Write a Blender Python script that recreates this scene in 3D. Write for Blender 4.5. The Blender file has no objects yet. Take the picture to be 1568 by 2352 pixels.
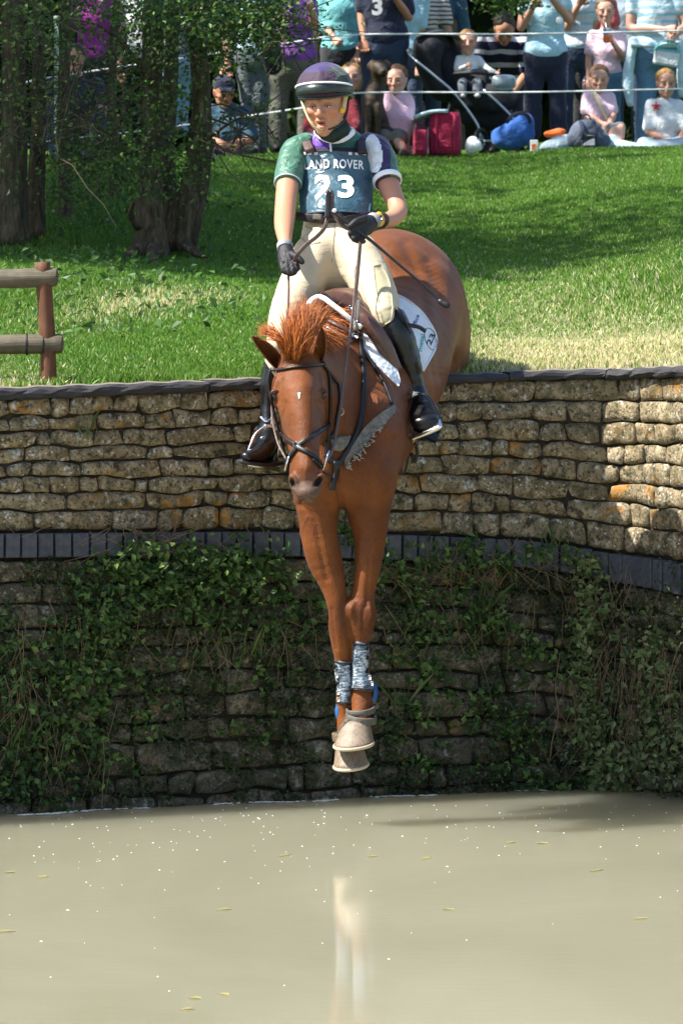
import bpy, math, random
import numpy as np
from mathutils import Vector, Matrix
from mathutils.bvhtree import BVHTree

# ------------------------------------------------------------------ camera, sky, sun, exposure
F, H, YH = 11600.0, 1.9, 732.0        # focal length in photo units (1568 wide), lens height over the water, horizon row
SUN_EL, SUN_AZ = 52.0, 14.0           # sun height; how far it stands in front of the wall's line, to the left
scene = bpy.context.scene
COL = scene.collection
cd = bpy.data.cameras.new('camera')
cam = bpy.data.objects.new('camera', cd)
COL.objects.link(cam)
cam.location = (0, -20, H)
cam.rotation_euler = (math.radians(90), 0, 0)
cd.sensor_fit = 'HORIZONTAL'
cd.sensor_width = 24.0
cd.lens = 24.0 * F / 1568.0
cd.shift_y = -(1176 - YH) / 1568.0
cd.clip_start, cd.clip_end = 0.5, 3000
cd.dof.use_dof = True
cd.dof.focus_distance = 19.2
cd.dof.aperture_fstop = 15.0
scene.camera = cam

_ce, _ca = math.radians(SUN_EL), math.radians(SUN_AZ)
SUN = Vector((-math.cos(_ce) * math.cos(_ca), -math.cos(_ce) * math.sin(_ca), math.sin(_ce)))
world = bpy.data.worlds.new('World')
scene.world = world
world.use_nodes = True
wn = world.node_tree
sky = wn.nodes.new('ShaderNodeTexSky')
sky.sky_type = 'NISHITA'
sky.sun_disc = False
sky.sun_elevation = math.radians(SUN_EL)
sky.sun_rotation = math.atan2(SUN.x, SUN.y)
bg = wn.nodes['Background']
bg.inputs['Strength'].default_value = 0.105
wn.links.new(sky.outputs[0], bg.inputs['Color'])
sl = bpy.data.lights.new('sun', 'SUN')
sl.energy = 5.0
sl.angle = math.radians(0.6)
sl.color = (1.0, 0.95, 0.86)
sun = bpy.data.objects.new('sun', sl)
COL.objects.link(sun)
sun.rotation_euler = SUN.to_track_quat('Z', 'Y').to_euler()
sun.location = (-6, -6, 12)
scene.view_settings.view_transform = 'Standard'
scene.view_settings.look = 'None'
scene.view_settings.exposure = 1.3
scene.view_settings.gamma = 1.0
scene.view_settings.use_curve_mapping = False

# ------------------------------------------------------------------ measuring: a photo position at a depth gives a point in metres
rng = np.random.default_rng(7)


def P(x, y, Y):
    d = 20.0 + Y
    return np.array([(x - 784.0) * d / F, Y, H - (y - YH) * d / F])


def S(px, Y):
    return px * (20.0 + Y) / F


def PL(pts):
    return [P(*p) for p in pts]


EYE = np.array([0, -20.0, H])


def srgb(h):
    h = h.lstrip('#')
    v = [int(h[i:i + 2], 16) / 255 for i in (0, 2, 4)]
    return tuple(c / 12.92 if c <= 0.04045 else ((c + 0.055) / 1.055) ** 2.4 for c in v) + (1.0,)


def C4(c):
    if isinstance(c, str):
        return srgb(c)
    return tuple(c) + (1.0,) if len(c) == 3 else tuple(c)


# ------------------------------------------------------------------ objects
LOC = {}


def thing(name, label, cat, loc=(0, 0, 0), group=None, kind=None):
    o = bpy.data.objects.new(name, None)
    o.empty_display_size = 0.1
    COL.objects.link(o)
    o.location = Vector([float(v) for v in loc])
    LOC[o.name] = np.array(loc, float)
    tag(o, label, cat, group, kind)
    return o


def tag(o, label=None, cat=None, group=None, kind=None):
    if label:
        o['label'] = label
    if cat:
        o['category'] = cat
    if group:
        o['group'] = group
    if kind:
        o['kind'] = kind
    return o


def raw_mesh(name, V, faces, smooth=True, attrs=None, mats=None, midx=None):
    """V (n,3); faces: list of int arrays (k,3) or (k,4)."""
    V = np.asarray(V, np.float32)
    faces = [np.asarray(f, np.int32) for f in faces if len(f)]
    me = bpy.data.meshes.new(name)
    me.vertices.add(len(V))
    me.vertices.foreach_set('co', V.ravel())
    nl = sum(f.size for f in faces)
    nf = sum(len(f) for f in faces)
    me.loops.add(nl)
    me.polygons.add(nf)
    if nf:
        me.loops.foreach_set('vertex_index', np.concatenate([f.ravel() for f in faces]))
        tot = np.concatenate([np.full(len(f), f.shape[1], np.int32) for f in faces])
        st = np.concatenate([[0], np.cumsum(tot)[:-1]]).astype(np.int32)
        me.polygons.foreach_set('loop_start', st)
        me.polygons.foreach_set('loop_total', tot)
        me.polygons.foreach_set('use_smooth', np.full(nf, smooth, bool))
        if midx is not None:
            me.polygons.foreach_set('material_index', np.asarray(midx, np.int32))
    for k, a in (attrs or {}).items():
        a = np.asarray(a, np.float32)
        if a.ndim == 1:
            at = me.attributes.new(k, 'FLOAT', 'POINT')
            at.data.foreach_set('value', a)
        else:
            if a.shape[1] == 3:
                a = np.concatenate([a, np.ones((len(a), 1), np.float32)], 1)
            at = me.attributes.new(k, 'FLOAT_COLOR', 'POINT')
            at.data.foreach_set('color', a.ravel())
    me.update(calc_edges=True)
    me.validate()
    for m in (mats or []):
        me.materials.append(m)
    return me


def obj(name, V, faces, mat, parent=None, smooth=True, attrs=None, origin=None, label=None, kind=None):
    V = np.asarray(V, float)
    if isinstance(faces, np.ndarray):
        faces = [faces]
    po = LOC[parent.name] if parent else np.zeros(3)
    o0 = np.array(origin, float) if origin is not None else (po if parent else np.zeros(3))
    me = raw_mesh(name, V - o0, faces, smooth, attrs, [mat] if not isinstance(mat, (list, tuple)) else mat)
    o = bpy.data.objects.new(name, me)
    COL.objects.link(o)
    if parent:
        o.parent = parent
    o.location = Vector([float(v) for v in (o0 - po)])
    LOC[o.name] = o0
    if label:
        o['label'] = label
    if kind:
        o['kind'] = kind
    return o


class Acc:
    """collects pieces of geometry into ONE mesh"""

    def __init__(s):
        s.V, s.F, s.n, s.A = [], [], 0, []

    def add(s, V, F_, col=None):
        V = np.asarray(V, float)
        if isinstance(F_, np.ndarray):
            F_ = [F_]
        for f in F_:
            if len(f):
                s.F.append(np.asarray(f, np.int64) + s.n)
        s.V.append(V)
        if col is not None:
            col = np.asarray(col, float)
            s.A.append(np.tile(col, (len(V), 1)) if col.ndim == 1 else col)
        s.n += len(V)
        return s

    def build(s, name, mat, parent=None, **kw):
        at = dict(kw.pop('attrs', None) or {})
        if s.A and len(s.A) == len(s.V):
            at['tint'] = np.concatenate(s.A)
        return obj(name, np.concatenate(s.V), s.F, mat, parent, attrs=at, **kw)


# ------------------------------------------------------------------ shape helpers
def unit(v):
    v = np.asarray(v, float)
    n = np.linalg.norm(v, axis=-1, keepdims=True)
    return v / np.maximum(n, 1e-12)


def resample(pts, n):
    pts = np.asarray(pts, float)
    m = len(pts)
    if m < 3:
        t = np.linspace(0, 1, n)[:, None]
        return pts[0] * (1 - t) + pts[-1] * t
    ext = np.vstack([2 * pts[0] - pts[1], pts, 2 * pts[-1] - pts[-2]])
    out = []
    for t in np.linspace(0, m - 1 - 1e-9, n):
        i = int(t)
        f = t - i
        p0, p1, p2, p3 = ext[i:i + 4]
        out.append(0.5 * ((2 * p1) + (-p0 + p2) * f + (2 * p0 - 5 * p1 + 4 * p2 - p3) * f * f + (-p0 + 3 * p1 - 3 * p2 + p3) * f ** 3))
    return np.array(out)


def frames(C, up=None):
    C = np.asarray(C, float)
    T = np.gradient(C, axis=0)
    T = unit(T)
    N = np.zeros_like(T)
    if up is not None:
        up = np.broadcast_to(np.asarray(up, float), T.shape)
        N = unit(up - (up * T).sum(1, keepdims=True) * T)
    else:
        a = np.array([0, 1.0, 0]) if abs(T[0][1]) < 0.8 else np.array([1.0, 0, 0])
        n = a - a.dot(T[0]) * T[0]
        for i in range(len(T)):
            n = n - n.dot(T[i]) * T[i]
            n = n / max(np.linalg.norm(n), 1e-9)
            N[i] = n
    return T, N, np.cross(T, N)


def tube(pts, r, seg=8, caps=True, n=None, up=None, flat=None):
    """round (or, with flat=(a,b) factors, elliptical) tube along pts; r a number or one per point"""
    pts = np.asarray(pts, float)
    r = np.broadcast_to(np.asarray(r, float), (len(pts),)).copy()
    if n:
        tt = np.linspace(0, len(pts) - 1, n)
        r = np.interp(tt, np.arange(len(pts)), r)
        pts = resample(pts, n)
    T, N, B = frames(pts, up)
    a = np.linspace(0, 2 * np.pi, seg, endpoint=False)
    fa, fb = flat or (1, 1)
    V = pts[:, None] + r[:, None, None] * (fa * np.cos(a)[None, :, None] * N[:, None] + fb * np.sin(a)[None, :, None] * B[:, None])
    m = len(pts)
    i = np.arange(m - 1)[:, None] * seg
    j = np.arange(seg)[None]
    j2 = (j + 1) % seg
    Q = np.stack([i + j, i + seg + j, i + seg + j2, i + j2], -1).reshape(-1, 4)[:, ::-1]
    V = V.reshape(-1, 3)
    fs = [Q]
    if caps:
        V = np.vstack([V, pts[0], pts[-1]])
        c0, c1 = m * seg, m * seg + 1
        jj = np.arange(seg)
        j2 = (jj + 1) % seg
        fs.append(np.stack([np.full(seg, c0), jj, j2], 1)[:, ::-1])
        fs.append(np.stack([np.full(seg, c1), (m - 1) * seg + j2, (m - 1) * seg + jj], 1)[:, ::-1])
    return V, fs


def ribbon(pts, nrm, w, th):
    """strap with rectangular section; nrm = outward direction per point"""
    pts = np.asarray(pts, float)
    T, N, B = frames(pts, nrm)
    w = np.broadcast_to(np.asarray(w, float), (len(pts),))[:, None]
    h = th / 2
    ring = [B * w / 2 + N * h, B * w / 2 * 0.8 + N * h * 1.4, -B * w / 2 * 0.8 + N * h * 1.4, -B * w / 2 + N * h, -B * w / 2 - N * h, B * w / 2 - N * h]
    V = np.stack([pts + q for q in ring], 1)
    m, k = len(pts), 6
    i = np.arange(m - 1)[:, None] * k
    j = np.arange(k)[None]
    j2 = (j + 1) % k
    Q = np.stack([i + j, i + k + j, i + k + j2, i + j2], -1).reshape(-1, 4)
    e0 = np.array([[0, 1, 2, 3], [0, 3, 4, 5]])
    e1 = e0[:, ::-1] + (m - 1) * k
    return V.reshape(-1, 3), [Q[:, ::-1], e0[:, ::-1], e1[:, ::-1]]


def loft(rings, closed=True, caps=True):
    R = np.asarray(rings, float)
    m, k, _ = R.shape
    V = R.reshape(-1, 3)
    i = np.arange(m - 1)[:, None] * k
    j = np.arange(k if closed else k - 1)[None]
    j2 = (j + 1) % k
    Q = np.stack([i + j, i + j2, i + k + j2, i + k + j], -1).reshape(-1, 4)
    fs = [Q]
    if caps and closed:
        V = np.vstack([V, R[0].mean(0), R[-1].mean(0)])
        jj = np.arange(k)
        j2 = (jj + 1) % k
        fs.append(np.stack([np.full(k, m * k), j2, jj], 1))
        fs.append(np.stack([np.full(k, m * k + 1), (m - 1) * k + jj, (m - 1) * k + j2], 1))
    return V, fs


def box(c, s, R=None, bev=0.12):
    """box with chamfered edges, centre c, full sizes s"""
    s = np.asarray(s, float) / 2
    b = bev * s.min()
    V = []
    for sx in (-1, 1):
        for sy in (-1, 1):
            for sz in (-1, 1):
                sg = np.array([sx, sy, sz])
                for ax in range(3):
                    q = s - b
                    q = q.copy()
                    q[ax] = s[ax]
                    V.append(sg * q)
    V = np.array(V)
    idx = lambda x, y, z, a: ((x * 2 + y) * 2 + z) * 3 + a
    Q, T = [], []
    for a in range(3):
        o1, o2 = [(1, 2), (2, 0), (0, 1)][a]
        for sgn in (0, 1):
            q = []
            for u, v in ((0, 0), (1, 0), (1, 1), (0, 1)):
                t = [0, 0, 0]
                t[a], t[o1], t[o2] = sgn, u, v
                q.append(idx(*t, a))
            Q.append(q if sgn else q[::-1])
        for u in (0, 1):
            for v in (0, 1):
                t0, t1 = [0, 0, 0], [0, 0, 0]
                t0[o1], t0[o2] = u, v
                t1[o1], t1[o2] = u, v
                t0[a], t1[a] = 0, 1
                q = [idx(*t0, o1), idx(*t1, o1), idx(*t1, o2), idx(*t0, o2)]
                Q.append(q if (u == v) else q[::-1])
    for x in (0, 1):
        for y in (0, 1):
            for z in (0, 1):
                t = [idx(x, y, z, 0), idx(x, y, z, 1), idx(x, y, z, 2)]
                T.append(t if (x + y + z) % 2 else t[::-1])
    if R is not None:
        V = V @ np.asarray(R).T
    return V + np.asarray(c, float), [np.array(Q), np.array(T)]


def rotz(a):
    c, s = math.cos(a), math.sin(a)
    return np.array([[c, -s, 0], [s, c, 0], [0, 0, 1.0]])


def rotx(a):
    c, s = math.cos(a), math.sin(a)
    return np.array([[1.0, 0, 0], [0, c, -s], [0, s, c]])


def roty(a):
    c, s = math.cos(a), math.sin(a)
    return np.array([[c, 0, s], [0, 1.0, 0], [-s, 0, c]])


def ball(c, r, R=None, nu=14, nv=9):
    th = np.linspace(0, np.pi, nv)
    ph = np.linspace(0, 2 * np.pi, nu, endpoint=False)
    V = np.stack([np.sin(th)[:, None] * np.cos(ph), np.sin(th)[:, None] * np.sin(ph), np.cos(th)[:, None] * np.ones(nu)], -1)
    V = V.reshape(-1, 3) * np.asarray(r, float)
    if R is not None:
        V = V @ np.asarray(R).T
    i = np.arange(nv - 1)[:, None] * nu
    j = np.arange(nu)[None]
    j2 = (j + 1) % nu
    Q = np.stack([i + j, i + nu + j, i + nu + j2, i + j2], -1).reshape(-1, 4)
    return V + np.asarray(c, float), [Q]


def wob(V, f, seed=0):
    """cheap smooth noise in -1..1"""
    r = np.random.default_rng(seed)
    out = np.zeros(len(V))
    for k in range(5):
        d = r.normal(size=3)
        d /= np.linalg.norm(d)
        ff = f * (0.7 + 0.35 * k)
        out += np.sin(V @ d * ff + r.uniform(0, 6.28) + 1.3 * np.sin(V @ np.roll(d, 1) * ff * 0.7 + r.uniform(0, 6))) / (1 + 0.5 * k)
    return out / 2.6


def vnormals(V, faces):
    N = np.zeros_like(V)
    for f in faces:
        n = np.cross(V[f[:, 1]] - V[f[:, 0]], V[f[:, 2]] - V[f[:, 0]])
        for k in range(f.shape[1]):
            np.add.at(N, f[:, k], n)
    return unit(N)


# ------------------------------------------------------------------ blended solids (smooth union of tapered elliptical limbs), meshed on a grid
class Solid:
    def __init__(s):
        s.prims = []

    def chain(s, pts, k=0.02, u=None, sub=False):
        """pts: (xyz, a, b): a = half-width across the view, b = half-depth; joined end to end"""
        pts = [(np.asarray(p[0], float), float(p[1]), float(p[2])) for p in pts]
        if len(pts) > 2:
            A = np.array([list(p[0]) + [p[1], p[2]] for p in pts])
            B = resample(A, (len(pts) - 1) * 3 + 1)
            lo = A[:, 3:].min()
            pts = [(b[:3], max(b[3], lo * .8), max(b[4], lo * .8)) for b in B]
        s.prims.append(('chain', pts, None, u, k, sub))
        return s

    def ell(s, c, r, R=None, k=0.02, sub=False):
        s.prims.append(('ell', np.asarray(c, float), np.asarray(r, float), np.eye(3) if R is None else np.asarray(R, float), k, sub))
        return s

    def cut(s, c, n):
        """remove everything on the side of the plane that n points to"""
        s.prims.append(('cut', np.asarray(c, float), unit(n), None, 0, True))
        return s

    def bounds(s):
        lo, hi = [], []
        for p in s.prims:
            if p[5] or p[0] == 'cut':
                continue
            if p[0] == 'chain':
                for c, a, b in p[1]:
                    lo.append(c - max(a, b))
                    hi.append(c + max(a, b))
            else:
                lo.append(p[1] - p[2].max())
                hi.append(p[1] + p[2].max())
        return np.min(lo, 0), np.max(hi, 0)

    def mesh(s, vox, smooth=1):
        lo, hi = s.bounds()
        lo = lo - 3 * vox
        hi = hi + 3 * vox
        n = np.ceil((hi - lo) / vox).astype(int) + 1
        G = np.full(n, 1.0, np.float32)
        ax = [lo[i] + vox * np.arange(n[i]) for i in range(3)]
        for p in s.prims:
            k = p[4]
            if p[0] == 'cut':
                c, nn = p[1], p[2]
                d = ((ax[0] - c[0]) * nn[0])[:, None, None] + ((ax[1] - c[1]) * nn[1])[None, :, None] + ((ax[2] - c[2]) * nn[2])[None, None, :]
                G = np.maximum(G, d.astype(np.float32))
                continue
            if p[0] == 'chain':
                l = np.min([c - max(a, b) for c, a, b in p[1]], 0)
                h = np.max([c + max(a, b) for c, a, b in p[1]], 0)
            else:
                m = p[2].max()
                l, h = p[1] - m, p[1] + m
            mg = k + 2.5 * vox
            i0 = np.clip(((l - mg - lo) / vox).astype(int), 0, n)
            i1 = np.clip(((h + mg - lo) / vox).astype(int) + 2, 0, n)
            if (i1 <= i0).any():
                continue
            X = ax[0][i0[0]:i1[0]][:, None, None].astype(np.float32)
            Y = ax[1][i0[1]:i1[1]][None, :, None].astype(np.float32)
            Z = ax[2][i0[2]:i1[2]][None, None, :].astype(np.float32)
            if p[0] == 'chain':
                D = np.full(np.broadcast_shapes(X.shape, Y.shape, Z.shape), 1.0, np.float32)
                for (c0, a0, b0), (c1, a1, b1) in zip(p[1][:-1], p[1][1:]):
                    m = max(a0, b0, a1, b1) + mg
                    sub_, q_ = [], []
                    for i_, A_ in enumerate((X.ravel(), Y.ravel(), Z.ravel())):
                        lo_, hi_ = min(c0[i_], c1[i_]) - m, max(c0[i_], c1[i_]) + m
                        j0, j1 = np.searchsorted(A_, lo_), np.searchsorted(A_, hi_)
                        sub_.append(slice(j0, j1))
                        q_.append((A_[j0:j1] - c0[i_]).reshape([-1 if z_ == i_ else 1 for z_ in range(3)]).astype(np.float32))
                    d = c1 - c0
                    L = np.linalg.norm(d)
                    w = d / max(L, 1e-9)
                    u = p[3]
                    if u is None:
                        u = np.cross(w, [0, 1, 0])
                        if np.linalg.norm(u) < 0.25:
                            u = np.array([1.0, 0, 0])
                    u = np.asarray(u, float)
                    u = unit(u - u.dot(w) * w)
                    v = np.cross(w, u)
                    qx, qy, qz = q_
                    tw = qx * w[0] + qy * w[1] + qz * w[2]
                    t = np.clip(tw / max(L, 1e-9), 0, 1)
                    dw = tw - t * L
                    du = qx * u[0] + qy * u[1] + qz * u[2]
                    dv = qx * v[0] + qy * v[1] + qz * v[2]
                    a = a0 + (a1 - a0) * t
                    b = b0 + (b1 - b0) * t
                    mm = np.minimum(a, b)
                    kk = np.sqrt((du / a) ** 2 + (dv / b) ** 2 + (dw / mm) ** 2) + 1e-6
                    ql = np.sqrt(du * du + dv * dv + dw * dw)
                    ds = np.where(kk < 0.3, (kk - 1) * mm, ql * (1 - 1 / kk)).astype(np.float32)
                    D[tuple(sub_)] = np.minimum(D[tuple(sub_)], ds)
            else:
                c, r, R = p[1], p[2], p[3]
                qx, qy, qz = X - c[0], Y - c[1], Z - c[2]
                l0 = qx * R[0, 0] + qy * R[1, 0] + qz * R[2, 0]
                l1 = qx * R[0, 1] + qy * R[1, 1] + qz * R[2, 1]
                l2 = qx * R[0, 2] + qy * R[1, 2] + qz * R[2, 2]
                kk = np.sqrt((l0 / r[0]) ** 2 + (l1 / r[1]) ** 2 + (l2 / r[2]) ** 2) + 1e-6
                ql = np.sqrt(l0 * l0 + l1 * l1 + l2 * l2)
                mm = r.min()
                D = np.where(kk < 0.3, (kk - 1) * mm, ql * (1 - 1 / kk)).astype(np.float32)
            sl_ = (slice(i0[0], i1[0]), slice(i0[1], i1[1]), slice(i0[2], i1[2]))
            A = G[sl_]
            if p[5]:
                D = -D
                if k > 0:
                    hh = np.maximum(k - np.abs(A - D), 0) / k
                    G[sl_] = np.maximum(A, D) + hh * hh * k * 0.25
                else:
                    G[sl_] = np.maximum(A, D)
            else:
                if k > 0:
                    hh = np.maximum(k - np.abs(A - D), 0) / k
                    G[sl_] = np.minimum(A, D) - hh * hh * k * 0.25
                else:
                    G[sl_] = np.minimum(A, D)
        return surface_net(G, lo, vox, smooth)


def surface_net(G, lo, h, smooth=1):
    I = (G < 0)
    nx, ny, nz = G.shape
    c = np.zeros((nx - 1, ny - 1, nz - 1), np.int8)
    for dx in (0, 1):
        for dy in (0, 1):
            for dz in (0, 1):
                c += I[dx:nx - 1 + dx, dy:ny - 1 + dy, dz:nz - 1 + dz]
    act = np.argwhere((c > 0) & (c < 8))
    idx = np.full((nx - 1, ny - 1, nz - 1), -1, np.int64)
    ai, aj, ak = act.T
    idx[ai, aj, ak] = np.arange(len(act))
    acc = np.zeros((len(act), 3))
    cnt = np.zeros(len(act))
    cor = [(x, y, z) for x in (0, 1) for y in (0, 1) for z in (0, 1)]
    for a in range(3):
        for c0 in cor:
            if c0[a]:
                continue
            c1 = list(c0)
            c1[a] = 1
            v0 = G[ai + c0[0], aj + c0[1], ak + c0[2]]
            v1 = G[ai + c1[0], aj + c1[1], ak + c1[2]]
            m = (v0 < 0) != (v1 < 0)
            t = np.where(m, v0 / np.where(m, v0 - v1, 1), 0)
            p = np.tile(np.array(c0, float), (len(act), 1))
            p[:, a] = t
            acc += p * m[:, None]
            cnt += m
    V = (act + acc / cnt[:, None]) * h + lo
    Q = []
    for a in range(3):
        s0 = [slice(None)] * 3
        s1 = [slice(None)] * 3
        s0[a] = slice(0, -1)
        s1[a] = slice(1, None)
        e = I[tuple(s0)] != I[tuple(s1)]
        b, d = [(1, 2), (2, 0), (0, 1)][a]
        E = np.argwhere(e)
        E = E[(E[:, b] > 0) & (E[:, d] > 0) & (E[:, b] < G.shape[b] - 1) & (E[:, d] < G.shape[d] - 1)]
        if not len(E):
            continue
        def at(ob, od):
            K = E.copy()
            K[:, b] += ob
            K[:, d] += od
            return idx[K[:, 0], K[:, 1], K[:, 2]]
        q = np.stack([at(-1, -1), at(0, -1), at(0, 0), at(-1, 0)], 1)
        ins = I[E[:, 0], E[:, 1], E[:, 2]]
        q[~ins] = q[~ins][:, ::-1]
        Q.append(q)
    Q = np.concatenate(Q)
    Q = Q[(Q >= 0).all(1)]
    for it in range(smooth):
        for lam in (0.55, -0.5):
            N = np.zeros_like(V)
            w = np.zeros(len(V))
            for k in range(4):
                j = Q[:, (k + 1) % 4]
                np.add.at(N, Q[:, k], V[j])
                np.add.at(w, Q[:, k], 1)
                np.add.at(N, j, V[Q[:, k]])
                np.add.at(w, j, 1)
            V = V + lam * (N / np.maximum(w, 1)[:, None] - V)
    return V, Q


def bvh_of(V, faces):
    if isinstance(faces, np.ndarray):
        faces = [faces]
    return BVHTree.FromPolygons(np.asarray(V, float).tolist(), sum([f.tolist() for f in faces], []))


def hit(bvh, x, y):
    """where the sight line through a photo position meets a surface"""
    d = Vector(P(x, y, 0.0) - EYE).normalized()
    loc, n, i, t = bvh.ray_cast(Vector(EYE), d)
    if loc is None:
        return None, None
    return np.array(loc), np.array(n)


def on_surf(bvh, pts, n=None, off=0.004, fallback=None, sm=4):
    """photo polyline -> points lying on a surface; returns points and outward normals"""
    pp = np.asarray(pts, float)[:, :2]
    n = n or max(8, int(np.abs(np.diff(pp, axis=0)).sum() / 5))
    pp = resample(pp, n)
    L, Nn, ok = np.zeros((n, 3)), np.zeros((n, 3)), np.zeros(n, bool)
    for i, (x, y) in enumerate(pp):
        l, nn = hit(bvh, x, y)
        if l is not None:
            if nn[1] > 0:
                nn = -nn
            L[i], Nn[i], ok[i] = l, nn, True
    if not ok.any():
        Yv = np.full(n, fallback if fallback is not None else -1.0)
        Nn[:] = (0, -1, 0)
    else:
        ii = np.arange(n)
        Yv = np.interp(ii, ii[ok], L[ok, 1])
        for k in range(3):
            Nn[:, k] = np.interp(ii, ii[ok], Nn[ok, k])
    for it in range(sm):
        Yv[1:-1] = np.minimum(Yv[1:-1], 0.5 * Yv[1:-1] + 0.25 * (Yv[:-2] + Yv[2:]) )
        Nn[1:-1] = 0.5 * Nn[1:-1] + 0.25 * (Nn[:-2] + Nn[2:])
    Nn = unit(Nn + np.array([0, -0.35, 0]))
    Q = np.array([P(x, y, Y) for (x, y), Y in zip(pp, Yv)])
    return Q + Nn * off, Nn


def strap(name, bvh, pts, wpx, mat, parent, th=0.005, off=0.004, fallback=None, n=None, sm=4):
    Q, Nn = on_surf(bvh, pts, n, off, fallback, sm)
    w = S(wpx, Q[:, 1].mean()) if np.isscalar(wpx) else np.interp(np.linspace(0, 1, len(Q)), np.linspace(0, 1, len(wpx)), wpx) * (20 + Q[:, 1].mean()) / F
    V, fs = ribbon(Q, Nn, w, th)
    return obj(name, V, fs, mat, parent)


def patch_grid(eA, eB, nu, nv, bvh, off=0.006, fallback=-0.8, sm=6, noise=0.0, seed=1, maxslope=None):
    """sheet laid over a surface: rows run between the photo polylines eA and eB"""
    A = resample(np.asarray(eA, float), nu)
    B = resample(np.asarray(eB, float), nu)
    t = np.linspace(0, 1, nv)[None, :, None]
    XY = A[:, None] * (1 - t) + B[:, None] * t
    Yv = np.full((nu, nv), np.nan)
    for i in range(nu):
        for j in range(nv):
            l, nn = hit(bvh, *XY[i, j])
            if l is not None:
                Yv[i, j] = l[1]
    if np.isnan(Yv).all():
        Yv[:] = fallback
    for it in range(200):
        if not np.isnan(Yv).any():
            break
        pad = np.pad(Yv, 1, constant_values=np.nan)
        nb = np.stack([pad[:-2, 1:-1], pad[2:, 1:-1], pad[1:-1, :-2], pad[1:-1, 2:]])
        with np.errstate(all='ignore'):
            import warnings
            with warnings.catch_warnings():
                warnings.simplefilter('ignore')
                m = np.nanmean(nb, 0)
        Yv = np.where(np.isnan(Yv), m, Yv)
    for it in range(sm):
        pad = np.pad(Yv, 1, mode='edge')
        av = (pad[:-2, 1:-1] + pad[2:, 1:-1] + pad[1:-1, :-2] + pad[1:-1, 2:]) / 4
        Yv = np.minimum(Yv + 0.004, 0.5 * Yv + 0.5 * av)
    Yv = Yv - off
    if noise:
        Yv = Yv - noise * (0.5 + 0.5 * wob(np.concatenate([XY.reshape(-1, 2), np.zeros((nu * nv, 1))], 1), 0.09, seed).reshape(nu, nv))
    V = np.array([[P(XY[i, j, 0], XY[i, j, 1], Yv[i, j]) for j in range(nv)] for i in range(nu)])
    return V


def shell(V, th=0.006):
    """grid of points -> closed sheet of some thickness, extended away from the viewer"""
    nu, nv, _ = V.shape
    idx = np.arange(nu * nv).reshape(nu, nv)
    Q = np.stack([idx[:-1, :-1], idx[1:, :-1], idx[1:, 1:], idx[:-1, 1:]], -1).reshape(-1, 4)
    v = V.reshape(-1, 3)
    N = vnormals(v, [Q])
    if (N[:, 1]).mean() > 0:
        Q = Q[:, ::-1]
        N = -N
    W = np.vstack([v, v - N * th])
    n = nu * nv
    rim = np.concatenate([idx[:, 0], idx[-1, 1:], idx[::-1, -1][1:], idx[0, ::-1][1:]])
    a, b = rim[:-1], rim[1:]
    R = np.stack([a, b, b + n, a + n], 1)
    return W, [Q, Q[:, ::-1] + n, R]


def text_mesh(body, size=1.0, bold=0.02, font_space=1.0):
    cu = bpy.data.curves.new('letters', 'FONT')
    cu.body = body
    cu.size = size
    cu.offset = bold * size
    cu.space_character = font_space
    cu.align_x = 'CENTER'
    cu.align_y = 'CENTER'
    cu.resolution_u = 4
    o = bpy.data.objects.new('letters', cu)
    COL.objects.link(o)
    dg = bpy.context.evaluated_depsgraph_get()
    dg.update()
    me = bpy.data.meshes.new_from_object(o.evaluated_get(dg))
    V = np.array([v.co[:] for v in me.vertices])
    me.calc_loop_triangles()
    T = np.array([t.vertices[:] for t in me.loop_triangles])
    bpy.data.objects.remove(o)
    bpy.data.meshes.remove(me)
    return V, T


def print_text(name, body, cx, cy, wpx, hpx, ang, bvh, mat, parent, off=0.0025, bold=0.02, arc=0.0, space=1.0, fallback=-0.4):
    """lettering printed on a surface, fitted to a width and height in photo units"""
    V, T = text_mesh(body, 1.0, bold, space)
    lo, hi = V.min(0), V.max(0)
    n = (V - (lo + hi) / 2) / (hi - lo + 1e-9)
    # refine long triangles a little so that the print bends with the cloth
    x, y = n[:, 0] * wpx, n[:, 1] * hpx
    y = y - arc * (n[:, 0] * 2) ** 2
    c, s = math.cos(ang), math.sin(ang)
    px, py = cx + x * c - y * s, cy - (x * s + y * c)
    out = []
    lastY = fallback
    for a, b in zip(px, py):
        l, nn = hit(bvh, a, b)
        if l is not None:
            lastY = l[1]
        out.append(P(a, b, lastY - off))
    return obj(name, np.array(out), [T], mat, parent, smooth=False)

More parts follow.
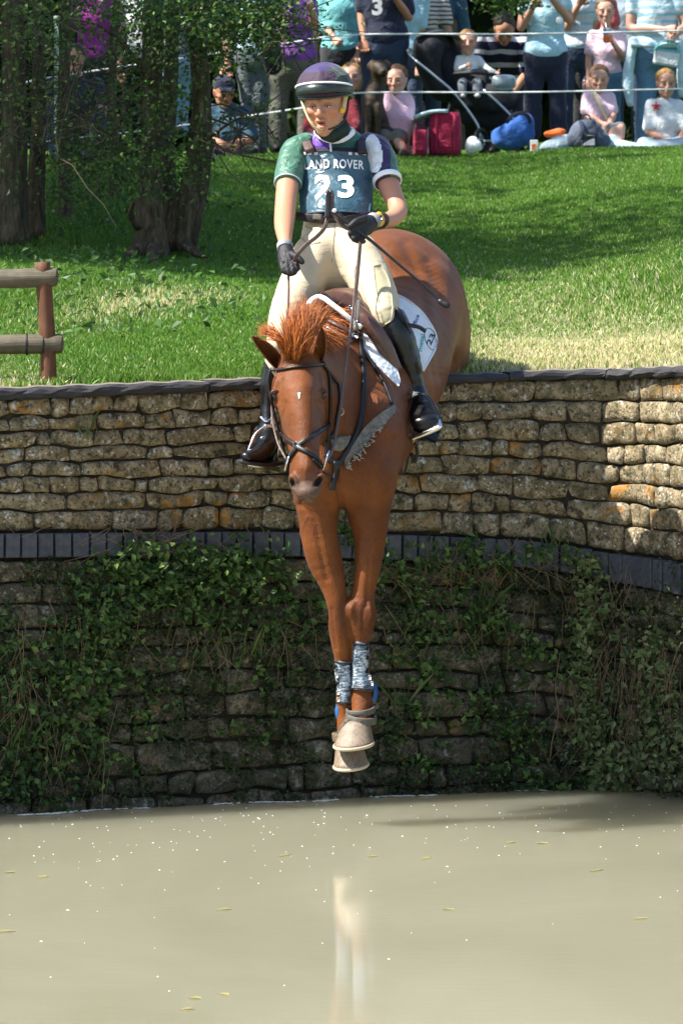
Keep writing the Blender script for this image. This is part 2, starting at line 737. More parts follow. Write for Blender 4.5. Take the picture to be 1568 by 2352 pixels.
# ------------------------------------------------------------------ materials
class NT:
    def __init__(s, name):
        s.m = bpy.data.materials.new(name)
        s.m.use_nodes = True
        s.t = s.m.node_tree
        s.b = s.t.nodes['Principled BSDF']

    def n(s, typ, **kw):
        nd = s.t.nodes.new(typ)
        for k, v in kw.items():
            setattr(nd, k, v)
        return nd

    def l(s, a, b):
        s.t.links.new(a, b)

    def coord(s, kind='Object', scale=None):
        tc = s.n('ShaderNodeTexCoord')
        o = tc.outputs[kind]
        if scale is not None:
            mp = s.n('ShaderNodeMapping')
            mp.inputs['Scale'].default_value = scale if hasattr(scale, '__len__') else (scale,) * 3
            s.l(o, mp.inputs['Vector'])
            o = mp.outputs[0]
        return o

    def noise(s, vec, scale, detail=4, rough=0.6, dist=0):
        nd = s.n('ShaderNodeTexNoise')
        nd.inputs['Scale'].default_value = scale
        nd.inputs['Detail'].default_value = detail
        nd.inputs['Roughness'].default_value = rough
        nd.inputs['Distortion'].default_value = dist
        s.l(vec, nd.inputs['Vector'])
        return nd.outputs[0]

    def ramp(s, fac, stops):
        r = s.n('ShaderNodeValToRGB')
        e = r.color_ramp.elements
        while len(e) < len(stops):
            e.new(0.5)
        for el, (p, c) in zip(e, stops):
            el.position = p
            el.color = C4(c)
        s.l(fac, r.inputs[0])
        return r.outputs[0]

    def mix(s, fac, a, b, mode='MIX'):
        m = s.n('ShaderNodeMix', data_type='RGBA', blend_type=mode)
        for sock, v in ((m.inputs[0], fac), (m.inputs[6], a), (m.inputs[7], b)):
            if hasattr(v, 'is_output') or hasattr(v, 'links'):
                s.l(v, sock)
            elif isinstance(v, (int, float)):
                sock.default_value = v
            else:
                sock.default_value = C4(v)
        return m.outputs[2]

    def math(s, op, a, b=0.0, clamp=False):
        m = s.n('ShaderNodeMath', operation=op, use_clamp=clamp)
        for sock, v in zip(m.inputs, (a, b)):
            if np.isscalar(v):
                sock.default_value = v
            else:
                s.l(v, sock)
        return m.outputs[0]

    def attr(s, name, out='Color'):
        a = s.n('ShaderNodeAttribute', attribute_name=name)
        return a.outputs[out]

    def bump(s, h, strength=0.3, dist=0.01):
        b = s.n('ShaderNodeBump')
        b.inputs['Strength'].default_value = strength
        b.inputs['Distance'].default_value = dist
        s.l(h, b.inputs['Height'])
        s.l(b.outputs[0], s.b.inputs['Normal'])

    def set(s, color=None, rough=0.6, spec=0.5, metal=0.0, sheen=0.0, coat=0.0, trans=0.0):
        i = s.b.inputs
        if color is not None:
            if isinstance(color, (str, tuple, list)):
                i['Base Color'].default_value = C4(color)
            else:
                s.l(color, i['Base Color'])
        if np.isscalar(rough):
            i['Roughness'].default_value = rough
        else:
            s.l(rough, i['Roughness'])
        i['Specular IOR Level'].default_value = spec
        i['Metallic'].default_value = metal
        i['Sheen Weight'].default_value = sheen
        i['Coat Weight'].default_value = coat
        return s.m


_mc = {}


def dark(c, f):
    c = C4(c)
    return (c[0] * f, c[1] * f, c[2] * f, 1)


def cloth(col, rough=0.85, var=0.25, scale=9, fold=0.5, key=None):
    k = ('cloth', str(col), rough, var, fold)
    if k in _mc:
        return _mc[k]
    t = NT('cloth')
    v = t.coord()
    n1 = t.noise(v, scale, 4, 0.6)
    n2 = t.noise(v, 140, 2, 0.7)
    c = t.ramp(n1, [(0.3, dark(col, 1 - var)), (0.7, dark(col, 1 + var * 0.5))])
    c = t.mix(0.25, c, t.ramp(n2, [(0.3, dark(col, 0.7)), (0.7, dark(col, 1.25))]))
    h = t.math('ADD', t.math('MULTIPLY', t.noise(v, 14, 2, 0.5, 1.5), 1.0), t.math('MULTIPLY', n2, 0.08))
    t.bump(h, fold, 0.03)
    m = t.set(c, rough, 0.25, sheen=0.15)
    _mc[k] = m
    return m


def plain(name, col, rough=0.5, spec=0.5, metal=0.0, var=0.15, scale=30, bump=0.1, coat=0.0, detail=4):
    t = NT(name)
    v = t.coord()
    n1 = t.noise(v, scale, detail, 0.65)
    c = t.ramp(n1, [(0.25, dark(col, 1 - var)), (0.75, dark(col, 1 + var))])
    if bump:
        t.bump(t.noise(v, scale * 2.5, 4, 0.6), bump, 0.01)
    return t.set(c, rough, spec, metal, coat=coat)


def stripes(c1, c2, freq, width=0.5, axis=2, phase=0.0, c3=None):
    t = NT('striped_cloth')
    v = t.coord()
    sp = t.n('ShaderNodeSeparateXYZ')
    t.l(v, sp.inputs[0])
    nz = t.math('MULTIPLY', t.math('SUBTRACT', t.noise(v, 6, 2, 0.5), 0.5), 0.035)
    z = t.math('ADD', t.math('MULTIPLY', t.math('ADD', sp.outputs[axis], nz), freq), phase + 50.0)
    fr = t.math('FRACT', z)
    st = t.math('LESS_THAN', fr, width)
    c = t.mix(st, c1, c2)
    n2 = t.noise(v, 120, 2, 0.7)
    c = t.mix(0.35, c, t.mix(n2, (0, 0, 0), c), 'MIX')
    t.bump(t.noise(v, 14, 2, 0.5, 1.5), 0.45, 0.03)
    return t.set(c, 0.85, 0.25)


def skin_mat(name, col, flush=None):
    t = NT(name)
    v = t.coord()
    n1 = t.noise(v, 25, 4, 0.6)
    base = t.mix(0.5, C4(col), t.attr('tint'), 'MULTIPLY')
    c = t.mix(1.0, C4(col), t.attr('tint'), 'MULTIPLY')
    c = t.mix(t.math('MULTIPLY', n1, 0.35), c, flush or dark(col, 0.75))
    t.bump(t.noise(v, 160, 3, 0.6), 0.12, 0.004)
    m = t.set(c, 0.5, 0.4)
    t.b.inputs['Subsurface Weight'].default_value = 0.08
    t.b.inputs['Subsurface Radius'].default_value = (0.01, 0.004, 0.002)
    return m


def hair_mat(name, c1, c2):
    t = NT(name)
    v = t.coord(scale=(60, 60, 9))
    n = t.noise(v, 1.6, 4, 0.65)
    c = t.ramp(n, [(0.3, c1), (0.7, c2)])
    t.bump(n, 0.6, 0.01)
    return t.set(c, 0.5, 0.4)


M = {}
M['skin'] = skin_mat('skin', (0.46, 0.245, 0.165))
M['skin_tan'] = skin_mat('tanned_skin', (0.47, 0.225, 0.135))
M['skin_pale'] = skin_mat('pale_skin', (0.50, 0.285, 0.21))
M['hair_blond'] = hair_mat('blond_hair', '#6a4a22', '#b98f50')
M['hair_brown'] = hair_mat('brown_hair', '#35200f', '#6b4526')
M['hair_dark'] = hair_mat('dark_hair', '#140d08', '#33231a')
M['hair_light'] = hair_mat('light_brown_hair', '#3f2914', '#7d5830')
M['eye_dark'] = plain('eye', '#1a110c', 0.15, 0.6, var=0.1, bump=0)
M['lip'] = plain('lip', (0.40, 0.13, 0.10), 0.4, 0.5, var=0.1, bump=0)

# --- horse
def coat_mat():
    t = NT('chestnut_coat')
    v = t.coord()
    n1 = t.noise(v, 5, 3, 0.55)
    hair = t.noise(t.coord(scale=(150, 150, 26)), 1.8, 3, 0.7)
    n3 = t.noise(v, 260, 2, 0.7)
    c = t.ramp(n1, [(0.3, '#341607'), (0.52, '#5c2c0d'), (0.72, '#824819')])
    c = t.mix(0.35, c, t.ramp(hair, [(0.3, '#43200a'), (0.7, '#96571f')]))
    c = t.mix(0.3, c, t.ramp(n3, [(0.35, '#3f1d08'), (0.65, '#935622')]))
    c = t.mix(t.math('MULTIPLY', t.attr('muzzle', 'Fac'), .72), c, t.ramp(n3, [(0.3, '#3a312b'), (0.7, '#6a5b52')]))
    c = t.mix(t.attr('shade_and_marks', 'Fac'), c, '#2c0e06')
    c = t.mix(t.attr('nostril', 'Fac'), c, (.008, .005, .004))
    t.bump(t.math('ADD', t.math('MULTIPLY', n1, 1.2), t.math('MULTIPLY', hair, 0.3)), 0.5, 0.02)
    m = t.set(c, 0.47, 0.24, sheen=0.04)
    return m
M['coat'] = coat_mat()
M['mane'] = hair_mat('chestnut_mane', '#6a2a0c', '#d07c38')
M['nostril'] = plain('nostril', '#120a08', 0.8, 0.2, var=0.1, bump=0)
def hoof_mat():
    t = NT('hoof_horn')
    n = t.noise(t.coord(scale=(90, 90, 4)), 1.5, 4, 0.7)
    n2 = t.noise(t.coord(), 30, 4, 0.7)
    c = t.mix(0.5, t.ramp(n, [(0.3, '#5c4c3e'), (0.7, '#a08f7b')]), t.ramp(n2, [(0.3, '#463b30'), (0.7, '#8d7e6b')]))
    t.bump(n, 0.4, 0.006)
    return t.set(c, 0.5, 0.4)
M['hoof'] = hoof_mat()
M['leather'] = plain('dark_brown_leather', (0.020, 0.012, 0.009), 0.42, 0.4, var=0.4, scale=60, bump=0.2)
M['leather_black'] = plain('black_leather', (0.009, 0.009, 0.010), 0.45, 0.4, var=0.35, scale=60, bump=0.15)
M['leather_brown'] = plain('brown_saddle_leather', (0.085, 0.038, 0.026), 0.33, 0.6, var=0.4, scale=40, bump=0.2)
M['rein'] = plain('brown_rein_leather', (0.09, 0.055, 0.04), 0.4, 0.6, var=0.4, scale=70, bump=0.2)
M['rubber'] = plain('black_rubber', (0.014, 0.014, 0.014), 0.55, 0.4, var=0.4, scale=90, bump=0.2)
M['boot_leather'] = plain('polished_boot_leather', (0.005, 0.005, 0.0055), 0.30, 0.4, var=0.3, scale=18, bump=0.15)
M['metal'] = plain('stainless_steel', (0.72, 0.72, 0.72), 0.18, 0.5, 1.0, var=0.1, scale=40, bump=0.05)
M['brass'] = plain('brass', (0.75, 0.58, 0.28), 0.3, 0.5, 1.0, var=0.1, scale=40, bump=0.05)
M['fleece'] = plain('grey_fleece', (0.20, 0.185, 0.16), 0.95, 0.1, var=0.5, scale=55, bump=0.9)
M['fleece_pale'] = plain('pale_fleece', (0.40, 0.36, 0.30), 0.95, 0.1, var=0.35, scale=70, bump=0.9)
def pad_mat():
    t = NT('white_quilted_cotton')
    v = t.coord(scale=(1, 1, 1))
    w = t.n('ShaderNodeTexVoronoi')
    w.inputs['Scale'].default_value = 55
    t.l(v, w.inputs['Vector'])
    n = t.noise(v, 12, 4, 0.6)
    c = t.ramp(n, [(0.3, (0.62, 0.65, 0.69)), (0.7, (0.74, 0.77, 0.80))])
    t.bump(w.outputs['Distance'], 0.5, 0.006)
    return t.set(c, 0.85, 0.2)
M['pad'] = pad_mat()
M['pad_edge'] = plain('white_binding', (0.78, 0.77, 0.74), 0.7, 0.3, var=0.08)
M['white_print'] = plain('white_print', (0.85, 0.86, 0.86), 0.45, 0.5, var=0.04, bump=0)
M['teal_print'] = plain('teal_print', '#2f9a8f', 0.6, 0.3, var=0.1, bump=0)
M['purple_print'] = plain('purple_print', '#4b3f80', 0.6, 0.3, var=0.1, bump=0)
M['black_print'] = plain('black_print', '#20242c', 0.6, 0.3, var=0.1, bump=0)
def tboot_mat():
    t = NT('wet_neoprene')
    n = t.noise(t.coord(scale=(40, 40, 130)), 1.0, 5, 0.7)
    n2 = t.noise(t.coord(), 14, 3, 0.6)
    c = t.ramp(t.math('ADD', t.math('MULTIPLY', n, 0.62), t.math('MULTIPLY', n2, 0.38)), [(0.40, '#12151a'), (0.49, '#566574'), (0.58, '#c2ccd4')])
    t.bump(n, 0.6, 0.006)
    return t.set(c, 0.4, 0.5)
M['tboot'] = tboot_mat()
M['blue_lining'] = plain('blue_lining', '#2a5a90', 0.6, 0.3)
M['bell'] = plain('worn_boot_leather', '#6b5c4c', 0.6, 0.4, var=0.35, scale=50, bump=0.3)
M['strap_grey'] = plain('grey_strap', (0.10, 0.09, 0.075), 0.55, 0.4, var=0.4, scale=60, bump=0.3)

# --- rider
def breeches_mat():
    t = NT('beige_breeches')
    v = t.coord()
    n = t.noise(v, 9, 3, 0.6)
    f = t.noise(t.coord(scale=(6, 6, 22)), 2.2, 2, 0.45, 1.2)
    c = t.ramp(n, [(0.3, (0.46, 0.385, 0.26)), (0.7, (0.55, 0.465, 0.325))])
    t.bump(f, 0.16, 0.02)
    return t.set(c, 0.75, 0.3, sheen=0.1)
M['breeches'] = breeches_mat()
M['breeches_patch'] = plain('knee_patch', (0.40, 0.36, 0.23), 0.85, 0.2, var=0.1, scale=20, bump=0.3)
M['seam'] = plain('seam', (0.30, 0.24, 0.15), 0.9, 0.1)
def satin(name, col, rough=0.38):
    t = NT(name)
    v = t.coord()
    n = t.noise(v, 10, 2, 0.5, 2.0)
    c = t.ramp(t.noise(v, 40, 3, 0.6), [(0.3, dark(col, 0.85)), (0.7, dark(col, 1.15))])
    t.bump(n, 0.45, 0.035)
    return t.set(c, rough + .12, 0.4, sheen=0.2)
M['green_satin'] = satin('green_satin', (0.035, 0.13, 0.085))
M['purple_satin'] = satin('purple_satin', (0.105, 0.022, 0.30))
M['navy_satin'] = satin('navy_purple_satin', (0.022, 0.010, 0.075))
M['white_satin'] = satin('white_satin', (0.72, 0.76, 0.78))
M['navy_vest'] = plain('navy_vest', (0.018, 0.020, 0.040), 0.75, 0.3, var=0.3, scale=18, bump=0.4)
def bib_mat():
    t = NT('shiny_bib_vinyl')
    v = t.coord()
    n = t.noise(t.coord(scale=(1.0, 1.0, 1.4)), 9, 3, 0.5, 2.6)
    c = t.ramp(t.noise(v, 12, 3, 0.6), [(0.3, (0.030, 0.075, 0.105)), (0.7, (0.055, 0.118, 0.158))])
    t.bump(n, 0.32, 0.045)
    return t.set(c, 0.34, 0.5)
M['bib'] = bib_mat()
M['webbing'] = plain('black_webbing', (0.016, 0.015, 0.022), 0.6, 0.4, var=0.4, scale=50, bump=0.3)
M['glove'] = plain('black_glove', (0.012, 0.011, 0.014), 0.55, 0.4, var=0.4, scale=50, bump=0.4)
M['glove_cuff'] = plain('grey_glove_cuff', (0.25, 0.25, 0.27), 0.6, 0.4, var=0.3)
M['stock'] = plain('dark_green_stock', (0.012, 0.028, 0.022), 0.7, 0.3, var=0.4, scale=30, bump=0.5)
M['helmet_front'] = satin('dark_purple_silk', (0.022, 0.004, 0.026), 0.6)
M['helmet_top'] = satin('purple_silk', (0.024, 0.010, 0.085), 0.6)
M['helmet_green'] = satin('green_silk', (0.008, 0.028, 0.026), 0.6)
M['helmet_peak'] = plain('black_peak', (0.012, 0.022, 0.022), 0.35, 0.5, var=0.3, scale=20, bump=0.1)
M['piping'] = plain('pale_piping', (0.70, 0.66, 0.78), 0.6, 0.4, var=0.1)
M['cream'] = plain('cream_leather', (0.62, 0.50, 0.26), 0.5, 0.4, var=0.2)
M['yellow'] = plain('yellow_plastic', (0.75, 0.45, 0.02), 0.35, 0.5, var=0.1, bump=0)
M['lcd'] = plain('grey_display', (0.42, 0.48, 0.50), 0.2, 0.6, var=0.1, bump=0)
M['whip'] = plain('black_whip', (0.015, 0.013, 0.013), 0.35, 0.5, var=0.3, scale=80, bump=0.2)
M['brown_trim'] = plain('brown_trim', (0.10, 0.06, 0.055), 0.6, 0.4, var=0.3)

# ------------------------------------------------------------------ the horse
def wallY(X):
    return float(np.interp(X, WX, WYv))


def build_horse():
    s = Solid()
    pf = lambda x, y, Y, a, b: (P(x, y, Y), S(a, Y), b)
    tx = unit(P(915, 760, 0.4) - P(800, 1040, -0.95))
    ux = unit(np.array([1.0, 0, 0]) - tx[0] * tx)
    tr = [(790, 1072, -0.92, .190, .165), (808, 985, -0.72, .222, .270), (832, 895, -0.42, .275, .300), (858, 830, -0.10, .300, .285),
          (890, 760, 0.14, .280, .235), (928, 712, 0.40, .252, .300), (945, 735, 0.58, .200, .250)]
    s.chain([(P(x, y, Y), a, b) for x, y, Y, a, b in tr], k=0.05, u=ux)
    # croup crest, point of buttock, haunches
    s.ell(P(880, 610, 0.42), (.13, .30, .13), k=.12)
    s.ell(P(1006, 790, 0.48), (.118, .23, .165), k=.10)
    s.ell(P(838, 790, 0.48), (.118, .23, .165), k=.10)
    # hind legs folded under on the top of the bank
    for xs, x0 in ((1, 1006), (-1, 868)):
        s.chain([pf(x0, 830, .42, 62, .13), pf(x0 + 6, 868, .30, 36, .085), pf(x0 + 8, 884, .255, 23, .055)], k=.05)
        s.chain([pf(x0 + 8, 880, .27, 21, .05), pf(x0 + 6, 862, .42, 17, .033), pf(x0 + 4, 846, .58, 19, .035)], k=.03)
    # belly and girth line
    s.chain([(P(818, 1010, -.66), .15, .12), (P(850, 950, -.36), .17, .13)], k=.1, u=ux)
    # neck: from withers and chest forward to the poll
    s.chain([(P(800, 930, -.62), S(100, -.62), .25), (P(765, 905, -.86), S(66, -.86), .205), (P(728, 875, -1.06), S(52, -1.06), .165), (P(697, 852, -1.2), S(47, -1.2), .12)], k=.09, u=np.array([1.0, 0, 0]))
    # underline of the neck swelling into the breast
    s.chain([pf(722, 925, -1.08, 50, .07), pf(757, 990, -1.02, 55, .10), pf(778, 1050, -.97, 52, .10)], k=.08)
    # breast muscles, two lobes with the groove between
    s.ell(P(736, 1085, -1.0), (S(68, -1), .13, S(82, -1)), k=.06)
    s.ell(P(848, 1090, -.98), (S(62, -1), .13, S(95, -1)), k=.05)
    s.ell(P(868, 985, -.9), (S(48, -.9), .14, S(80, -.9)), k=.08)
    # forelegs
    R = [(846, 1120, -.93, 60, .12), (846, 1180, -.94, 49, .095), (849, 1235, -.95, 38, .075), (843, 1300, -.96, 31, .062), (832, 1365, -.97, 27, .052),
         (828, 1405, -.985, 34, .052), (829, 1440, -.99, 31, .047), (828, 1474, -.985, 20, .040), (829, 1530, -.98, 17.5, .036), (833, 1575, -.98, 20, .040),
         (833, 1607, -.99, 25, .042), (829, 1640, -1.01, 22, .038), (824, 1668, -1.03, 29, .045)]
    L = [(728, 1110, -.95, 62, .12), (731, 1185, -.96, 46.5, .095), (733, 1232, -.97, 42, .08), (746, 1288, -.98, 40, .066), (765, 1346, -.985, 28, .052),
         (775, 1398, -.99, 23, .048), (779, 1440, -.985, 26, .048), (783, 1480, -.98, 23, .042), (787, 1520, -.97, 18, .036), (789, 1570, -.965, 16, .036),
         (790, 1612, -.965, 19, .040), (790, 1645, -.97, 16, .036), (796, 1690, -.985, 22, .042)]
    for leg in (R, L):
        s.chain([pf(*q) for q in leg], k=.022)
    # tendons behind the cannon, knee caps
    s.ell(P(806, 1402, -1.01), (S(13, -1), .03, S(20, -1)), k=.02)
    s.ell(P(848, 1412, -1.0), (S(14, -1), .03, S(24, -1)), k=.02)
    # head
    hd = [(686, 838, -1.22, 47, .085), (686, 880, -1.27, 53, .105), (689, 925, -1.325, 51, .11), (695, 985, -1.38, 40, .10), (700, 1040, -1.43, 33, .085), (702, 1085, -1.47, 33, .075), (705, 1118, -1.50, 31, .060), (707, 1134, -1.50, 22, .046)]
    s.chain([pf(*q) for q in hd], k=.02, u=np.array([1.0, 0, 0]))
    # flat forehead ridge, orbits, cheek discs, nasal bone
    s.ell(P(637, 906, -1.295), (S(14, -1.3), .05, S(22, -1.3)), k=.02)
    s.ell(P(738, 903, -1.285), (S(14, -1.3), .05, S(22, -1.3)), k=.02)
    s.ell(P(638, 880, -1.285), (S(11, -1.3), .045, S(18, -1.3)), k=.02)
    s.ell(P(736, 878, -1.275), (S(11, -1.3), .045, S(18, -1.3)), k=.02)
    s.ell(P(660, 975, -1.27), (S(13, -1.3), .07, S(50, -1.3)), k=.04)
    s.ell(P(727, 972, -1.26), (S(17, -1.3), .07, S(55, -1.3)), k=.04)
    s.chain([pf(690, 900, -1.39, 26, .035), pf(698, 1010, -1.47, 20, .03), pf(703, 1075, -1.53, 19, .028)], k=.035)
    # hollows beside the face bones
    s.ell(P(648, 1000, -1.50), (S(13, -1.5), .03, S(34, -1.5)), k=.035, sub=True)
    s.ell(P(745, 1000, -1.49), (S(13, -1.5), .03, S(34, -1.5)), k=.035, sub=True)
    # nostril wings and lips
    s.ell(P(675, 1108, -1.53), (S(11, -1.5), .03, S(22, -1.5)), roty(-.25), k=.018)
    s.ell(P(730, 1106, -1.53), (S(12, -1.5), .032, S(22, -1.5)), roty(.5), k=.018)
    s.ell(P(706, 1132, -1.545), (S(25, -1.5), .03, S(17, -1.5)), k=.02)
    s.ell(P(672, 1110, -1.560), (S(7, -1.5), .030, S(15, -1.5)), roty(-.35), k=.006, sub=True)
    s.ell(P(731, 1106, -1.565), (S(8, -1.5), .034, S(16, -1.5)), roty(.62), k=.006, sub=True)
    V, Q = s.mesh(0.006, 2)
    # photo coordinates of every vertex, for coat markings and the shade painted under the chest
    d = 20 + V[:, 1]
    px, py = 784 + V[:, 0] * F / d, YH + (H - V[:, 2]) * F / d
    head = V[:, 1] < -1.2
    mz = np.clip((py - 1078) / 40, 0, 1) * head
    band = 0.55 * np.exp(-((px - 838) / 45) ** 2 - ((py - 1175) / 48) ** 2) + 0.5 * np.exp(-((px - 720) / 30) ** 2 - ((py - 1215) / 40) ** 2)  # shade below the chest, painted into the coat over the forearms
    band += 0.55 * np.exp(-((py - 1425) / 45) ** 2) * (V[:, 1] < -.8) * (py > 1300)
    nos = np.zeros(len(V))
    for x, y, w_, h_, an in ((672, 1110, 6.5, 13, -.35), (731, 1106, 7.5, 14, .62)):
        dx, dy = px - x, -(py - y)
        u_, v_ = dx * math.cos(an) - dy * math.sin(an), dx * math.sin(an) + dy * math.cos(an)
        nos = np.maximum(nos, np.clip(1.4 - ((u_ / w_) ** 2 + (v_ / h_) ** 2), 0, 1) * head)
    # muscle edges, grooves and veins, laid along measured lines
    VN = vnormals(V, [Q])
    disp = wob(V, 26, 3) * .0022 + wob(V, 60, 5) * .0008
    for pts, w_, dep in (([(762, 868), (785, 890), (799, 930), (800, 965), (788, 1000)], 6, -.010), ([(772, 1080), (779, 1130), (788, 1180)], 7, -.014), ([(905, 1010), (880, 1070), (858, 1110), (850, 1150)], 11, -.008),
                         ([(705, 1188), (697, 1205), (688, 1232)], 3.2, .0026), ([(690, 1160), (720, 1190), (735, 1260), (750, 1330)], 7, -.006), ([(822, 1215), (815, 1290), (808, 1345)], 5, -.005), ([(850, 1240), (846, 1330), (842, 1390)], 5, -.005),
                         ([(985, 600), (1010, 680), (1022, 760), (1008, 860)], 15, -.010), ([(930, 560), (965, 640), (978, 720)], 13, -.008), ([(640, 930), (655, 985), (668, 1030)], 5, .005), ([(742, 935), (735, 985), (725, 1030)], 5, .005),
                         ([(655, 925), (650, 960), (662, 1000)], 6, -.006), ([(728, 925), (727, 960), (720, 1000)], 6, -.006), ([(690, 1150), (705, 1142), (724, 1146)], 2.4, -.006), ([(836, 1395), (832, 1420), (834, 1450)], 4, -.004), ([(812, 1385), (806, 1405), (812, 1430)], 4, .004),
                         ([(846, 1385), (852, 1412), (846, 1440)], 4, .004), ([(762, 1400), (765, 1440), (772, 1490)], 4, -.004), ([(640, 868), (634, 885), (628, 896)], 3, .004), ([(648, 872), (642, 890), (637, 900)], 2.5, -.004), ([(700, 1010), (706, 1060), (700, 1100)], 2.2, .003)):
        pp = resample(np.array(pts, float), 24)
        near = (px > pp[:, 0].min() - 40) & (px < pp[:, 0].max() + 40) & (py > pp[:, 1].min() - 40) & (py < pp[:, 1].max() + 40) & (VN[:, 1] < .35)
        ii = np.where(near)[0]
        dd = np.sqrt(((px[ii, None] - pp[None, :, 0]) ** 2 + (py[ii, None] - pp[None, :, 1]) ** 2)).min(1)
        disp[ii] += dep * np.exp(-(dd / w_) ** 2)
    V = V + VN * disp[:, None]
    root = thing('horse', 'chestnut horse dropping off the stone wall above the pond, head lowered', 'horse', P(830, 900, -.4))
    A = Acc()
    A.add(V, [Q])
    for tip, base, w_, twist in (((579, 772, -1.29), (642, 838, -1.22), 25, -.05), ((739, 752, -1.29), (724, 838, -1.22), 24, .05)):
        tp, bs = P(*tip), P(*base)
        axs = unit(tp - bs)
        sd = unit(np.cross(axs, [twist, -1, 0]))
        bk = np.cross(sd, axs)
        if bk[1] < 0:
            bk = -bk
        rings = []
        for t in np.linspace(0, 1, 15):
            w = S(w_, -1.25) * (1.25 * max(t + .16, 0) ** .45 * (1 - t) ** .62 + .03)
            c = bs + (tp - bs) * t + bk * (-.012 * math.sin(t * 3.1)) + sd * .006 * math.sin(t * 3)
            ph = np.linspace(-1.95, 1.95, 15)
            o_ = np.array([c + sd * w * math.sin(q) * (.80 if abs(q) > 1.5 else .92) + bk * w * .85 * math.cos(q) for q in ph])
            i_ = np.array([c + (sd * w * math.sin(q) * (.80 if abs(q) > 1.5 else .92) + bk * w * .85 * math.cos(q)) * .86 for q in ph])
            rings.append(np.vstack([o_, i_[::-1]]))
        v, f = loft(rings)
        A.add(v, f)
    nx = A.n - len(V)
    zz = np.zeros(nx)
    body = A.build('body', M['coat'], root, attrs={'muzzle': np.concatenate([mz, zz]), 'shade_and_marks': np.concatenate([band * .6, zz + .25]), 'nostril': np.concatenate([nos, zz])})
    bv = bvh_of(V, Q)
    # eyes
    for x, y, sx in ((629, 911, -1), (745, 908, 1)):
        l, nn = hit(bv, x, y)
        c = l - nn * .006
        v, f = ball(c, (.012, .017, .016))
        e = obj('eye', v, f, M['eye_dark'], root)
        a = np.linspace(-.2, np.pi + .2, 13)
        q = c + np.stack([.014 * np.cos(a), -.010 - .004 * np.sin(a), .012 + .009 * np.sin(a)], -1)
        v, f = tube(q, .0055, 7)
        obj('eyelid', v, f, M['lid'], e)
    # white fleck of a star
    star = patch_grid([(682, 900), (686, 916)], [(690, 901), (687, 916)], 5, 3, bv, .003, sm=1)
    v, f = shell(star, .003)
    obj('star_marking', v, f, M['pad_edge'], body)
    # hooves
    for nm, top, bot, wt, wb, dt, db in (('hoof', (820, 1655, -1.04), (812, 1709, -1.09), 30, 46, .052, .075), ('hoof', (800, 1690, -.99), (806, 1757, -1.04), 26, 40, .048, .068)):
        rings = []
        tp, bt = P(*top), P(*bot)
        for t in np.linspace(0, 1, 9):
            c = tp * (1 - t) + bt * t
            wd = S(wt + (wb - wt) * t, -1.0)
            dp = dt + (db - dt) * t
            if t == 1:
                wd, dp = wd * 1.0, dp
            a = np.linspace(0, 2 * np.pi, 28, endpoint=False)
            tilt = (np.sin(a) * -.06 - np.cos(a) * .012 if False else 0.0)
            ring = c + np.stack([wd * np.cos(a), dp * np.sin(a), 0.10 * wd * np.cos(a) * t + 0.012 * np.sin(a) * t], -1)
            rings.append(ring)
        a = np.linspace(0, 2 * np.pi, 28, endpoint=False)
        last = rings[-1]
        cc = last.mean(0)
        rings += [cc + (last - cc) * .9 + np.array([0, 0, -.003]), cc + (last - cc) * .85 + np.array([0, 0, .008])]
        v, f = loft(rings[::-1])
        h = obj('hoof', v, f, M['hoof'], root)
        rim = np.vstack([cc + (last - cc) * .97 + [0, 0, -.003], ])
        vv, ff = tube(np.vstack([rim, rim[:1]]), .0065, 6, caps=False)
        obj('horseshoe', vv, ff, M['metal'] if False else M['hoof_rim'], h)
    # forelock and mane: locks of hair thrown up off the poll
    r = np.random.default_rng(11)
    acc = Acc()
    K = np.array([.5, .8, .95, 1, .95, .85, .6, .35, .1])

    def lock(base, mid, tip, n, spread, rad=.0016):
        """a lock of hair: strands that leave together and fan out towards the tip"""
        for i in range(n):
            o = r.normal(size=3)
            o2 = o + r.normal(size=3) * .5
            b_ = base + o * [.012, .010, .008]
            m_ = mid + o * spread * .45
            t_ = tip + o2 * spread
            q = resample([b_, b_ * .5 + m_ * .5 + o * spread * .15, m_, t_ * .55 + m_ * .45 + [0, 0, spread * .25], t_], 9)
            v, f = tube(q, K * rad * r.uniform(.7, 1.4), 4, caps=False)
            acc.add(v, f)
    # fountain of forelock: (base), (bend), (tip), strands, fan
    for (bx, by, bY), (mx, my, mY), (tx_, ty_, tY), n, sp in (
            ((676, 822, -1.29), (694, 760, -1.36), (700, 690, -1.30), 60, .022), ((674, 822, -1.29), (672, 762, -1.36), (676, 704, -1.30), 50, .022), ((684, 818, -1.29), (712, 760, -1.34), (722, 706, -1.26), 50, .024),
            ((668, 818, -1.28), (638, 772, -1.34), (598, 755, -1.30), 80, .013), ((668, 816, -1.28), (642, 780, -1.35), (612, 768, -1.33), 40, .012), ((694, 806, -1.18), (722, 742, -1.12), (752, 714, -1.06), 60, .020),
            ((698, 802, -1.15), (728, 748, -1.08), (752, 730, -1.02), 36, .016), ((676, 826, -1.30), (658, 780, -1.38), (648, 738, -1.36), 30, .016), ((678, 826, -1.30), (690, 785, -1.38), (708, 745, -1.38), 40, .018),
            ((680, 826, -1.30), (678, 785, -1.38), (688, 728, -1.38), 40, .018), ((660, 812, -1.27), (632, 770, -1.29), (612, 736, -1.26), 8, .010), ((688, 810, -1.20), (706, 740, -1.14), (736, 702, -1.08), 40, .022)):
        lock(P(bx, by, bY), P(mx, my, mY), P(tx_, ty_, tY), n, sp)
    acc.build('forelock', M['mane'], root)
    acc = Acc()
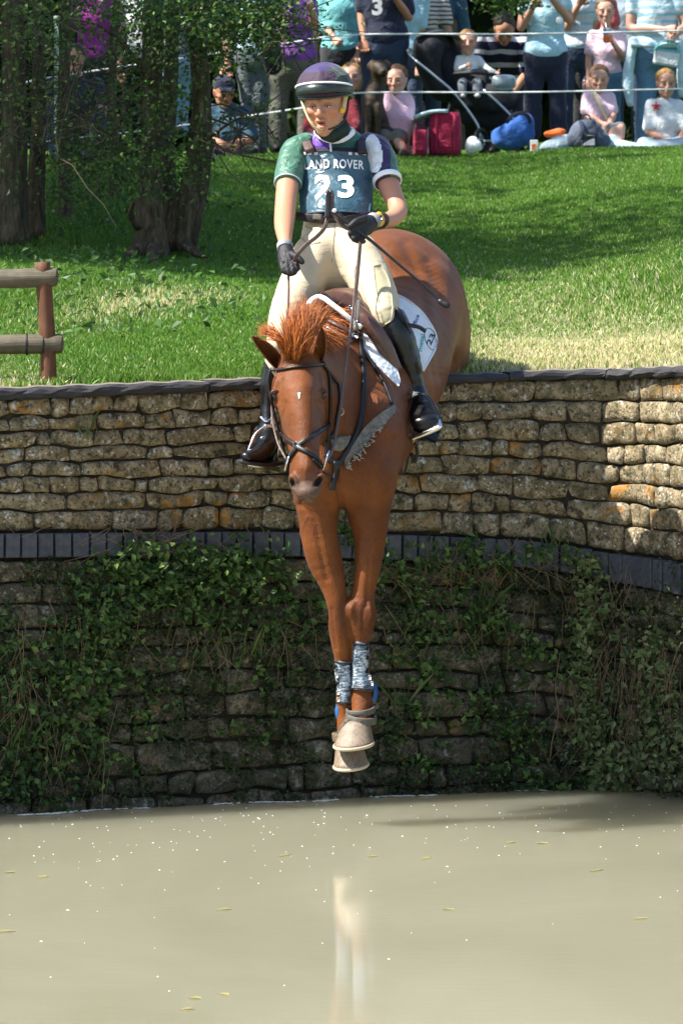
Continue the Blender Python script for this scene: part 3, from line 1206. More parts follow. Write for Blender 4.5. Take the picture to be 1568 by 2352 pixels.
    for i in range(26):
        t = (i + r.uniform(0, 1)) / 26
        b_ = P(697 + 85 * t, 806 - 74 * t + 24 * np.sin(3.1 * t), -1.16 + .48 * t)
        e = b_ + np.array([r.normal() * .02 + .035, r.normal() * .03, .035 + r.normal() * .01])
        lock(b_, b_ * .5 + e * .5 + np.array([-.01, 0, .03]), e + np.array([.03, -.02, -.03]), 26, .016)
    acc.build('mane', M['mane'], root)
    # tail, behind the haunches
    acc = Acc()
    for i in range(90):
        b = P(935, 690, .74) + r.normal(size=3) * .02
        p1 = b + np.array([.02 + r.normal() * .03, .16, .03])
        p2 = b + np.array([.04 + r.normal() * .05, .30 + r.normal() * .03, -.18])
        p3 = b + np.array([.03 + r.normal() * .06, .32 + r.normal() * .05, -.38 + r.normal() * .03])
        v, f = tube(resample([b, p1, p2, p3], 8), np.array([5, 5, 5, 4.5, 4, 3, 2, .6]) * .0012, 5, caps=False)
        acc.add(v, f)
    acc.build('tail', M['mane'], root)
    return root, bv, V, Q


M['lid'] = plain('eyelid', '#4a2410', .5, .4, var=.2)
M['hoof_rim'] = plain('hoof_rim', '#b9a88c', 0.5, 0.4, var=0.2)


def tack(bv):
    # ---- bridle
    br = thing('bridle', 'black leather bridle with crossed noseband on the chestnut horse\'s head', 'bridle', P(690, 950, -1.4))
    lb = M['leather_black']
    strap('browband', bv, [(622, 850), (640, 850), (660, 847), (682, 844), (712, 841), (741, 837)], 6.5, M['leather'], br, .008, .006)
    strap('cheek_strap', bv, [(736, 823), (743, 838), (751, 856), (755, 880), (757, 922), (757, 960), (755, 988), (753, 1022), (746, 1052)], 6.5, lb, br, .007, .006)
    strap('cheek_strap', bv, [(624, 850), (620, 880), (629, 930), (641, 980), (654, 1030), (662, 1056)], 5.5, lb, br, .007, .006)
    strap('throat_strap', bv, [(739, 838), (752, 855), (766, 871), (774, 888), (777, 921), (772, 955), (767, 992), (752, 1010)], 6, lb, br, .007, .008)
    strap('noseband', bv, [(638, 985), (650, 996), (664, 1010), (684, 1024)], 8.5, M['leather'], br, .008, .007)
    strap('noseband', bv, [(684, 1024), (705, 1010), (728, 994), (755, 974)], 9, lb, br, .008, .007)
    strap('noseband', bv, [(684, 1028), (700, 1036), (716, 1047), (733, 1062), (742, 1076)], 9, lb, br, .008, .007)
    strap('noseband', bv, [(684, 1028), (676, 1040), (668, 1052), (661, 1060)], 8, lb, br, .008, .007)
    q, nn = on_surf(bv, [(681, 1020), (689, 1027)], 2, .012)
    v, f = box(q.mean(0), (S(17, -1.4), .012, S(12, -1.4)), roty(.5))
    obj('noseband_ring', v, f, M['metal'], br)
    # bit rings
    for x, y, Y in ((748, 1058, -1.46), (660, 1060, -1.45)):
        a = np.linspace(0, 2 * np.pi, 21)
        c = P(x, y, Y)
        v, f = tube(c + np.stack([.012 * np.cos(a), .034 * np.sin(a), .036 * np.cos(a)], -1), .0038, 7, caps=False)
        obj('bit_ring', v, f, M['metal'], br)
    a = np.linspace(0, 2 * np.pi, 17)
    c = P(783, 945, -1.12)
    v, f = tube(c + np.stack([S(6, -1.1) * np.cos(a), .004 * np.sin(a), S(8, -1.1) * np.sin(a)], -1), .002, 6, caps=False)
    obj('martingale_ring', v, f, M['brass'], br)
    # ---- reins, held by the rider and clipped to the bit
    rn = thing('reins', 'brown leather reins running from the rider\'s gloved hands to the bit', 'reins', P(770, 800, -1.0))

    def rein(pts, wp, mat=None, nm='rein'):
        p = np.array(PL(pts))
        p = resample(p, max(12, len(pts) * 6))
        v, f = ribbon(p, np.tile([0.25, -1, .1], (len(p), 1)), np.full(len(p), S(wp, -.9)), .004)
        obj(nm, v, f, mat or M['rein'], rn)
    rein([(826, 556, -.74), (820, 620, -.82), (813, 690, -.94), (806, 750, -1.03), (799, 800, -1.08), (790, 868, -1.14), (783, 925, -1.19), (774, 980, -1.27), (764, 1030, -1.37), (751, 1058, -1.46)], 6)
    rein([(829, 556, -.73), (824, 620, -.80), (818, 680, -.90), (815, 735, -.98)], 4)
    rein([(662, 628, -.72), (663, 668, -.80), (660, 720, -.93), (648, 790, -1.08), (632, 870, -1.2), (624, 940, -1.3), (636, 1010, -1.39), (659, 1058, -1.45)], 5)
    rein([(676, 600, -.76), (684, 583, -.79), (703, 562, -.79), (727, 543, -.77), (744, 524, -.74), (752, 500, -.71), (754, 470, -.69), (754, 445, -.68), (758, 438, -.68), (763, 446, -.68), (763, 470, -.69), (766, 492, -.70), (790, 520, -.71), (818, 530, -.72)], 9)
    # dark stitched grip at the top of the loop
    rein([(751, 500, -.72), (753, 470, -.70), (754, 446, -.69), (758, 440, -.69)], 12, M['rubber'], 'rubber_grip')
    # ---- breastplate
    bp = thing('breastplate', 'black breastplate with worn grey fleece strap across the horse\'s chest', 'breastplate', P(800, 980, -.95))
    strap('neck_strap', bv, [(818, 742), (824, 775), (829, 815), (833, 860), (834, 905), (832, 945), (822, 978), (808, 1014), (788, 1048), (771, 1073)], 11, lb, bp, .009, .010)
    strap('breast_strap', bv, [(771, 1060), (768, 1082), (764, 1104), (760, 1122)], 13, lb, bp, .009, .010)
    strap('neck_strap', bv, [(751, 1012), (749, 1040), (756, 1056), (772, 1062)], 9, lb, bp, .008, .008)
    strap('neck_strap', bv, [(836, 815), (850, 832), (861, 850), (874, 872), (885, 895), (897, 930)], 7, lb, bp, .008, .008)
    strap('neck_strap', bv, [(760, 1098), (745, 1086), (730, 1070), (716, 1056)], 5, lb, bp, .006, .008)
    g = patch_grid([(906, 929), (886, 940), (862, 958), (836, 983), (818, 1010), (802, 1036), (790, 1056)], [(911, 939), (899, 957), (879, 978), (853, 1002), (833, 1029), (809, 1048), (794, 1074)], 22, 8, bv, .016, noise=.007, sm=5)
    rr = np.random.default_rng(5)
    g[:, -1, 2] += rr.normal(size=g.shape[0]) * .004
    v, f = shell(g, .014)
    obj('fleece', v, f, M['fleece'], bp)
    acc = Acc()
    for i in range(26):
        t = rr.uniform(.4, 1)
        k = int(t * (g.shape[0] - 1))
        b = g[k, -1] + [0, -.006, 0]
        e = b + np.array([.006 + rr.normal() * .007, -.006, -.009 + rr.normal() * .006])
        e2 = e + rr.normal(size=3) * [.008, .003, .006]
        v, f = tube(resample([b, (b + e) / 2 + rr.normal(size=3) * .005, e, e2], 6), np.array([3, 2.6, 2.6, 2.2, 1.8, .8]) * .0011, 5)
        acc.add(v, f)
    acc.build('fleece_fringe', M['fleece_pale'], bp)
    g = patch_grid([(760, 1010), (780, 1003), (806, 1000)], [(764, 1034), (784, 1036), (800, 1020)], 8, 5, bv, .012, noise=.004)
    v, f = shell(g, .008)
    obj('fleece', v, f, M['fleece'], bp)
    # ---- saddle pad
    sp = thing('saddle_pad', 'white quilted saddle pad with printed oval number under the brown saddle', 'saddle pad', P(880, 780, -.5))
    g = patch_grid([(826, 752), (832, 790), (852, 822), (882, 856), (915, 887)], [(836, 746), (866, 764), (893, 800), (910, 842), (920, 876)], 26, 10, bv, .012)
    v, f = shell(g, .008)
    obj('front_panel', v, f, M['pad'], sp)
    g2 = patch_grid([(884, 668), (893, 720), (915, 780), (940, 828), (968, 852)], [(899, 670), (940, 692), (978, 728), (1003, 785), (972, 852)], 30, 18, bv, .012)
    v, f = shell(g2, .008)
    rear = obj('rear_panel', v, f, M['pad'], sp)
    pbv = bvh_of(v, f)
    edge = g2[:, -1]
    vv, ff = tube(edge + [0, -.004, 0], .0042, 6)
    obj('binding', vv, ff, M['pad_edge'], rear)
    arc = np.array(PL([(708, 700, -.80), (716, 689, -.78), (730, 682, -.76), (745, 686, -.77), (760, 697, -.79), (782, 714, -.80), (803, 732, -.80), (829, 752, -.79)]))
    arc = resample(arc, 26)
    v, f = ribbon(arc, np.tile([-.2, -1, .5], (26, 1)), np.full(26, S(11, -.8)), .012)
    obj('front_binding', v, f, M['pad_edge'], sp)
    # number disc and print
    cx, cy = 989, 778
    th = np.linspace(0, 2 * np.pi, 29)
    ring = []
    for a in th:
        x = cx + 14 * math.cos(a) * .95 + 6 * math.sin(a)
        y = cy + 25 * math.sin(a)
        l, nn = hit(pbv, x, y)
        ring.append(P(x, y, (l[1] if l is not None else g2[-8, -3, 1]) - .003))
    ring = np.array(ring)
    v, f = tube(ring, .0013, 5, caps=False)
    obj('number_ring', v, f, M['black_print'], rear)
    print_text('number', '23', 989, 779, 27, 13, math.radians(66), pbv, M['black_print'], rear, .003, .03)
    print_text('sponsor_word', 'metal', 967, 787, 40, 10, math.radians(80), pbv, M['teal_print'], rear, .003, .02)
    print_text('sponsor_word', 'office', 954, 738, 33, 9, math.radians(72), pbv, M['purple_print'], rear, .003, .02)
    # ---- saddle
    sd = thing('saddle', 'brown leather saddle with knee rolls between the rider and the white pad', 'saddle', P(820, 720, -.5))
    s = Solid()
    s.chain([(P(742, 690, -.66), S(20, -.6), .05), (P(772, 690, -.64), S(26, -.6), .06), (P(812, 706, -.64), S(28, -.6), .06), (P(836, 735, -.66), S(22, -.6), .05)], k=.03)
    s.chain([(P(790, 690, -.55), .12, .05), (P(800, 690, -.3), .15, .05), (P(815, 672, -.02), .17, .06)], k=.05, u=np.array([1, 0, 0]))
    V, Q = s.mesh(.008, 2)
    obj('seat', V, Q, M['leather_brown'], sd)
    s = Solid()
    s.chain([(P(820, 714, -.74), S(17, -.7), .03), (P(848, 744, -.76), S(19, -.7), .035), (P(880, 790, -.76), S(20, -.7), .03), (P(908, 846, -.74), S(15, -.7), .022)], k=.02)
    V, Q = s.mesh(.007, 2)
    obj('knee_roll', V, Q, M['leather_brown'], sd)
    s = Solid()
    s.chain([(P(758, 712, -.74), S(12, -.7), .02), (P(700, 745, -.74), S(17, -.7), .03), (P(662, 800, -.72), S(16, -.7), .02), (P(640, 850, -.70), S(14, -.7), .02)], k=.02)
    V, Q = s.mesh(.008, 2)
    obj('knee_roll', V, Q, M['leather_brown'], sd)
    for pts in ([(752, 735, -.86), (772, 745, -.88), (792, 756, -.89), (812, 768, -.88)], [(748, 750, -.88), (770, 762, -.90), (790, 774, -.91), (808, 786, -.91)]):
        p = resample(PL(pts), 12)
        v, f = ribbon(p, np.tile([-.1, -1, .6], (12, 1)), np.full(12, S(9, -.9)), .010)
        obj('front_strap', v, f, M['leather_brown'], sd)
    p = resample(PL([(822, 690, -.80), (821, 712, -.84), (818, 735, -.87), (816, 760, -.9)]), 10)
    v, f = ribbon(p, np.tile([0, -1, .1], (10, 1)), np.full(10, S(11, -.8)), .008)
    obj('front_strap', v, f, M['strap_grey'], sd)
    for x, y in ((806, 706), (822, 742), (815, 770)):
        v, f = box(P(x, y, -.90), (S(14, -.9), .012, S(10, -.9)), roty(.2))
        obj('buckle', v, f, M['metal'], sd)
    # girth and billets hanging at the horse's left side
    gl = thing('girth', 'black girth and leather billets behind the right image boot', 'girth', P(930, 1010, -.55))
    gl['label'] = 'black girth with loose leather billets hanging beside the horse\'s chest'
    for pts, w, m_ in (([(928, 905, -.62), (932, 960, -.64), (934, 1010, -.64), (928, 1060, -.62), (920, 1090, -.6)], 20, lb),
                       ([(944, 1000, -.68), (954, 1020, -.69), (958, 1040, -.69), (952, 1062, -.68), (944, 1040, -.68)], 6, M['leather']),
                       ([(945, 985, -.67), (936, 1015, -.68), (930, 1050, -.67), (924, 1082, -.65)], 7, M['leather_brown'])):
        p = resample(PL(pts), 16)
        v, f = ribbon(p, np.tile([.4, -1, .1], (16, 1)), np.full(16, S(w, -.6)), .008)
        obj('billet', v, f, m_, gl)
    v, f = box(P(951, 1016, -.70), (S(9, -.7), .01, S(14, -.7)))
    obj('buckle', v, f, M['brass'], gl)
    # ---- leg boots
    def cuff(lab, pts, cat='leg boot'):
        o = thing('tendon_boot', lab, cat, P(pts[2][0], pts[2][1], pts[2][2]), 'boots on the horse\'s forelegs')
        rings = []
        c = np.array([P(x, y, Y) for x, y, Y, a, b in pts])
        cc = resample(c, 26)
        tt = np.linspace(0, len(pts) - 1, 26)
        aa = np.interp(tt, range(len(pts)), [p[3] for p in pts])
        bb = np.interp(tt, range(len(pts)), [p[4] for p in pts])
        a = np.linspace(0, 2 * np.pi, 30, endpoint=False)
        for i in range(26):
            w = S(aa[i], -1) * (1 + .02 * math.sin(i * 2.1))
            r0 = cc[i] + np.stack([w * np.cos(a), bb[i] * np.sin(a) * (1 + .02 * np.sin(3 * a + i)), .004 * np.sin(2 * a + i * .5)], -1)
            rings.append(r0)
        ins = [cc[i] + (rings[i] - cc[i]) * .86 for i in (25, 0)]
        v, f = loft([ins[1]] + rings + [ins[0]], caps=False)
        obj('shell', v, f, M['tboot'], o)
        for i in (1, 24):
            v, f = tube(np.vstack([rings[i], rings[i][:1]]), .0035, 6, caps=False)
            obj('binding', v, f, M['rubber'], o)
        rr_ = np.random.default_rng(int(pts[0][0]))
        for i in (4, 8, 12, 16, 20):
            k = rings[i]
            sgn = 7 if pts[0][0] > 800 else 22
            v, f = box(cc[i] + (k[sgn - 4 if sgn > 20 else 27] - cc[i]) * 1.03, (.010, .02, .016))
            obj('strap_end', v, f, M['pad_edge'] if rr_.random() > .4 else M['rubber'], o)
        return o, rings
    o, rg = cuff('wet grey tendon boot high on the straighter foreleg', [(828, 1474, -.985, 18.5, .046), (828, 1500, -.985, 20, .048), (827, 1540, -.98, 19.5, .046), (832, 1566, -.98, 25, .055), (834, 1584, -.985, 30, .060)])
    p = resample(PL([(806, 1582, -1.0), (806, 1600, -1.0), (812, 1570, -1.03)]), 6)
    p = resample(PL([(858, 1570, -1.0), (863, 1588, -1.0), (860, 1604, -1.0), (852, 1614, -1.0)]), 8)
    v, f = ribbon(p, np.tile([1, -.4, 0], (8, 1)), np.full(8, .03), .006)
    obj('lining', v, f, M['blue_lining'], o)
    o, rg = cuff('wet grey tendon boot lower down on the rear foreleg', [(788, 1518, -.97, 20, .046), (788, 1540, -.968, 20, .046), (790, 1575, -.965, 17.5, .044), (791, 1600, -.965, 17.5, .046), (791, 1616, -.968, 18.5, .050)])
    p = resample(PL([(777, 1618, -.98), (774, 1632, -.98), (776, 1646, -.98), (784, 1652, -.985)]), 8)
    v, f = ribbon(p, np.tile([-1, -.4, 0], (8, 1)), np.full(8, .03), .006)
    obj('lining', v, f, M['blue_lining'], o)
    # overreach boots: leather bells with straps
    ob = thing('overreach_boot', 'grey strapped overreach boot round the front pastern', 'hoof boot', P(826, 1645, -1.03), 'overreach boots on the front hooves')
    a = np.linspace(0, 2 * np.pi, 33)
    for (x, y, Y, w, d, hh, tl) in ((828, 1632, -1.02, 31, .055, 13, 3), (829, 1650, -1.03, 33, .060, 16, -4)):
        c = P(x, y, Y)
        pts = c + np.stack([S(w, -1) * np.cos(a), d * np.sin(a), S(tl, -1) * np.cos(a) + .008 * np.sin(a)], -1)
        v, f = ribbon(pts, pts - c, np.full(33, S(hh, -1)), .008)
        obj('strap', v, f, M['strap_grey'], ob)
    p = resample(PL([(800, 1655, -1.075), (789, 1668, -1.07), (781, 1684, -1.06), (778, 1696, -1.06)]), 9)
    v, f = ribbon(p, np.tile([-.4, -1, 0], (9, 1)), np.full(9, S(13, -1)), .008)
    obj('strap', v, f, M['strap_grey'], ob)
    ob = thing('overreach_boot', 'worn brown overreach boot at the lower rear hoof', 'hoof boot', P(796, 1690, -1.0), 'overreach boots on the front hooves')
    for (x, y, Y, w, d, hh, tl) in ((797, 1690, -.995, 31, .060, 20, 4),):
        c = P(x, y, Y)
        pts = c + np.stack([S(w, -1) * np.cos(a), d * np.sin(a), S(tl, -1) * np.cos(a)], -1)
        v, f = ribbon(pts, pts - c, np.full(33, S(hh, -1)), .008)
        obj('strap', v, f, M['bell'], ob)


WX = np.array([-1.4, 0, 0.97, 1.1, 1.2, 1.36])
WYv = np.array([-.69, 0, .43, .43, .33, .05])

# ------------------------------------------------------------------ people
def head_template(vox, open_mouth=0.0, ears=True):
    """head facing -y, origin at its middle, 0.225 m from chin to crown; returns mesh and a colour for every vertex"""
    s = Solid()
    s.ell((0, .018, .038), (.074, .092, .080), k=.0)
    s.chain([((0, -.035, .035), .064, .052), ((0, -.042, -.02), .058, .046), ((0, -.045, -.070), .042, .040), ((0, -.052, -.094), .026, .026)], k=.03, u=(1, 0, 0))
    s.chain([((-.058, .015, -.025), .014, .03), ((-.044, -.02, -.075), .013, .02)], k=.035, u=(1, 0, 0))
    s.chain([((.058, .015, -.025), .014, .03), ((.044, -.02, -.075), .013, .02)], k=.035, u=(1, 0, 0))
    for sx in (-1, 1):
        s.ell((sx * .040, -.064, -.018), (.022, .020, .017), k=.025)
        s.ell((sx * .032, -.076, .028), (.024, .014, .009), k=.016)
        s.ell((sx * .032, -.098, .008), (.019, .017, .012), k=.014, sub=True)
        s.ell((sx * .032, -.077, .006), (.0145, .0125, .0115), k=.004)
        if ears:
            s.ell((sx * .076, .006, -.002), (.008, .018, .030), roty(sx * .15), k=.012)
    s.chain([((0, -.086, .016), .0085, .010), ((0, -.100, -.012), .0105, .012), ((0, -.106, -.026), .0125, .012)], k=.014, u=(1, 0, 0))
    for sx in (-1, 1):
        s.ell((sx * .0125, -.094, -.030), (.0085, .011, .0075), k=.008)
    s.ell((0, -.088, -.054), (.020, .012, .0075), k=.010)
    s.ell((0, -.086, -.068 - open_mouth), (.020, .012, .0078), k=.010)
    s.ell((0, -.100, -.0605 - open_mouth * .5), (.017, .014, .0018 + open_mouth * .5), k=.004, sub=True)
    s.ell((0, -.070, -.094 - open_mouth * .6), (.020, .018, .014), k=.02)
    V, Q = s.mesh(vox, 1)
    x, y, z = V.T
    col = np.ones((len(V), 3))
    lip = np.exp(-((x / .018) ** 4)) * np.exp(-(((z + .061 + open_mouth * .5) / (.012 + open_mouth * .5)) ** 4)) * (y < -.074)
    col = col * (1 - lip[:, None] * np.array([.15, .36, .34]))
    brow = np.exp(-(((np.abs(x) - .034) / .018) ** 4)) * np.exp(-(((z - .031 + .12 * (np.abs(x) - .034)) / .0048) ** 2)) * (y < -.05)
    col = col * (1 - brow[:, None] * np.array([.40, .46, .50]))
    cheek = np.exp(-(((np.abs(x) - .043) / .02) ** 2)) * np.exp(-(((z + .028) / .022) ** 2)) * (y < -.03) + .8 * np.exp(-((x / .013) ** 2) - ((z + .026) / .012) ** 2) * (y < -.09)
    col = col * (1 - np.clip(cheek, 0, 1)[:, None] * np.array([0, .22, .22]))
    lash = np.exp(-(((np.abs(x) - .032) / .015) ** 4)) * np.exp(-(((z - .0065) / .0055) ** 2)) * (y < -.06)
    col = col * (1 - lash[:, None] * np.array([.55, .60, .60]))
    return V, Q, col


HEAD = head_template(.0058)
HEADF = head_template(.0032, .013, True)


def finger_tubes(acc, wrist, knuck, side, palmn, curl=0.6, sc=1.0, col=(1, 1, 1)):
    """palm block, four unequal bent fingers and a thumb, added to one mesh"""
    wrist, knuck = np.asarray(wrist, float), np.asarray(knuck, float)
    d = unit(knuck - wrist)
    side = unit(np.asarray(side, float) - np.dot(side, d) * d)
    pn = np.cross(d, side)
    if np.dot(pn, palmn) < 0:
        pn = -pn
    L = np.linalg.norm(knuck - wrist)
    rings = []
    a = np.linspace(0, 2 * np.pi, 12, endpoint=False)
    for t, w, h in ((-.15, .024, .019), (.1, .030, .017), (.55, .038, .016), (.9, .040, .014), (1.05, .034, .010)):
        c = wrist + d * L * t
        rings.append(c + sc * (w * np.cos(a)[:, None] * side + h * np.sin(a)[:, None] * pn))
    v, f = loft(rings)
    acc.add(v, f, col)
    for i, (o, l) in enumerate(((-.028, .062), (-.0095, .074), (.0095, .070), (.028, .054))):
        b = wrist + d * L * .95 + side * o * sc
        a1, a2, a3 = curl * .8, curl * 1.8, curl * 2.5
        p = [b]
        for ang, fl in ((a1, .42), (a2, .32), (a3, .26)):
            p.append(p[-1] + (d * math.cos(ang) + pn * math.sin(ang)) * l * sc * fl)
        v, f = tube(np.array(p), np.array([.0098, .0092, .0085, .0065]) * sc, 7, n=7)
        acc.add(v, f, col)
    b = wrist + d * L * .25 - side * .028 * sc
    p = [b, b + (d * .55 - side * .7 + pn * .25) * .03 * sc, b + (d * 1.2 - side * .75 + pn * .7) * .045 * sc, b + (d * 1.5 - side * .35 + pn * 1.1) * .055 * sc]
    v, f = tube(np.array(p), np.array([.0125, .0115, .0105, .0075]) * sc, 7, n=7)
    acc.add(v, f, col)


def rider():
    who = thing('person', 'rider in purple and green silks and a numbered blue bib, leaning back on the horse', 'person', P(770, 690, -.4))
    pf = lambda x, y, Y, a, b: (P(x, y, Y), S(a, Y), b)
    skin = M['skin_tan']
    # ---- body: head, neck, arms and the trunk under the clothes, one surface
    Rh = rotz(-.24) @ rotx(.13) @ roty(-.05)
    HC = P(747, 240, -.27)
    sc = .98
    hv, hq, hc = HEADF
    hV = HC + (hv * sc) @ Rh.T
    s = Solid()
    s.chain([pf(752, 262, -.20, 29, .052), pf(768, 312, -.13, 36, .056), pf(772, 345, -.10, 60, .06), pf(772, 430, -.13, 60, .06), pf(770, 505, -.23, 56, .05), pf(772, 590, -.32, 66, .07)], k=.03, u=(1, 0, 0))
    s.chain([pf(690, 338, -.12, 24, .042), pf(667, 385, -.18, 27, .046), pf(659, 440, -.28, 25.5, .043), pf(654, 490, -.38, 24, .042), pf(652, 520, -.48, 22, .036), pf(654, 552, -.60, 15.5, .027), pf(657, 572, -.66, 14, .024)], k=.02)
    s.chain([pf(858, 338, -.12, 24, .042), pf(880, 380, -.16, 27, .046), pf(893, 425, -.22, 25, .043), pf(911, 470, -.30, 22, .040), pf(913, 488, -.34, 21, .037), pf(897, 503, -.44, 19, .034), pf(872, 506, -.56, 15, .027), pf(858, 509, -.62, 14, .024)], k=.02)
    for side in (-1, 1):
        pts = [(728, 600, -.36), (648, 740, -.60), (622, 880, -.60), (612, 1000, -.62)] if side < 0 else [(815, 600, -.36), (888, 715, -.62), (945, 870, -.62), (965, 950, -.66)]
        s.chain([(P(*pts[0]), .06, .06), (P(*pts[1]), .04, .04), (P(*pts[2]), .03, .03), (P(*pts[3]), .03, .03)], k=.03)
    V, Q = s.mesh(.006, 1)
    A = Acc()
    A.add(V, [Q], (1, 1, 1))
    A.add(hV, [hq], hc)
    body = A.build('body', skin, who)
    # eyes cast down: dark line of lashes over a little white
    for sx in (-1, 1):
        c = HC + Rh @ (np.array([sx * .0305, -.0842, .0005]) * sc)
        v, f = ball(c, (.0115, .005, .0042), Rh, 12, 7)
        e = obj('eye', v, f, M['eye_white'], who)
        v, f = ball(HC + Rh @ (np.array([sx * .0305 - .001, -.0870, -.0006]) * sc), (.0048, .0035, .0036), Rh, 10, 7)
        obj('iris', v, f, M['eye_dark'], e)
        a = np.linspace(-1, 1, 9)
        p = np.array([HC + Rh @ (np.array([sx * .0305 + t * .0135, -.0885 + .004 * t * t, .0038 - .003 * t * t]) * sc) for t in a])
        v, f = tube(p, .0016, 5)
        obj('eyelashes', v, f, M['eye_dark'], e)
    v, f = ball(HC + Rh @ (np.array([0, -.0840, -.0655]) * sc), (.0150, .006, .0042), Rh, 12, 7)
    obj('mouth_opening', v, f, M['mouth'], who)
    # hair bun line under the helmet: only a little at the temples
    # ---- breeches
    s = Solid()
    s.chain([pf(772, 494, -.235, 72, .10), pf(772, 540, -.27, 80, .105), pf(772, 590, -.32, 88, .12), pf(770, 622, -.35, 76, .10)], k=.03, u=(1, 0, 0))
    s.chain([pf(722, 590, -.37, 52, .105), pf(692, 655, -.46, 52, .105), pf(662, 720, -.58, 43, .085), pf(647, 765, -.64, 34, .07), pf(638, 820, -.62, 29, .06), pf(632, 850, -.6, 25, .055)], k=.035)
    s.chain([pf(822, 590, -.37, 52, .105), pf(848, 640, -.46, 50, .105), pf(874, 690, -.58, 42, .085), pf(885, 722, -.66, 31, .068), pf(893, 748, -.66, 26, .052)], k=.035)
    V, Q = s.mesh(.0055, 1)
    V = V + vnormals(V, [Q]) * (wob(V * [1, 1, 2.2], 34, 8) * .0012)[:, None]
    br = obj('breeches', V, Q, M['breeches'], who)
    bb = bvh_of(V, Q)
    g = patch_grid([(858, 610), (860, 640), (866, 680), (876, 730), (884, 745)], [(874, 606), (893, 640), (900, 680), (902, 712), (896, 738)], 18, 8, bb, .003)
    v, f = shell(g, .004)
    obj('knee_patch', v, f, M['breeches_patch'], br)
    for pts in ([(768, 512), (767, 540), (763, 575), (762, 600)], [(690, 545), (710, 560), (735, 556)], [(700, 520), (720, 526), (742, 525)], [(826, 700), (818, 660), (815, 620), (828, 590)], [(856, 735), (840, 690), (828, 650)]):
        q, nn = on_surf(bb, pts, 14, .001)
        v, f = tube(q, .0013, 5)
        obj('seam', v, f, M['seam'], br)
    # ---- shirt: body and two sleeves of different silks
    s = Solid()
    s.chain([pf(770, 322, -.12, 44, .072), pf(772, 350, -.10, 78, .090), pf(772, 430, -.13, 78, .098)], k=.03, u=(1, 0, 0))
    V, Q = s.mesh(.006, 1)
    d = 20 + V[:, 1]
    px = 784 + V[:, 0] * F / d
    fc = Q.mean(1)
    left = px[Q].mean(1) < 764
    A = obj('shirt_body', V, [Q[left], Q[~left]], [M['purple_satin'], M['green_satin']], who)
    A.data.polygons.foreach_set('material_index', np.concatenate([np.zeros(left.sum(), np.int32), np.ones((~left).sum(), np.int32)]))
    for nm, chain, m_, endp in (('sleeve', [pf(700, 332, -.11, 28, .052), pf(681, 346, -.13, 33, .058), pf(668, 380, -.18, 34, .058), pf(661, 422, -.25, 31, .053)], 'green_satin', 0),
                                ('sleeve', [pf(846, 332, -.11, 28, .052), pf(865, 344, -.13, 33, .058), pf(880, 378, -.17, 34, .056), pf(890, 418, -.22, 30, .053)], 'purple_satin', 1)):
        s = Solid()
        s.chain(chain, k=.02)
        e = chain[-1][0]
        dr = unit(chain[-1][0] - chain[-2][0])
        s.cut(e + dr * .004, dr)
        V, Q = s.mesh(.0052, 1)
        V = V + vnormals(V, [Q]) * (wob(V * [1, 1, 2], 46, 4 + endp) * .0032)[:, None]
        mm = [M[m_] if not endp else M['navy_satin']]
        sl_ = obj(nm, V, Q, mm, who)
        if endp:
            d = 20 + V[:, 1]
            X_, Y_ = 784 + V[:, 0] * F / d, YH + (H - V[:, 2]) * F / d
            cx, cy = X_[Q].mean(1), Y_[Q].mean(1)
            white = ((cx - 857) / 21) ** 2 + ((cy - 352 - (cx - 857) * .3) / 44) ** 2 < 1
            grn = (cx > 897) & (cy < 408)
            sl_.data.materials.append(M['white_satin'])
            sl_.data.materials.append(M['green_satin'])
            sl_.data.polygons.foreach_set('material_index', np.where(white, 1, np.where(grn, 2, 0)).astype(np.int32))
            # white cuff
            T = dr
            u_ = unit(np.cross(T, [0, 1, 0]))
            v_ = np.cross(T, u_)
            a = np.linspace(0, 2 * np.pi, 30)
            c = e - dr * .010
            p = c + S(31.5, -.22) * np.cos(a)[:, None] * u_ + .0545 * np.sin(a)[:, None] * v_
            vv, ff = ribbon(p, p - c, np.full(30, .022), .006)
            obj('cuff', vv, ff, M['white_print'], sl_)
        else:
            T = dr
            u_ = unit(np.cross(T, [0, 1, 0]))
            v_ = np.cross(T, u_)
            a = np.linspace(0, 2 * np.pi, 30)
            c = e - dr * .002
            p = c + S(31.5, -.25) * np.cos(a)[:, None] * u_ + .0535 * np.sin(a)[:, None] * v_
            vv, ff = tube(p, .0022, 5, caps=False)
            obj('cuff', vv, ff, M['piping'], sl_)
    # ---- body protector
    s = Solid()
    s.chain([pf(770, 352, -.13, 76, .104), pf(772, 400, -.14, 82, .112), pf(772, 455, -.18, 84, .115), pf(774, 490, -.25, 82, .112), pf(775, 500, -.27, 83, .112)], k=.03, u=(1, 0, 0))
    s.cut(P(772, 340, -.13), P(772, 300, -.13) - P(772, 340, -.13))
    s.cut(P(772, 503, -.27), P(772, 540, -.27) - P(772, 503, -.27))
    V, Q = s.mesh(.006, 1)
    vest = obj('body_protector', V, Q, M['navy_vest'], who)
    vb = bvh_of(V, Q)
    g = patch_grid([(698, 347), (692, 380), (688, 420), (687, 455), (690, 489)], [(846, 350), (852, 380), (856, 420), (853, 455), (848, 489)], 24, 30, vb, .010, noise=.002, seed=4)
    for j in range(g.shape[1]):
        t = j / (g.shape[1] - 1) * 2 - 1
        g[:, j, 2] += .012 * (1 - t * t) - .006
    v, f = shell(g, .005)
    bib = obj('bib', v, f, M['bib'], who)
    bbv = bvh_of(v, f)
    print_text('lettering', 'LAND ROVER', 767, 375, 137, 21, 0, bbv, M['white_print'], bib, .005, .022, arc=3.5, space=1.10, fallback=-.3)
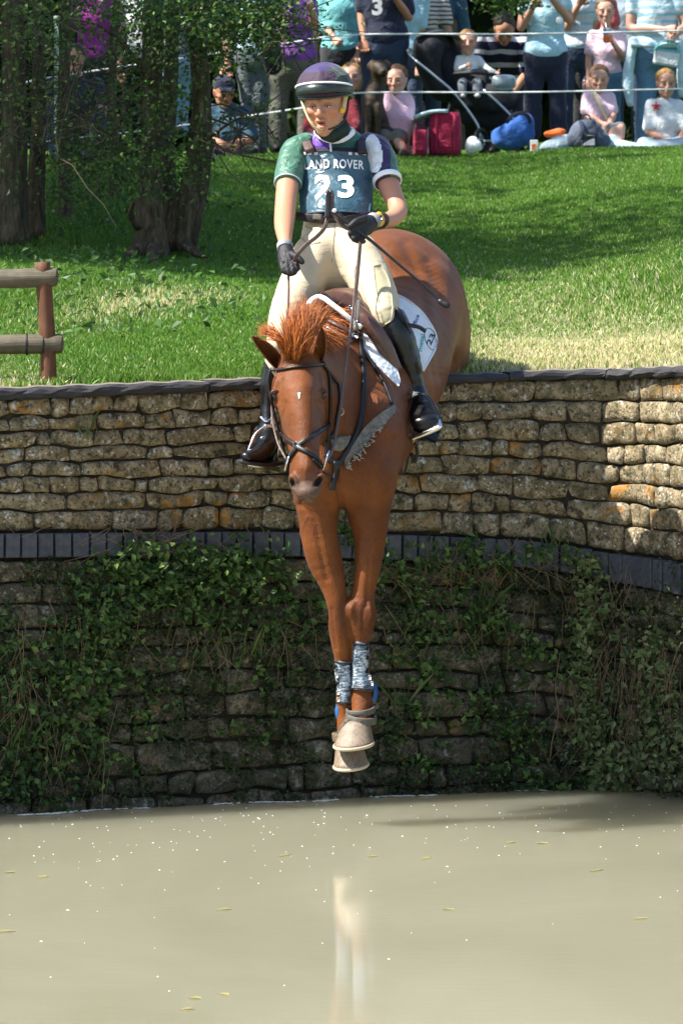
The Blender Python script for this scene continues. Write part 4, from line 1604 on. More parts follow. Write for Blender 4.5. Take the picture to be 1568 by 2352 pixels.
    print_text('numeral', '2', 742, 427, 38, 53, 0, bbv, M['white_print'], bib, .005, .035, fallback=-.3)
    print_text('numeral', '3', 794, 427, 38, 53, 0, bbv, M['white_print'], bib, .005, .035, fallback=-.3)
    for e in (0, -1):
        vv, ff = tube(g[e] + [0, -.003, 0], .003, 6)
        obj('bib_binding', vv, ff, M['webbing'], bib)
    for x0 in (696, 708, 722, 800, 815, 832):
        q, nn = on_surf(bbv, [(x0, 352), (x0 + 8, 352)], 3, .002)
        v, f = ribbon(q, nn, np.full(3, S(7, -.2)), .002)
        obj('faint_lettering', v, f, M['piping'], bib)
    # waist belt
    q, nn = on_surf(vb, [(684, 496), (720, 500), (772, 502), (820, 499), (864, 492)], 24, .006)
    v, f = ribbon(q, nn, np.full(24, S(19, -.2)), .008)
    obj('waist_belt', v, f, M['webbing'], who)
    q, nn = on_surf(vb, [(722, 497), (742, 498)], 4, .013)
    v, f = ribbon(q, nn, np.full(4, S(13, -.2)), .004)
    obj('belt_label', v, f, M['strap_grey'], who)
    # shoulder straps
    for pts, mt in (([(702, 322), (706, 334), (712, 346)], M['brown_trim']), ([(828, 318), (830, 334), (832, 350)], M['webbing'])):
        p = resample(PL([(pts[0][0], pts[0][1], -.10), (pts[1][0], pts[1][1], -.20), (pts[2][0], pts[2][1], -.26)]), 8)
        v, f = ribbon(p, np.tile([0, -1, .4], (8, 1)), np.full(8, S(20, -.2)), .016)
        obj('shoulder_strap', v, f, mt, vest)
    # zip between the two silks
    p = resample(PL([(758, 322, -.225), (759, 336, -.238), (760, 347, -.25)]), 6)
    v, f = ribbon(p, np.tile([0, -1, .2], (6, 1)), np.full(6, S(5, -.2)), .006)
    obj('zip', v, f, M['piping'], who)
    # ---- collar and stock
    s = Solid()
    s.chain([pf(736, 298, -.22, 14, .03), pf(760, 306, -.235, 20, .034), pf(786, 296, -.20, 18, .035)], k=.02)
    s.ell(P(764, 305, -.24), (.030, .024, .026), k=.02)
    s.ell(P(744, 304, -.24), (.022, .02, .02), k=.015)
    V, Q = s.mesh(.005, 1)
    V = V + vnormals(V, [Q]) * (wob(V, 90, 2) * .003)[:, None]
    obj('neck_stock', V, Q, M['stock'], who)
    a = np.linspace(0, 2 * np.pi, 34)
    c = P(768, 306, -.15)
    p = c + np.stack([S(43, -.15) * np.cos(a), .068 * np.sin(a), .012 * np.cos(a * 2) + .020 * np.sin(a) * 1.0], -1)
    v, f = ribbon(p, (p - c) + [0, 0, .03], np.full(34, .022), .008)
    obj('collar', v, f, M['white_print'], who)
    # ---- helmet in silks, with peak, straps
    hm = []
    hC = HC + Rh @ np.array([0, .014, .062])
    nu, nv = 48, 20
    th = np.linspace(.001, 1.0, nv)
    for t in th:
        ang = t * np.pi * .60
        a = np.linspace(0, 2 * np.pi, nu, endpoint=False)
        low = t * t
        ring = np.stack([.110 * np.sin(ang) * np.cos(a), .132 * np.sin(ang) * np.sin(a), .104 * np.cos(ang) - .028 * low * np.clip(np.sin(a), -.2, 1)], -1)
        hm.append(hC + ring @ Rh.T)
    hm = np.array(hm)
    inner = [hC + (hm[-1] - hC) * .93, hC + (hm[-4] - hC) * .92 + Rh @ np.array([0, 0, .0])]
    R_ = list(hm) + inner
    V, fs = loft(R_, caps=False)
    Q = fs[0]
    j = np.arange(len(Q)) % nu
    row = np.arange(len(Q)) // nu
    ang = (j + .5) / nu * 2 * np.pi
    cx = np.cos(ang)
    sy = np.sin(ang)
    front = (sy < -.2)
    mi = np.where(row >= nv - 1, 3, np.where((sy < -.30) & (row > 7) & (cx < .75), 0, np.where((cx > .55) & (row > 5), 2, 1)))
    hel = obj('helmet', V, Q, [M['helmet_front'], M['helmet_top'], M['helmet_green'], M['helmet_peak']], who)
    hel.data.polygons.foreach_set('material_index', mi.astype(np.int32))
    # peak: a band standing proud of the front rim
    a = np.linspace(np.pi * 1.02, np.pi * 1.98, 30)
    ri, ro, rt = [], [], []
    for q in a:
        e = abs(math.sin(q)) ** .5
        b0 = np.array([.1115 * math.cos(q), .1335 * math.sin(q), .006 + .030 * abs(math.sin(q))])
        b1 = np.array([.114 * math.cos(q), (.134 + .012 * e) * math.sin(q), -.018 + .016 * abs(math.sin(q))])
        ri.append(hC + Rh @ b0)
        ro.append(hC + Rh @ b1)
        rt.append(hC + Rh @ (b1 * np.array([.95, .95, 1]) + np.array([0, 0, -.006])))
    back = [hC + (np.array(p) - hC) * .95 for p in ri]
    V, fs = loft([np.array(x) for x in zip(ri, ro, rt, back)], closed=True)
    obj('peak', V, fs, M['helmet_peak'], hel)
    vv, ff = tube(np.array(ri), .0042, 6)
    obj('piping', vv, ff, M['white_print'], hel)
    a = np.linspace(0, 2 * np.pi, 49)
    low = hm[-1]
    vv, ff = tube(np.vstack([low, low[:1]]), .0048, 6, caps=False)
    obj('rim', vv, ff, M['helmet_peak'], hel)
    for px_, nm in (([(690, 225, -.30), (699, 250, -.33), (711, 277, -.35), (724, 292, -.35), (742, 296, -.345)], 'chin_strap'), ([(800, 225, -.24), (797, 255, -.27), (788, 278, -.29), (768, 293, -.32), (742, 297, -.345)], 'chin_strap')):
        p = resample(PL(px_), 16)
        v, f = ribbon(p, np.tile([0, -1, 0], (16, 1)), np.full(16, S(4.5, -.3)), .004)
        obj(nm, v, f, M['cream'] if px_[0][0] < 700 else M['helmet_peak'], hel)
    p = resample(PL([(793, 203, -.30), (793, 225, -.305), (789, 245, -.31), (786, 258, -.315)]), 8)
    v, f = ribbon(p, np.tile([0, -1, 0], (8, 1)), np.array([12, 13, 11, 9, 8, 8, 7, 6]) * 20 / F, .006)
    obj('strap_guard', v, f, M['cream'], hel)
    v, f = ball(P(786, 252, -.318), (S(7, -.3), .006, S(7, -.3)))
    obj('strap_slide', v, f, M['yellow'], hel)
    # ---- gloves
    def glove(blocks, fing, thumb, cuffp, cuffd):
        s = Solid()
        for c in blocks:
            s.chain([pf(*q) for q in c], k=.012)
        for c in fing:
            s.chain([pf(*q) for q in c], k=.004)
        s.chain([pf(*q) for q in thumb], k=.006)
        V, Q = s.mesh(.0038, 1)
        V = V + vnormals(V, [Q]) * (wob(V, 120, 2) * .0012)[:, None]
        g_ = obj('glove', V, Q, M['glove'], who)
        c = P(*cuffp[:3])
        T = unit(P(*cuffd) - c)
        u_ = unit(np.cross(T, [0, 1, 0]))
        v_ = np.cross(T, u_)
        a = np.linspace(0, 2 * np.pi, 22)
        p = c + S(cuffp[3], -.6) * np.cos(a)[:, None] * u_ + .030 * np.sin(a)[:, None] * v_
        v, f = ribbon(p, p - c, np.full(22, .024), .005)
        obj('cuff', v, f, M['glove_cuff'], g_)
    glove([[(656, 566, -.66, 16, .026), (658, 588, -.69, 21, .030), (662, 604, -.71, 23, .030)]],
          [[(648, 606, -.735, 7, .013), (652, 622, -.75, 7, .013), (664, 627, -.735, 6, .012)], [(659, 609, -.745, 7.5, .013), (663, 627, -.755, 7, .013), (672, 628, -.735, 6, .012)],
           [(670, 608, -.745, 7.5, .013), (674, 625, -.755, 7, .013), (678, 620, -.73, 6, .012)], [(678, 602, -.74, 7, .013), (683, 616, -.75, 6.5, .012), (682, 608, -.73, 6, .012)]],
          [(670, 584, -.72, 9, .015), (684, 592, -.75, 8, .014), (694, 601, -.76, 6.5, .011)], (654, 566, -.655, 16.5), (657, 590, -.69))
    glove([[(860, 507, -.62, 16, .026), (842, 515, -.66, 23, .030), (828, 524, -.69, 23, .030)]],
          [[(824, 510, -.715, 7.5, .013), (808, 522, -.73, 7, .013), (806, 534, -.71, 6.5, .012)], [(822, 522, -.72, 7.5, .013), (805, 533, -.735, 7, .013), (808, 544, -.715, 6.5, .012)],
           [(826, 533, -.72, 7.5, .013), (812, 546, -.735, 7, .013), (820, 552, -.715, 6.5, .012)], [(836, 540, -.71, 7.5, .013), (826, 553, -.725, 6.5, .012), (834, 554, -.70, 6, .011)]],
          [(838, 502, -.70, 9, .015), (818, 508, -.735, 8, .014), (803, 519, -.745, 6.5, .011)], (856, 507, -.63, 17), (835, 520, -.68))
    # ---- wrist watch
    a = np.linspace(0, 2 * np.pi, 26)
    c = P(873, 505, -.56)
    T = unit(P(897, 503, -.44) - c)
    u_ = unit(np.cross(T, [0, 1, 0]))
    v_ = np.cross(T, u_)
    p = c + S(17, -.55) * np.cos(a)[:, None] * u_ + .031 * np.sin(a)[:, None] * v_
    v, f = ribbon(p, p - c, np.full(26, .022), .005)
    w = obj('wrist_watch', v, f, M['rubber'], who)
    wc = P(871, 502, -.605)
    Rw = roty(-.15) @ rotz(.35)
    v, f = ball(wc, (S(11, -.6), .010, S(17, -.6)), Rw, 22, 9)
    obj('watch_case', v, f, M['yellow'], w)
    v, f = box(wc + Rw @ np.array([0, -.009, .002]), (S(11, -.6), .006, S(14, -.6)), Rw)
    obj('watch_face', v, f, M['lcd'], w)
    # ---- riding boots with spurs
    s = Solid()
    s.chain([pf(893, 718, -.64, 33, .066), pf(908, 760, -.66, 37, .072), pf(929, 810, -.65, 33, .066), pf(944, 855, -.64, 27, .055), pf(953, 893, -.64, 23, .048), pf(960, 918, -.66, 24, .050)], k=.02)
    s.chain([pf(960, 920, -.66, 26, .045), pf(972, 945, -.74, 33, .042), pf(978, 972, -.83, 33, .034)], k=.02)
    s.ell(P(958, 930, -.57), (S(20, -.6), .05, S(22, -.6)), k=.02)
    s.cut(P(892, 728, -.64), P(880, 690, -.6) - P(892, 728, -.64))
    V, Q = s.mesh(.0055, 1)
    V = V + vnormals(V, [Q]) * (wob(V * [1, 1, 2], 40, 6) * .0025)[:, None]
    rb = obj('riding_boot', V, Q, M['boot_leather'], who)
    v, f = box(P(981, 985, -.76), (S(60, -.76), .19, .014), roty(.42) @ rotx(.35), .2)
    obj('sole', v, f, M['rubber'], rb)
    p = resample(PL([(936, 906, -.70), (954, 902, -.72), (974, 908, -.70), (986, 920, -.66)]), 12)
    v, f = ribbon(p, np.tile([0, -1, .4], (12, 1)), np.full(12, S(5, -.7)), .006)
    obj('spur', v, f, M['metal'], rb)
    p = resample(PL([(936, 746, -.70), (950, 748, -.69), (964, 752, -.67), (976, 760, -.64)]), 8)
    v, f = ribbon(p, np.tile([0, -1, .2], (8, 1)), np.full(8, S(9, -.7)), .006)
    obj('boot_tab', v, f, M['leather_black'], rb)
    p = resample(PL([(909, 706, -.71), (922, 722, -.72), (934, 745, -.71), (941, 766, -.70)]), 8)
    v, f = tube(p, .005, 6)
    obj('boot_edge', v, f, M['leather_black'], rb)
    s = Solid()
    s.chain([pf(628, 835, -.60, 22, .058), pf(618, 880, -.60, 20, .056), pf(614, 930, -.60, 17, .048), pf(616, 965, -.62, 20, .048), pf(614, 1000, -.64, 25, .048)], k=.02)
    s.chain([pf(618, 1000, -.64, 24, .045), pf(607, 1028, -.72, 26, .044), pf(588, 1046, -.80, 20, .038), pf(566, 1049, -.86, 12, .026)], k=.02)
    s.ell(P(618, 1040, -.62), (S(18, -.6), .06, S(20, -.6)), k=.02)
    V, Q = s.mesh(.0055, 1)
    V = V + vnormals(V, [Q]) * (wob(V * [1, 1, 2], 40, 7) * .0025)[:, None]
    rb = obj('riding_boot', V, Q, M['boot_leather'], who)
    p = resample(PL([(553, 1054, -.85), (575, 1062, -.84), (605, 1066, -.76), (634, 1062, -.66)]), 12)
    v, f = ribbon(p, np.tile([0, -.3, 1], (12, 1)), np.full(12, .07), .010)
    obj('sole', v, f, M['rubber'], rb)
    p = resample(PL([(598, 957, -.67), (612, 968, -.685), (628, 958, -.67)]), 9)
    v, f = ribbon(p, np.tile([0, -1, .3], (9, 1)), np.full(9, S(5, -.7)), .005)
    obj('spur', v, f, M['metal'], rb)
    a = np.linspace(0, 2 * np.pi, 18)
    v, f = tube(P(605, 1009, -.735) + np.stack([S(7, -.7) * np.cos(a), 0 * a, S(6, -.7) * np.sin(a)], -1), .0022, 6, caps=False)
    obj('spur_buckle', v, f, M['metal'], rb)
    # ---- stirrups
    def stirrup(lab, arch, tread, leather, mt, loc):
        o = thing('stirrup', lab, 'stirrup', P(*loc), 'stirrup irons')
        p = resample(PL(arch), 28)
        v, f = tube(p, .0075, 8, flat=(1.2, .8))
        obj('iron', v, f, mt, o)
        p = resample(PL(tread), 10)
        v, f = ribbon(p, np.tile([0, -.5, 1], (10, 1)), np.full(10, .055), .014)
        obj('tread', v, f, M['metal'], o)
        p = resample(PL(leather), 10)
        v, f = ribbon(p, np.tile([0, -1, .1], (10, 1)), np.full(10, S(12, -.7)), .006)
        obj('stirrup_leather', v, f, M['strap_grey'], o)
    stirrup('shiny steel stirrup under the left-pointing black boot', [(568, 1040, -.80), (577, 1018, -.79), (586, 998, -.775), (602, 984, -.765), (618, 978, -.76), (634, 984, -.74), (641, 1000, -.72), (638, 1030, -.69), (632, 1056, -.67), (628, 1076, -.66)],
            [(563, 1060, -.83), (585, 1066, -.80), (610, 1072, -.73), (631, 1077, -.66)], [(628, 940, -.66), (628, 960, -.70), (627, 976, -.745)], M['metal'], (605, 1020, -.75))
    stirrup('dark stirrup under the upturned black boot beside the wall', [(943, 996, -.74), (936, 970, -.74), (934, 945, -.75), (941, 920, -.76), (956, 907, -.775), (974, 906, -.785), (988, 918, -.79), (1000, 942, -.80), (1010, 966, -.81)],
            [(948, 1004, -.80), (970, 994, -.83), (992, 984, -.85), (1014, 973, -.86)], [(936, 890, -.70), (944, 900, -.74), (952, 908, -.77)], M['leather_black'], (975, 950, -.78))
    v, f = box(P(1012, 968, -.87), (S(12, -.8), .03, S(10, -.8)), roty(.4))
    # ---- whip
    wh = thing('riding_whip', 'long black riding whip held across the rider\'s gloved hand', 'whip', P(840, 540, -.72))
    p = resample(PL([(764, 482, -.72), (785, 499, -.73), (810, 519, -.73), (850, 551, -.72)]), 10)
    v, f = tube(p, np.interp(np.arange(10), [0, 1, 6, 9], [.0115, .0105, .0085, .0065]), 9)
    obj('handle', v, f, M['whip'], wh)
    p = resample(PL([(848, 549, -.72), (910, 602, -.70), (960, 644, -.69), (1000, 681, -.68), (1013, 692, -.68)]), 16)
    v, f = tube(p, np.linspace(.0062, .0036, 16), 8)
    obj('shaft', v, f, M['whip'], wh)
    p = resample(PL([(1006, 688, -.68), (1016, 695, -.685), (1026, 700, -.69), (1033, 702, -.69)]), 8)
    v, f = tube(p, np.array([.005, .009, .010, .010, .011, .011, .010, .005]), 8, flat=(.5, 1.1))
    obj('tongue', v, f, M['leather_black'], wh)
    v, f = ball(P(768, 483, -.735), (.009, .004, .008))
    obj('end_cap', v, f, M['piping'], wh)
    return who


M['eye_white'] = plain('eye_white', (0.5, 0.44, 0.40), 0.25, 0.5, var=.05, bump=0)
M['mouth'] = plain('mouth_inside', (0.10, 0.02, 0.018), 0.6, 0.3, var=.1, bump=0)

# ------------------------------------------------------------------ setting: measured lines along the wall
_xd = [-900, -400, 0, 400, 784, 1100, 1220, 1300, 1360, 1420, 1480, 1568, 1700, 1900]
_yd = [-1.45, -1.0, -.66, -.32, 0, .26, .345, .385, .395, .36, .26, .02, -.40, -.9]
_wx = [-30, -12, -6] + [(x - 784) * (20 + y) / F for x, y in zip(_xd, _yd)] + [3.0, 6, 12, 30]
_wy = [-9, -4.6, -2.6] + _yd + [-1.7, -2.8, -4, -6]
WX = np.concatenate([np.linspace(-30, -3.2, 30), np.linspace(-3.1, 3.1, 500), np.linspace(3.2, 30, 30)])
WYv = np.interp(WX, _wx, _wy)
_k = np.hanning(15)
_k /= _k.sum()
_mid = np.convolve(np.pad(WYv, 7, mode='edge'), _k, 'valid')
WYv = np.where(np.abs(WX) < 3, _mid, WYv)
PATH = np.stack([WX, WYv], 1)
_seg = np.linalg.norm(np.diff(PATH, axis=0), axis=1)
WS = np.concatenate([[0], np.cumsum(_seg)])
_tan = unit(np.gradient(PATH, axis=0))


def wp(s, out=0.0, z=0.0):
    """point on the wall line at length s, pushed out towards the pond"""
    x = np.interp(s, WS, WX)
    y = np.interp(s, WS, WYv)
    tx = np.interp(s, WS, _tan[:, 0])
    ty = np.interp(s, WS, _tan[:, 1])
    return np.stack([x + ty * out, y - tx * out, np.broadcast_to(z, np.shape(x)) + 0 * x], -1)


def s_of(xd):
    for _ in range(1):
        Y = 0.0
        for _ in range(8):
            X = (xd - 784) * (20 + Y) / F
            Y = np.interp(X, WX, WYv)
    return float(np.interp(X, WX, WS))


_lx = [0, 300, 600, 940, 1050, 1200, 1300, 1400, 1568]
_rows = {'ct': [888, 877, 867, 860, 856, 852, 849, 846, 839], 'cb': [919, 906, 894, 884, 880, 876, 874, 871, 867],
         'bt': [1222, 1220, 1218, 1226, 1231, 1238, 1250, 1268, 1292], 'bb': [1284, 1281, 1278, 1290, 1298, 1306, 1318, 1338, 1368]}
_ls = [s_of(x) for x in _lx]
LEV = {}
for _n, _r in _rows.items():
    LEV[_n] = [P(x, y, float(np.interp(s, WS, WYv)))[2] for x, y, s in zip(_lx, _r, _ls)]


def lev(n, s):
    return np.interp(s, _ls, LEV[n])


def ground_z(X, Y):
    """height of the bank behind the wall"""
    X = np.asarray(X, float)
    Y = np.asarray(Y, float)
    sw = np.interp(X, WX, WS)
    t = np.maximum(Y - np.interp(X, WX, WYv), 0)
    z0 = lev('ct', sw) - .012
    top = 3.235
    a = np.clip(t / 20.6, 0, 1)
    rise = (top - z0) * (a * .90 + .10 * np.sin(a * np.pi / 2) ** 2)
    rise = rise + .035 * np.sin(X * 1.7 + Y * .9) * np.clip(t / 2, 0, 1) * (1 - a) + .03 * np.sin(X * .8 - Y * 1.3 + 2) * np.clip(t / 2, 0, 1) * (1 - a)
    rise = rise + .18 * np.exp(-((X + 1.3) / .9) ** 2 - ((Y - 10) / 4) ** 2)
    beyond = np.maximum(t - 20.6, 0)
    rise = rise + .012 * beyond + .55 * (1 - np.exp(-np.maximum(beyond - 4, 0) / 9)) - .09 * np.clip((-X - .2) / 1.5, 0, 1) * np.clip((t - 14) / 6, 0, 1)
    return z0 + rise


# ------------------------------------------------------------------ materials of the place
def stone_mat(name, cols, lichen=.5, moss=.2, dirt=.35):
    t = NT(name)
    oi = t.n('ShaderNodeObjectInfo')
    tc = t.coord()
    off = t.n('ShaderNodeVectorMath', operation='SCALE')
    off.inputs[0].default_value = (37, 61, 83)
    t.l(oi.outputs['Random'], off.inputs['Scale'])
    ad = t.n('ShaderNodeVectorMath', operation='ADD')
    t.l(tc, ad.inputs[0])
    t.l(off.outputs[0], ad.inputs[1])
    v = ad.outputs[0]
    base = t.ramp(oi.outputs['Random'], [(i / (len(cols) - 1), c) for i, c in enumerate(cols)])
    n1 = t.noise(v, 16, 5, .65)
    n2 = t.noise(v, 70, 4, .7)
    c = t.mix(.6, base, t.ramp(n1, [(.3, tuple(q * .22 for q in cols[2])), (.5, tuple(q * .75 for q in cols[2])), (.70, tuple(q * 1.7 for q in cols[2]))]))
    c = t.mix(t.math('MULTIPLY', t.ramp(n2, [(.38, (1, 1, 1)), (.5, (0, 0, 0))]), dirt), c, (.035, .030, .022))
    vo = t.n('ShaderNodeTexVoronoi')
    vo.inputs['Scale'].default_value = 52
    t.l(v, vo.inputs['Vector'])
    big = t.noise(v, 9, 2, .5)
    w = t.math('MULTIPLY', t.ramp(t.math('ADD', vo.outputs['Distance'], t.math('MULTIPLY', n2, .35)), [(.34, (1, 1, 1)), (.44, (0, 0, 0))]), t.ramp(big, [(.44, (0, 0, 0)), (.56, (lichen,) * 3)]))
    c = t.mix(w, c, (.52, .50, .44))
    vo2 = t.noise(v, 11, 3, .6, .4)
    o = t.math('MULTIPLY', t.ramp(vo2, [(.56, (0, 0, 0)), (.62, (1, 1, 1))]), t.ramp(t.math('FRACT', t.math('MULTIPLY', oi.outputs['Random'], 7.3)), [(.45, (0, 0, 0)), (.7, (lichen * 1.0,) * 3)]))
    c = t.mix(o, c, (.36, .175, .045))
    n5 = t.noise(v, 26, 3, .55, .6)
    c = t.mix(t.ramp(n5, [(.60, (0, 0, 0)), (.66, (lichen,) * 3)]), c, t.ramp(n2, [(.35, (.22, .21, .17)), (.6, (.62, .60, .54))]))
    n6 = t.noise(v, 19, 4, .6, .3)
    c = t.mix(t.ramp(n6, [(.57, (0, 0, 0)), (.66, (min(1, dirt),) * 3)]), c, (.030, .026, .018))
    mo = t.ramp(t.noise(v, 22, 3, .6), [(.48, (0, 0, 0)), (.64, (moss,) * 3)])
    c = t.mix(mo, c, (.035, .045, .016))
    h = t.math('ADD', t.math('MULTIPLY', n1, .7), t.math('MULTIPLY', n2, .35))
    t.bump(h, 1.0, .016)
    return t.set(c, .92, .2)


M['stone'] = stone_mat('weathered_limestone', [(.17, .128, .068), (.27, .212, .126), (.32, .26, .162), (.24, .166, .08), (.37, .31, .21)], .9, .5, .85)
M['stone_low'] = stone_mat('damp_mossy_stone', [(.060, .053, .037), (.10, .085, .058), (.15, .128, .088), (.078, .068, .046)], .3, .85, .9)
M['mortar'] = plain('earthy_mortar', (.042, .034, .024), .95, .1, var=.5, scale=25, bump=.8)
M['mortar_low'] = plain('damp_earth', (.028, .025, .017), .95, .1, var=.5, scale=25, bump=.8)
def brick_mat():
    t = NT('blue_engineering_brick')
    oi = t.n('ShaderNodeObjectInfo')
    v = t.coord()
    n = t.noise(v, 45, 4, .65)
    c = t.ramp(oi.outputs['Random'], [(0, (.035, .042, .058)), (.5, (.055, .062, .082)), (1, (.080, .082, .098))])
    c = t.mix(.5, c, t.ramp(n, [(.3, (.022, .023, .028)), (.7, (.10, .105, .125))]))
    c = t.mix(t.ramp(t.noise(v, 18, 3, .6), [(.6, (0, 0, 0)), (.7, (.5, .5, .5))]), c, (.10, .085, .05))
    t.bump(n, .35, .006)
    return t.set(c, .6, .4)
M['brick'] = brick_mat()
def timber(name, c1, c2, axis, top=None):
    t = NT(name)
    sc = [60, 60, 60]
    sc[axis] = 3
    n = t.noise(t.coord(scale=tuple(sc)), 1.0, 5, .7)
    n2 = t.noise(t.coord(), 14, 4, .65)
    c = t.mix(.5, t.ramp(n, [(.3, c1), (.7, c2)]), t.ramp(n2, [(.3, c1), (.7, c2)]))
    t.bump(n, .7, .008)
    return t.set(c, .7, .35)
M['coping'] = timber('tarred_sleeper', (.008, .008, .010), (.055, .053, .055), 0)
M['coping_worn'] = timber('worn_sleeper_top', (.09, .075, .062), (.26, .225, .19), 0)
M['rail'] = timber('weathered_rail', (.045, .038, .024), (.16, .135, .09), 0)
M['rail_end'] = plain('cut_rail_end', (.25, .23, .17), .8, .3, var=.4, scale=40, bump=.4)
M['post'] = timber('stained_post', (.06, .024, .010), (.17, .07, .032), 2)
def bark_mat():
    t = NT('bark')
    n = t.noise(t.coord(scale=(34, 34, 8)), 1.0, 6, .7, .6)
    n2 = t.noise(t.coord(), 5, 4, .6)
    c = t.ramp(n, [(.3, (.022, .016, .010)), (.5, (.09, .067, .043)), (.72, (.21, .17, .115))])
    c = t.mix(t.ramp(n2, [(.5, (0, 0, 0)), (.68, (.6, .6, .6))]), c, (.05, .06, .028))
    t.bump(n, 1.0, .03)
    return t.set(c, .9, .2)
M['bark'] = bark_mat()
M['twig'] = plain('grey_twig', (.055, .046, .03), .85, .2, var=.4, scale=60, bump=.2)
M['dry_stem'] = plain('dry_stem', (.20, .145, .08), .85, .2, var=.4, scale=40, bump=.2)


def leaf_mat(name, trans=.35, rough=.5):
    t = NT(name)
    c = t.attr('tint')
    t.set(c, rough, .35)
    tr = t.n('ShaderNodeBsdfTranslucent')
    hs = t.n('ShaderNodeHueSaturation')
    hs.inputs['Value'].default_value = 1.5
    hs.inputs['Hue'].default_value = .49
    t.l(c, hs.inputs['Color'])
    t.l(hs.outputs[0], tr.inputs['Color'])
    mx = t.n('ShaderNodeMixShader')
    mx.inputs[0].default_value = trans
    out = t.t.nodes['Material Output']
    t.l(t.b.outputs[0], mx.inputs[1])
    t.l(tr.outputs[0], mx.inputs[2])
    t.l(mx.outputs[0], out.inputs['Surface'])
    return t.m


M['leaf'] = leaf_mat('leaf', .35)
M['grass'] = leaf_mat('grass_blade', .35, .55)
def ground_mat():
    t = NT('turf')
    v = t.coord()
    n = t.noise(v, 1.2, 5, .6)
    n2 = t.noise(v, 30, 4, .7)
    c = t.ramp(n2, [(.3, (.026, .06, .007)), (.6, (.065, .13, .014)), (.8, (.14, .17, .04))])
    c = t.mix(t.attr('dry', 'Fac'), c, t.ramp(n2, [(.3, (.20, .165, .08)), (.7, (.46, .40, .24))]))  # straw colour where grass is dry and where sunlight is painted in
    t.bump(n2, .8, .03)
    return t.set(c, .95, .15)
M['turf'] = ground_mat()
def water_mat():
    t = NT('muddy_water')
    v = t.coord()
    n = t.noise(t.coord(scale=(.9, .35, 1)), .9, 4, .55, .4)
    c = t.ramp(n, [(.3, (.250, .238, .165)), (.7, (.31, .296, .212))])
    rip = t.noise(t.coord(scale=(2.2, 9, 1)), 2.6, 3, .55, .3)
    rip2 = t.noise(t.coord(scale=(8, 26, 1)), 3.0, 2, .5)
    t.bump(t.math('ADD', rip, t.math('MULTIPLY', rip2, .12)), .011, .05)
    m = t.set(c, .02, .5)
    t.b.inputs['IOR'].default_value = 1.26
    t.b.inputs['Subsurface Weight'].default_value = 1.0
    t.b.inputs['Subsurface Radius'].default_value = (1.0, .9, .7)
    t.b.inputs['Subsurface Scale'].default_value = 1.2
    t.b.subsurface_method = 'BURLEY'
    return m
M['water'] = water_mat()
M['foam'] = plain('foam', (.78, .77, .70), .6, .4, var=.1)
M['rope'] = plain('white_rope', (.74, .76, .78), .7, .3, var=.12, scale=120, bump=.4)


# ------------------------------------------------------------------ ground, water
def dry_sunlit_amount(X, Y):  # share of straw colour: dry grass plus sunlight painted as pale blades
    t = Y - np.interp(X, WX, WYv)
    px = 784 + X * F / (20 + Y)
    d = np.clip((px - 830) / 380, 0, 1) * np.exp(-np.maximum(t - 1.6, 0) / 1.9)  # right side: dry grass, paled further to look fully sunlit
    d = d + .75 * np.exp(-((px - 330) / 170) ** 2 - ((Y - 3.6 - (px - 330) * .003) / .55) ** 2)  # streak of sunlight on the left bank, painted in straw colour
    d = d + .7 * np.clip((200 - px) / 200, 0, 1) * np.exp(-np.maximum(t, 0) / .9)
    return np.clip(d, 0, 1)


def make_ground():
    xs = np.concatenate([-np.geomspace(300, 4, 26), np.linspace(-3.8, 3.8, 153), np.geomspace(4, 300, 26)])
    ts = np.concatenate([np.linspace(.06, 4, 60), np.linspace(4.1, 32, 110), np.geomspace(33, 600, 26)])
    X, T = np.meshgrid(xs, ts, indexing='ij')
    Y = np.interp(X, WX, WYv) + T
    Z = ground_z(X, Y)
    V = np.stack([X, Y, Z], -1)
    i = np.arange(V.shape[0] * V.shape[1]).reshape(V.shape[:2])
    Q = np.stack([i[:-1, :-1], i[1:, :-1], i[1:, 1:], i[:-1, 1:]], -1).reshape(-1, 4)
    o = obj('ground', V.reshape(-1, 3), Q, M['turf'], attrs={'dry': dry_sunlit_amount(X, Y).ravel()}, kind='structure')
    xs = np.concatenate([[-300, -100], np.linspace(-30, 30, 61), [100, 300]])
    fr = np.linspace(0, 1, 40) ** 2
    X, T = np.meshgrid(xs, fr, indexing='ij')
    Y = np.interp(X, WX, WYv) + .4 - T * 300
    V = np.stack([X, Y, 0 * X], -1)
    i = np.arange(V.shape[0] * V.shape[1]).reshape(V.shape[:2])
    Q = np.stack([i[:-1, :-1], i[:-1, 1:], i[1:, 1:], i[1:, :-1]], -1).reshape(-1, 4)
    obj('water', V.reshape(-1, 3), Q, M['water'], kind='structure')


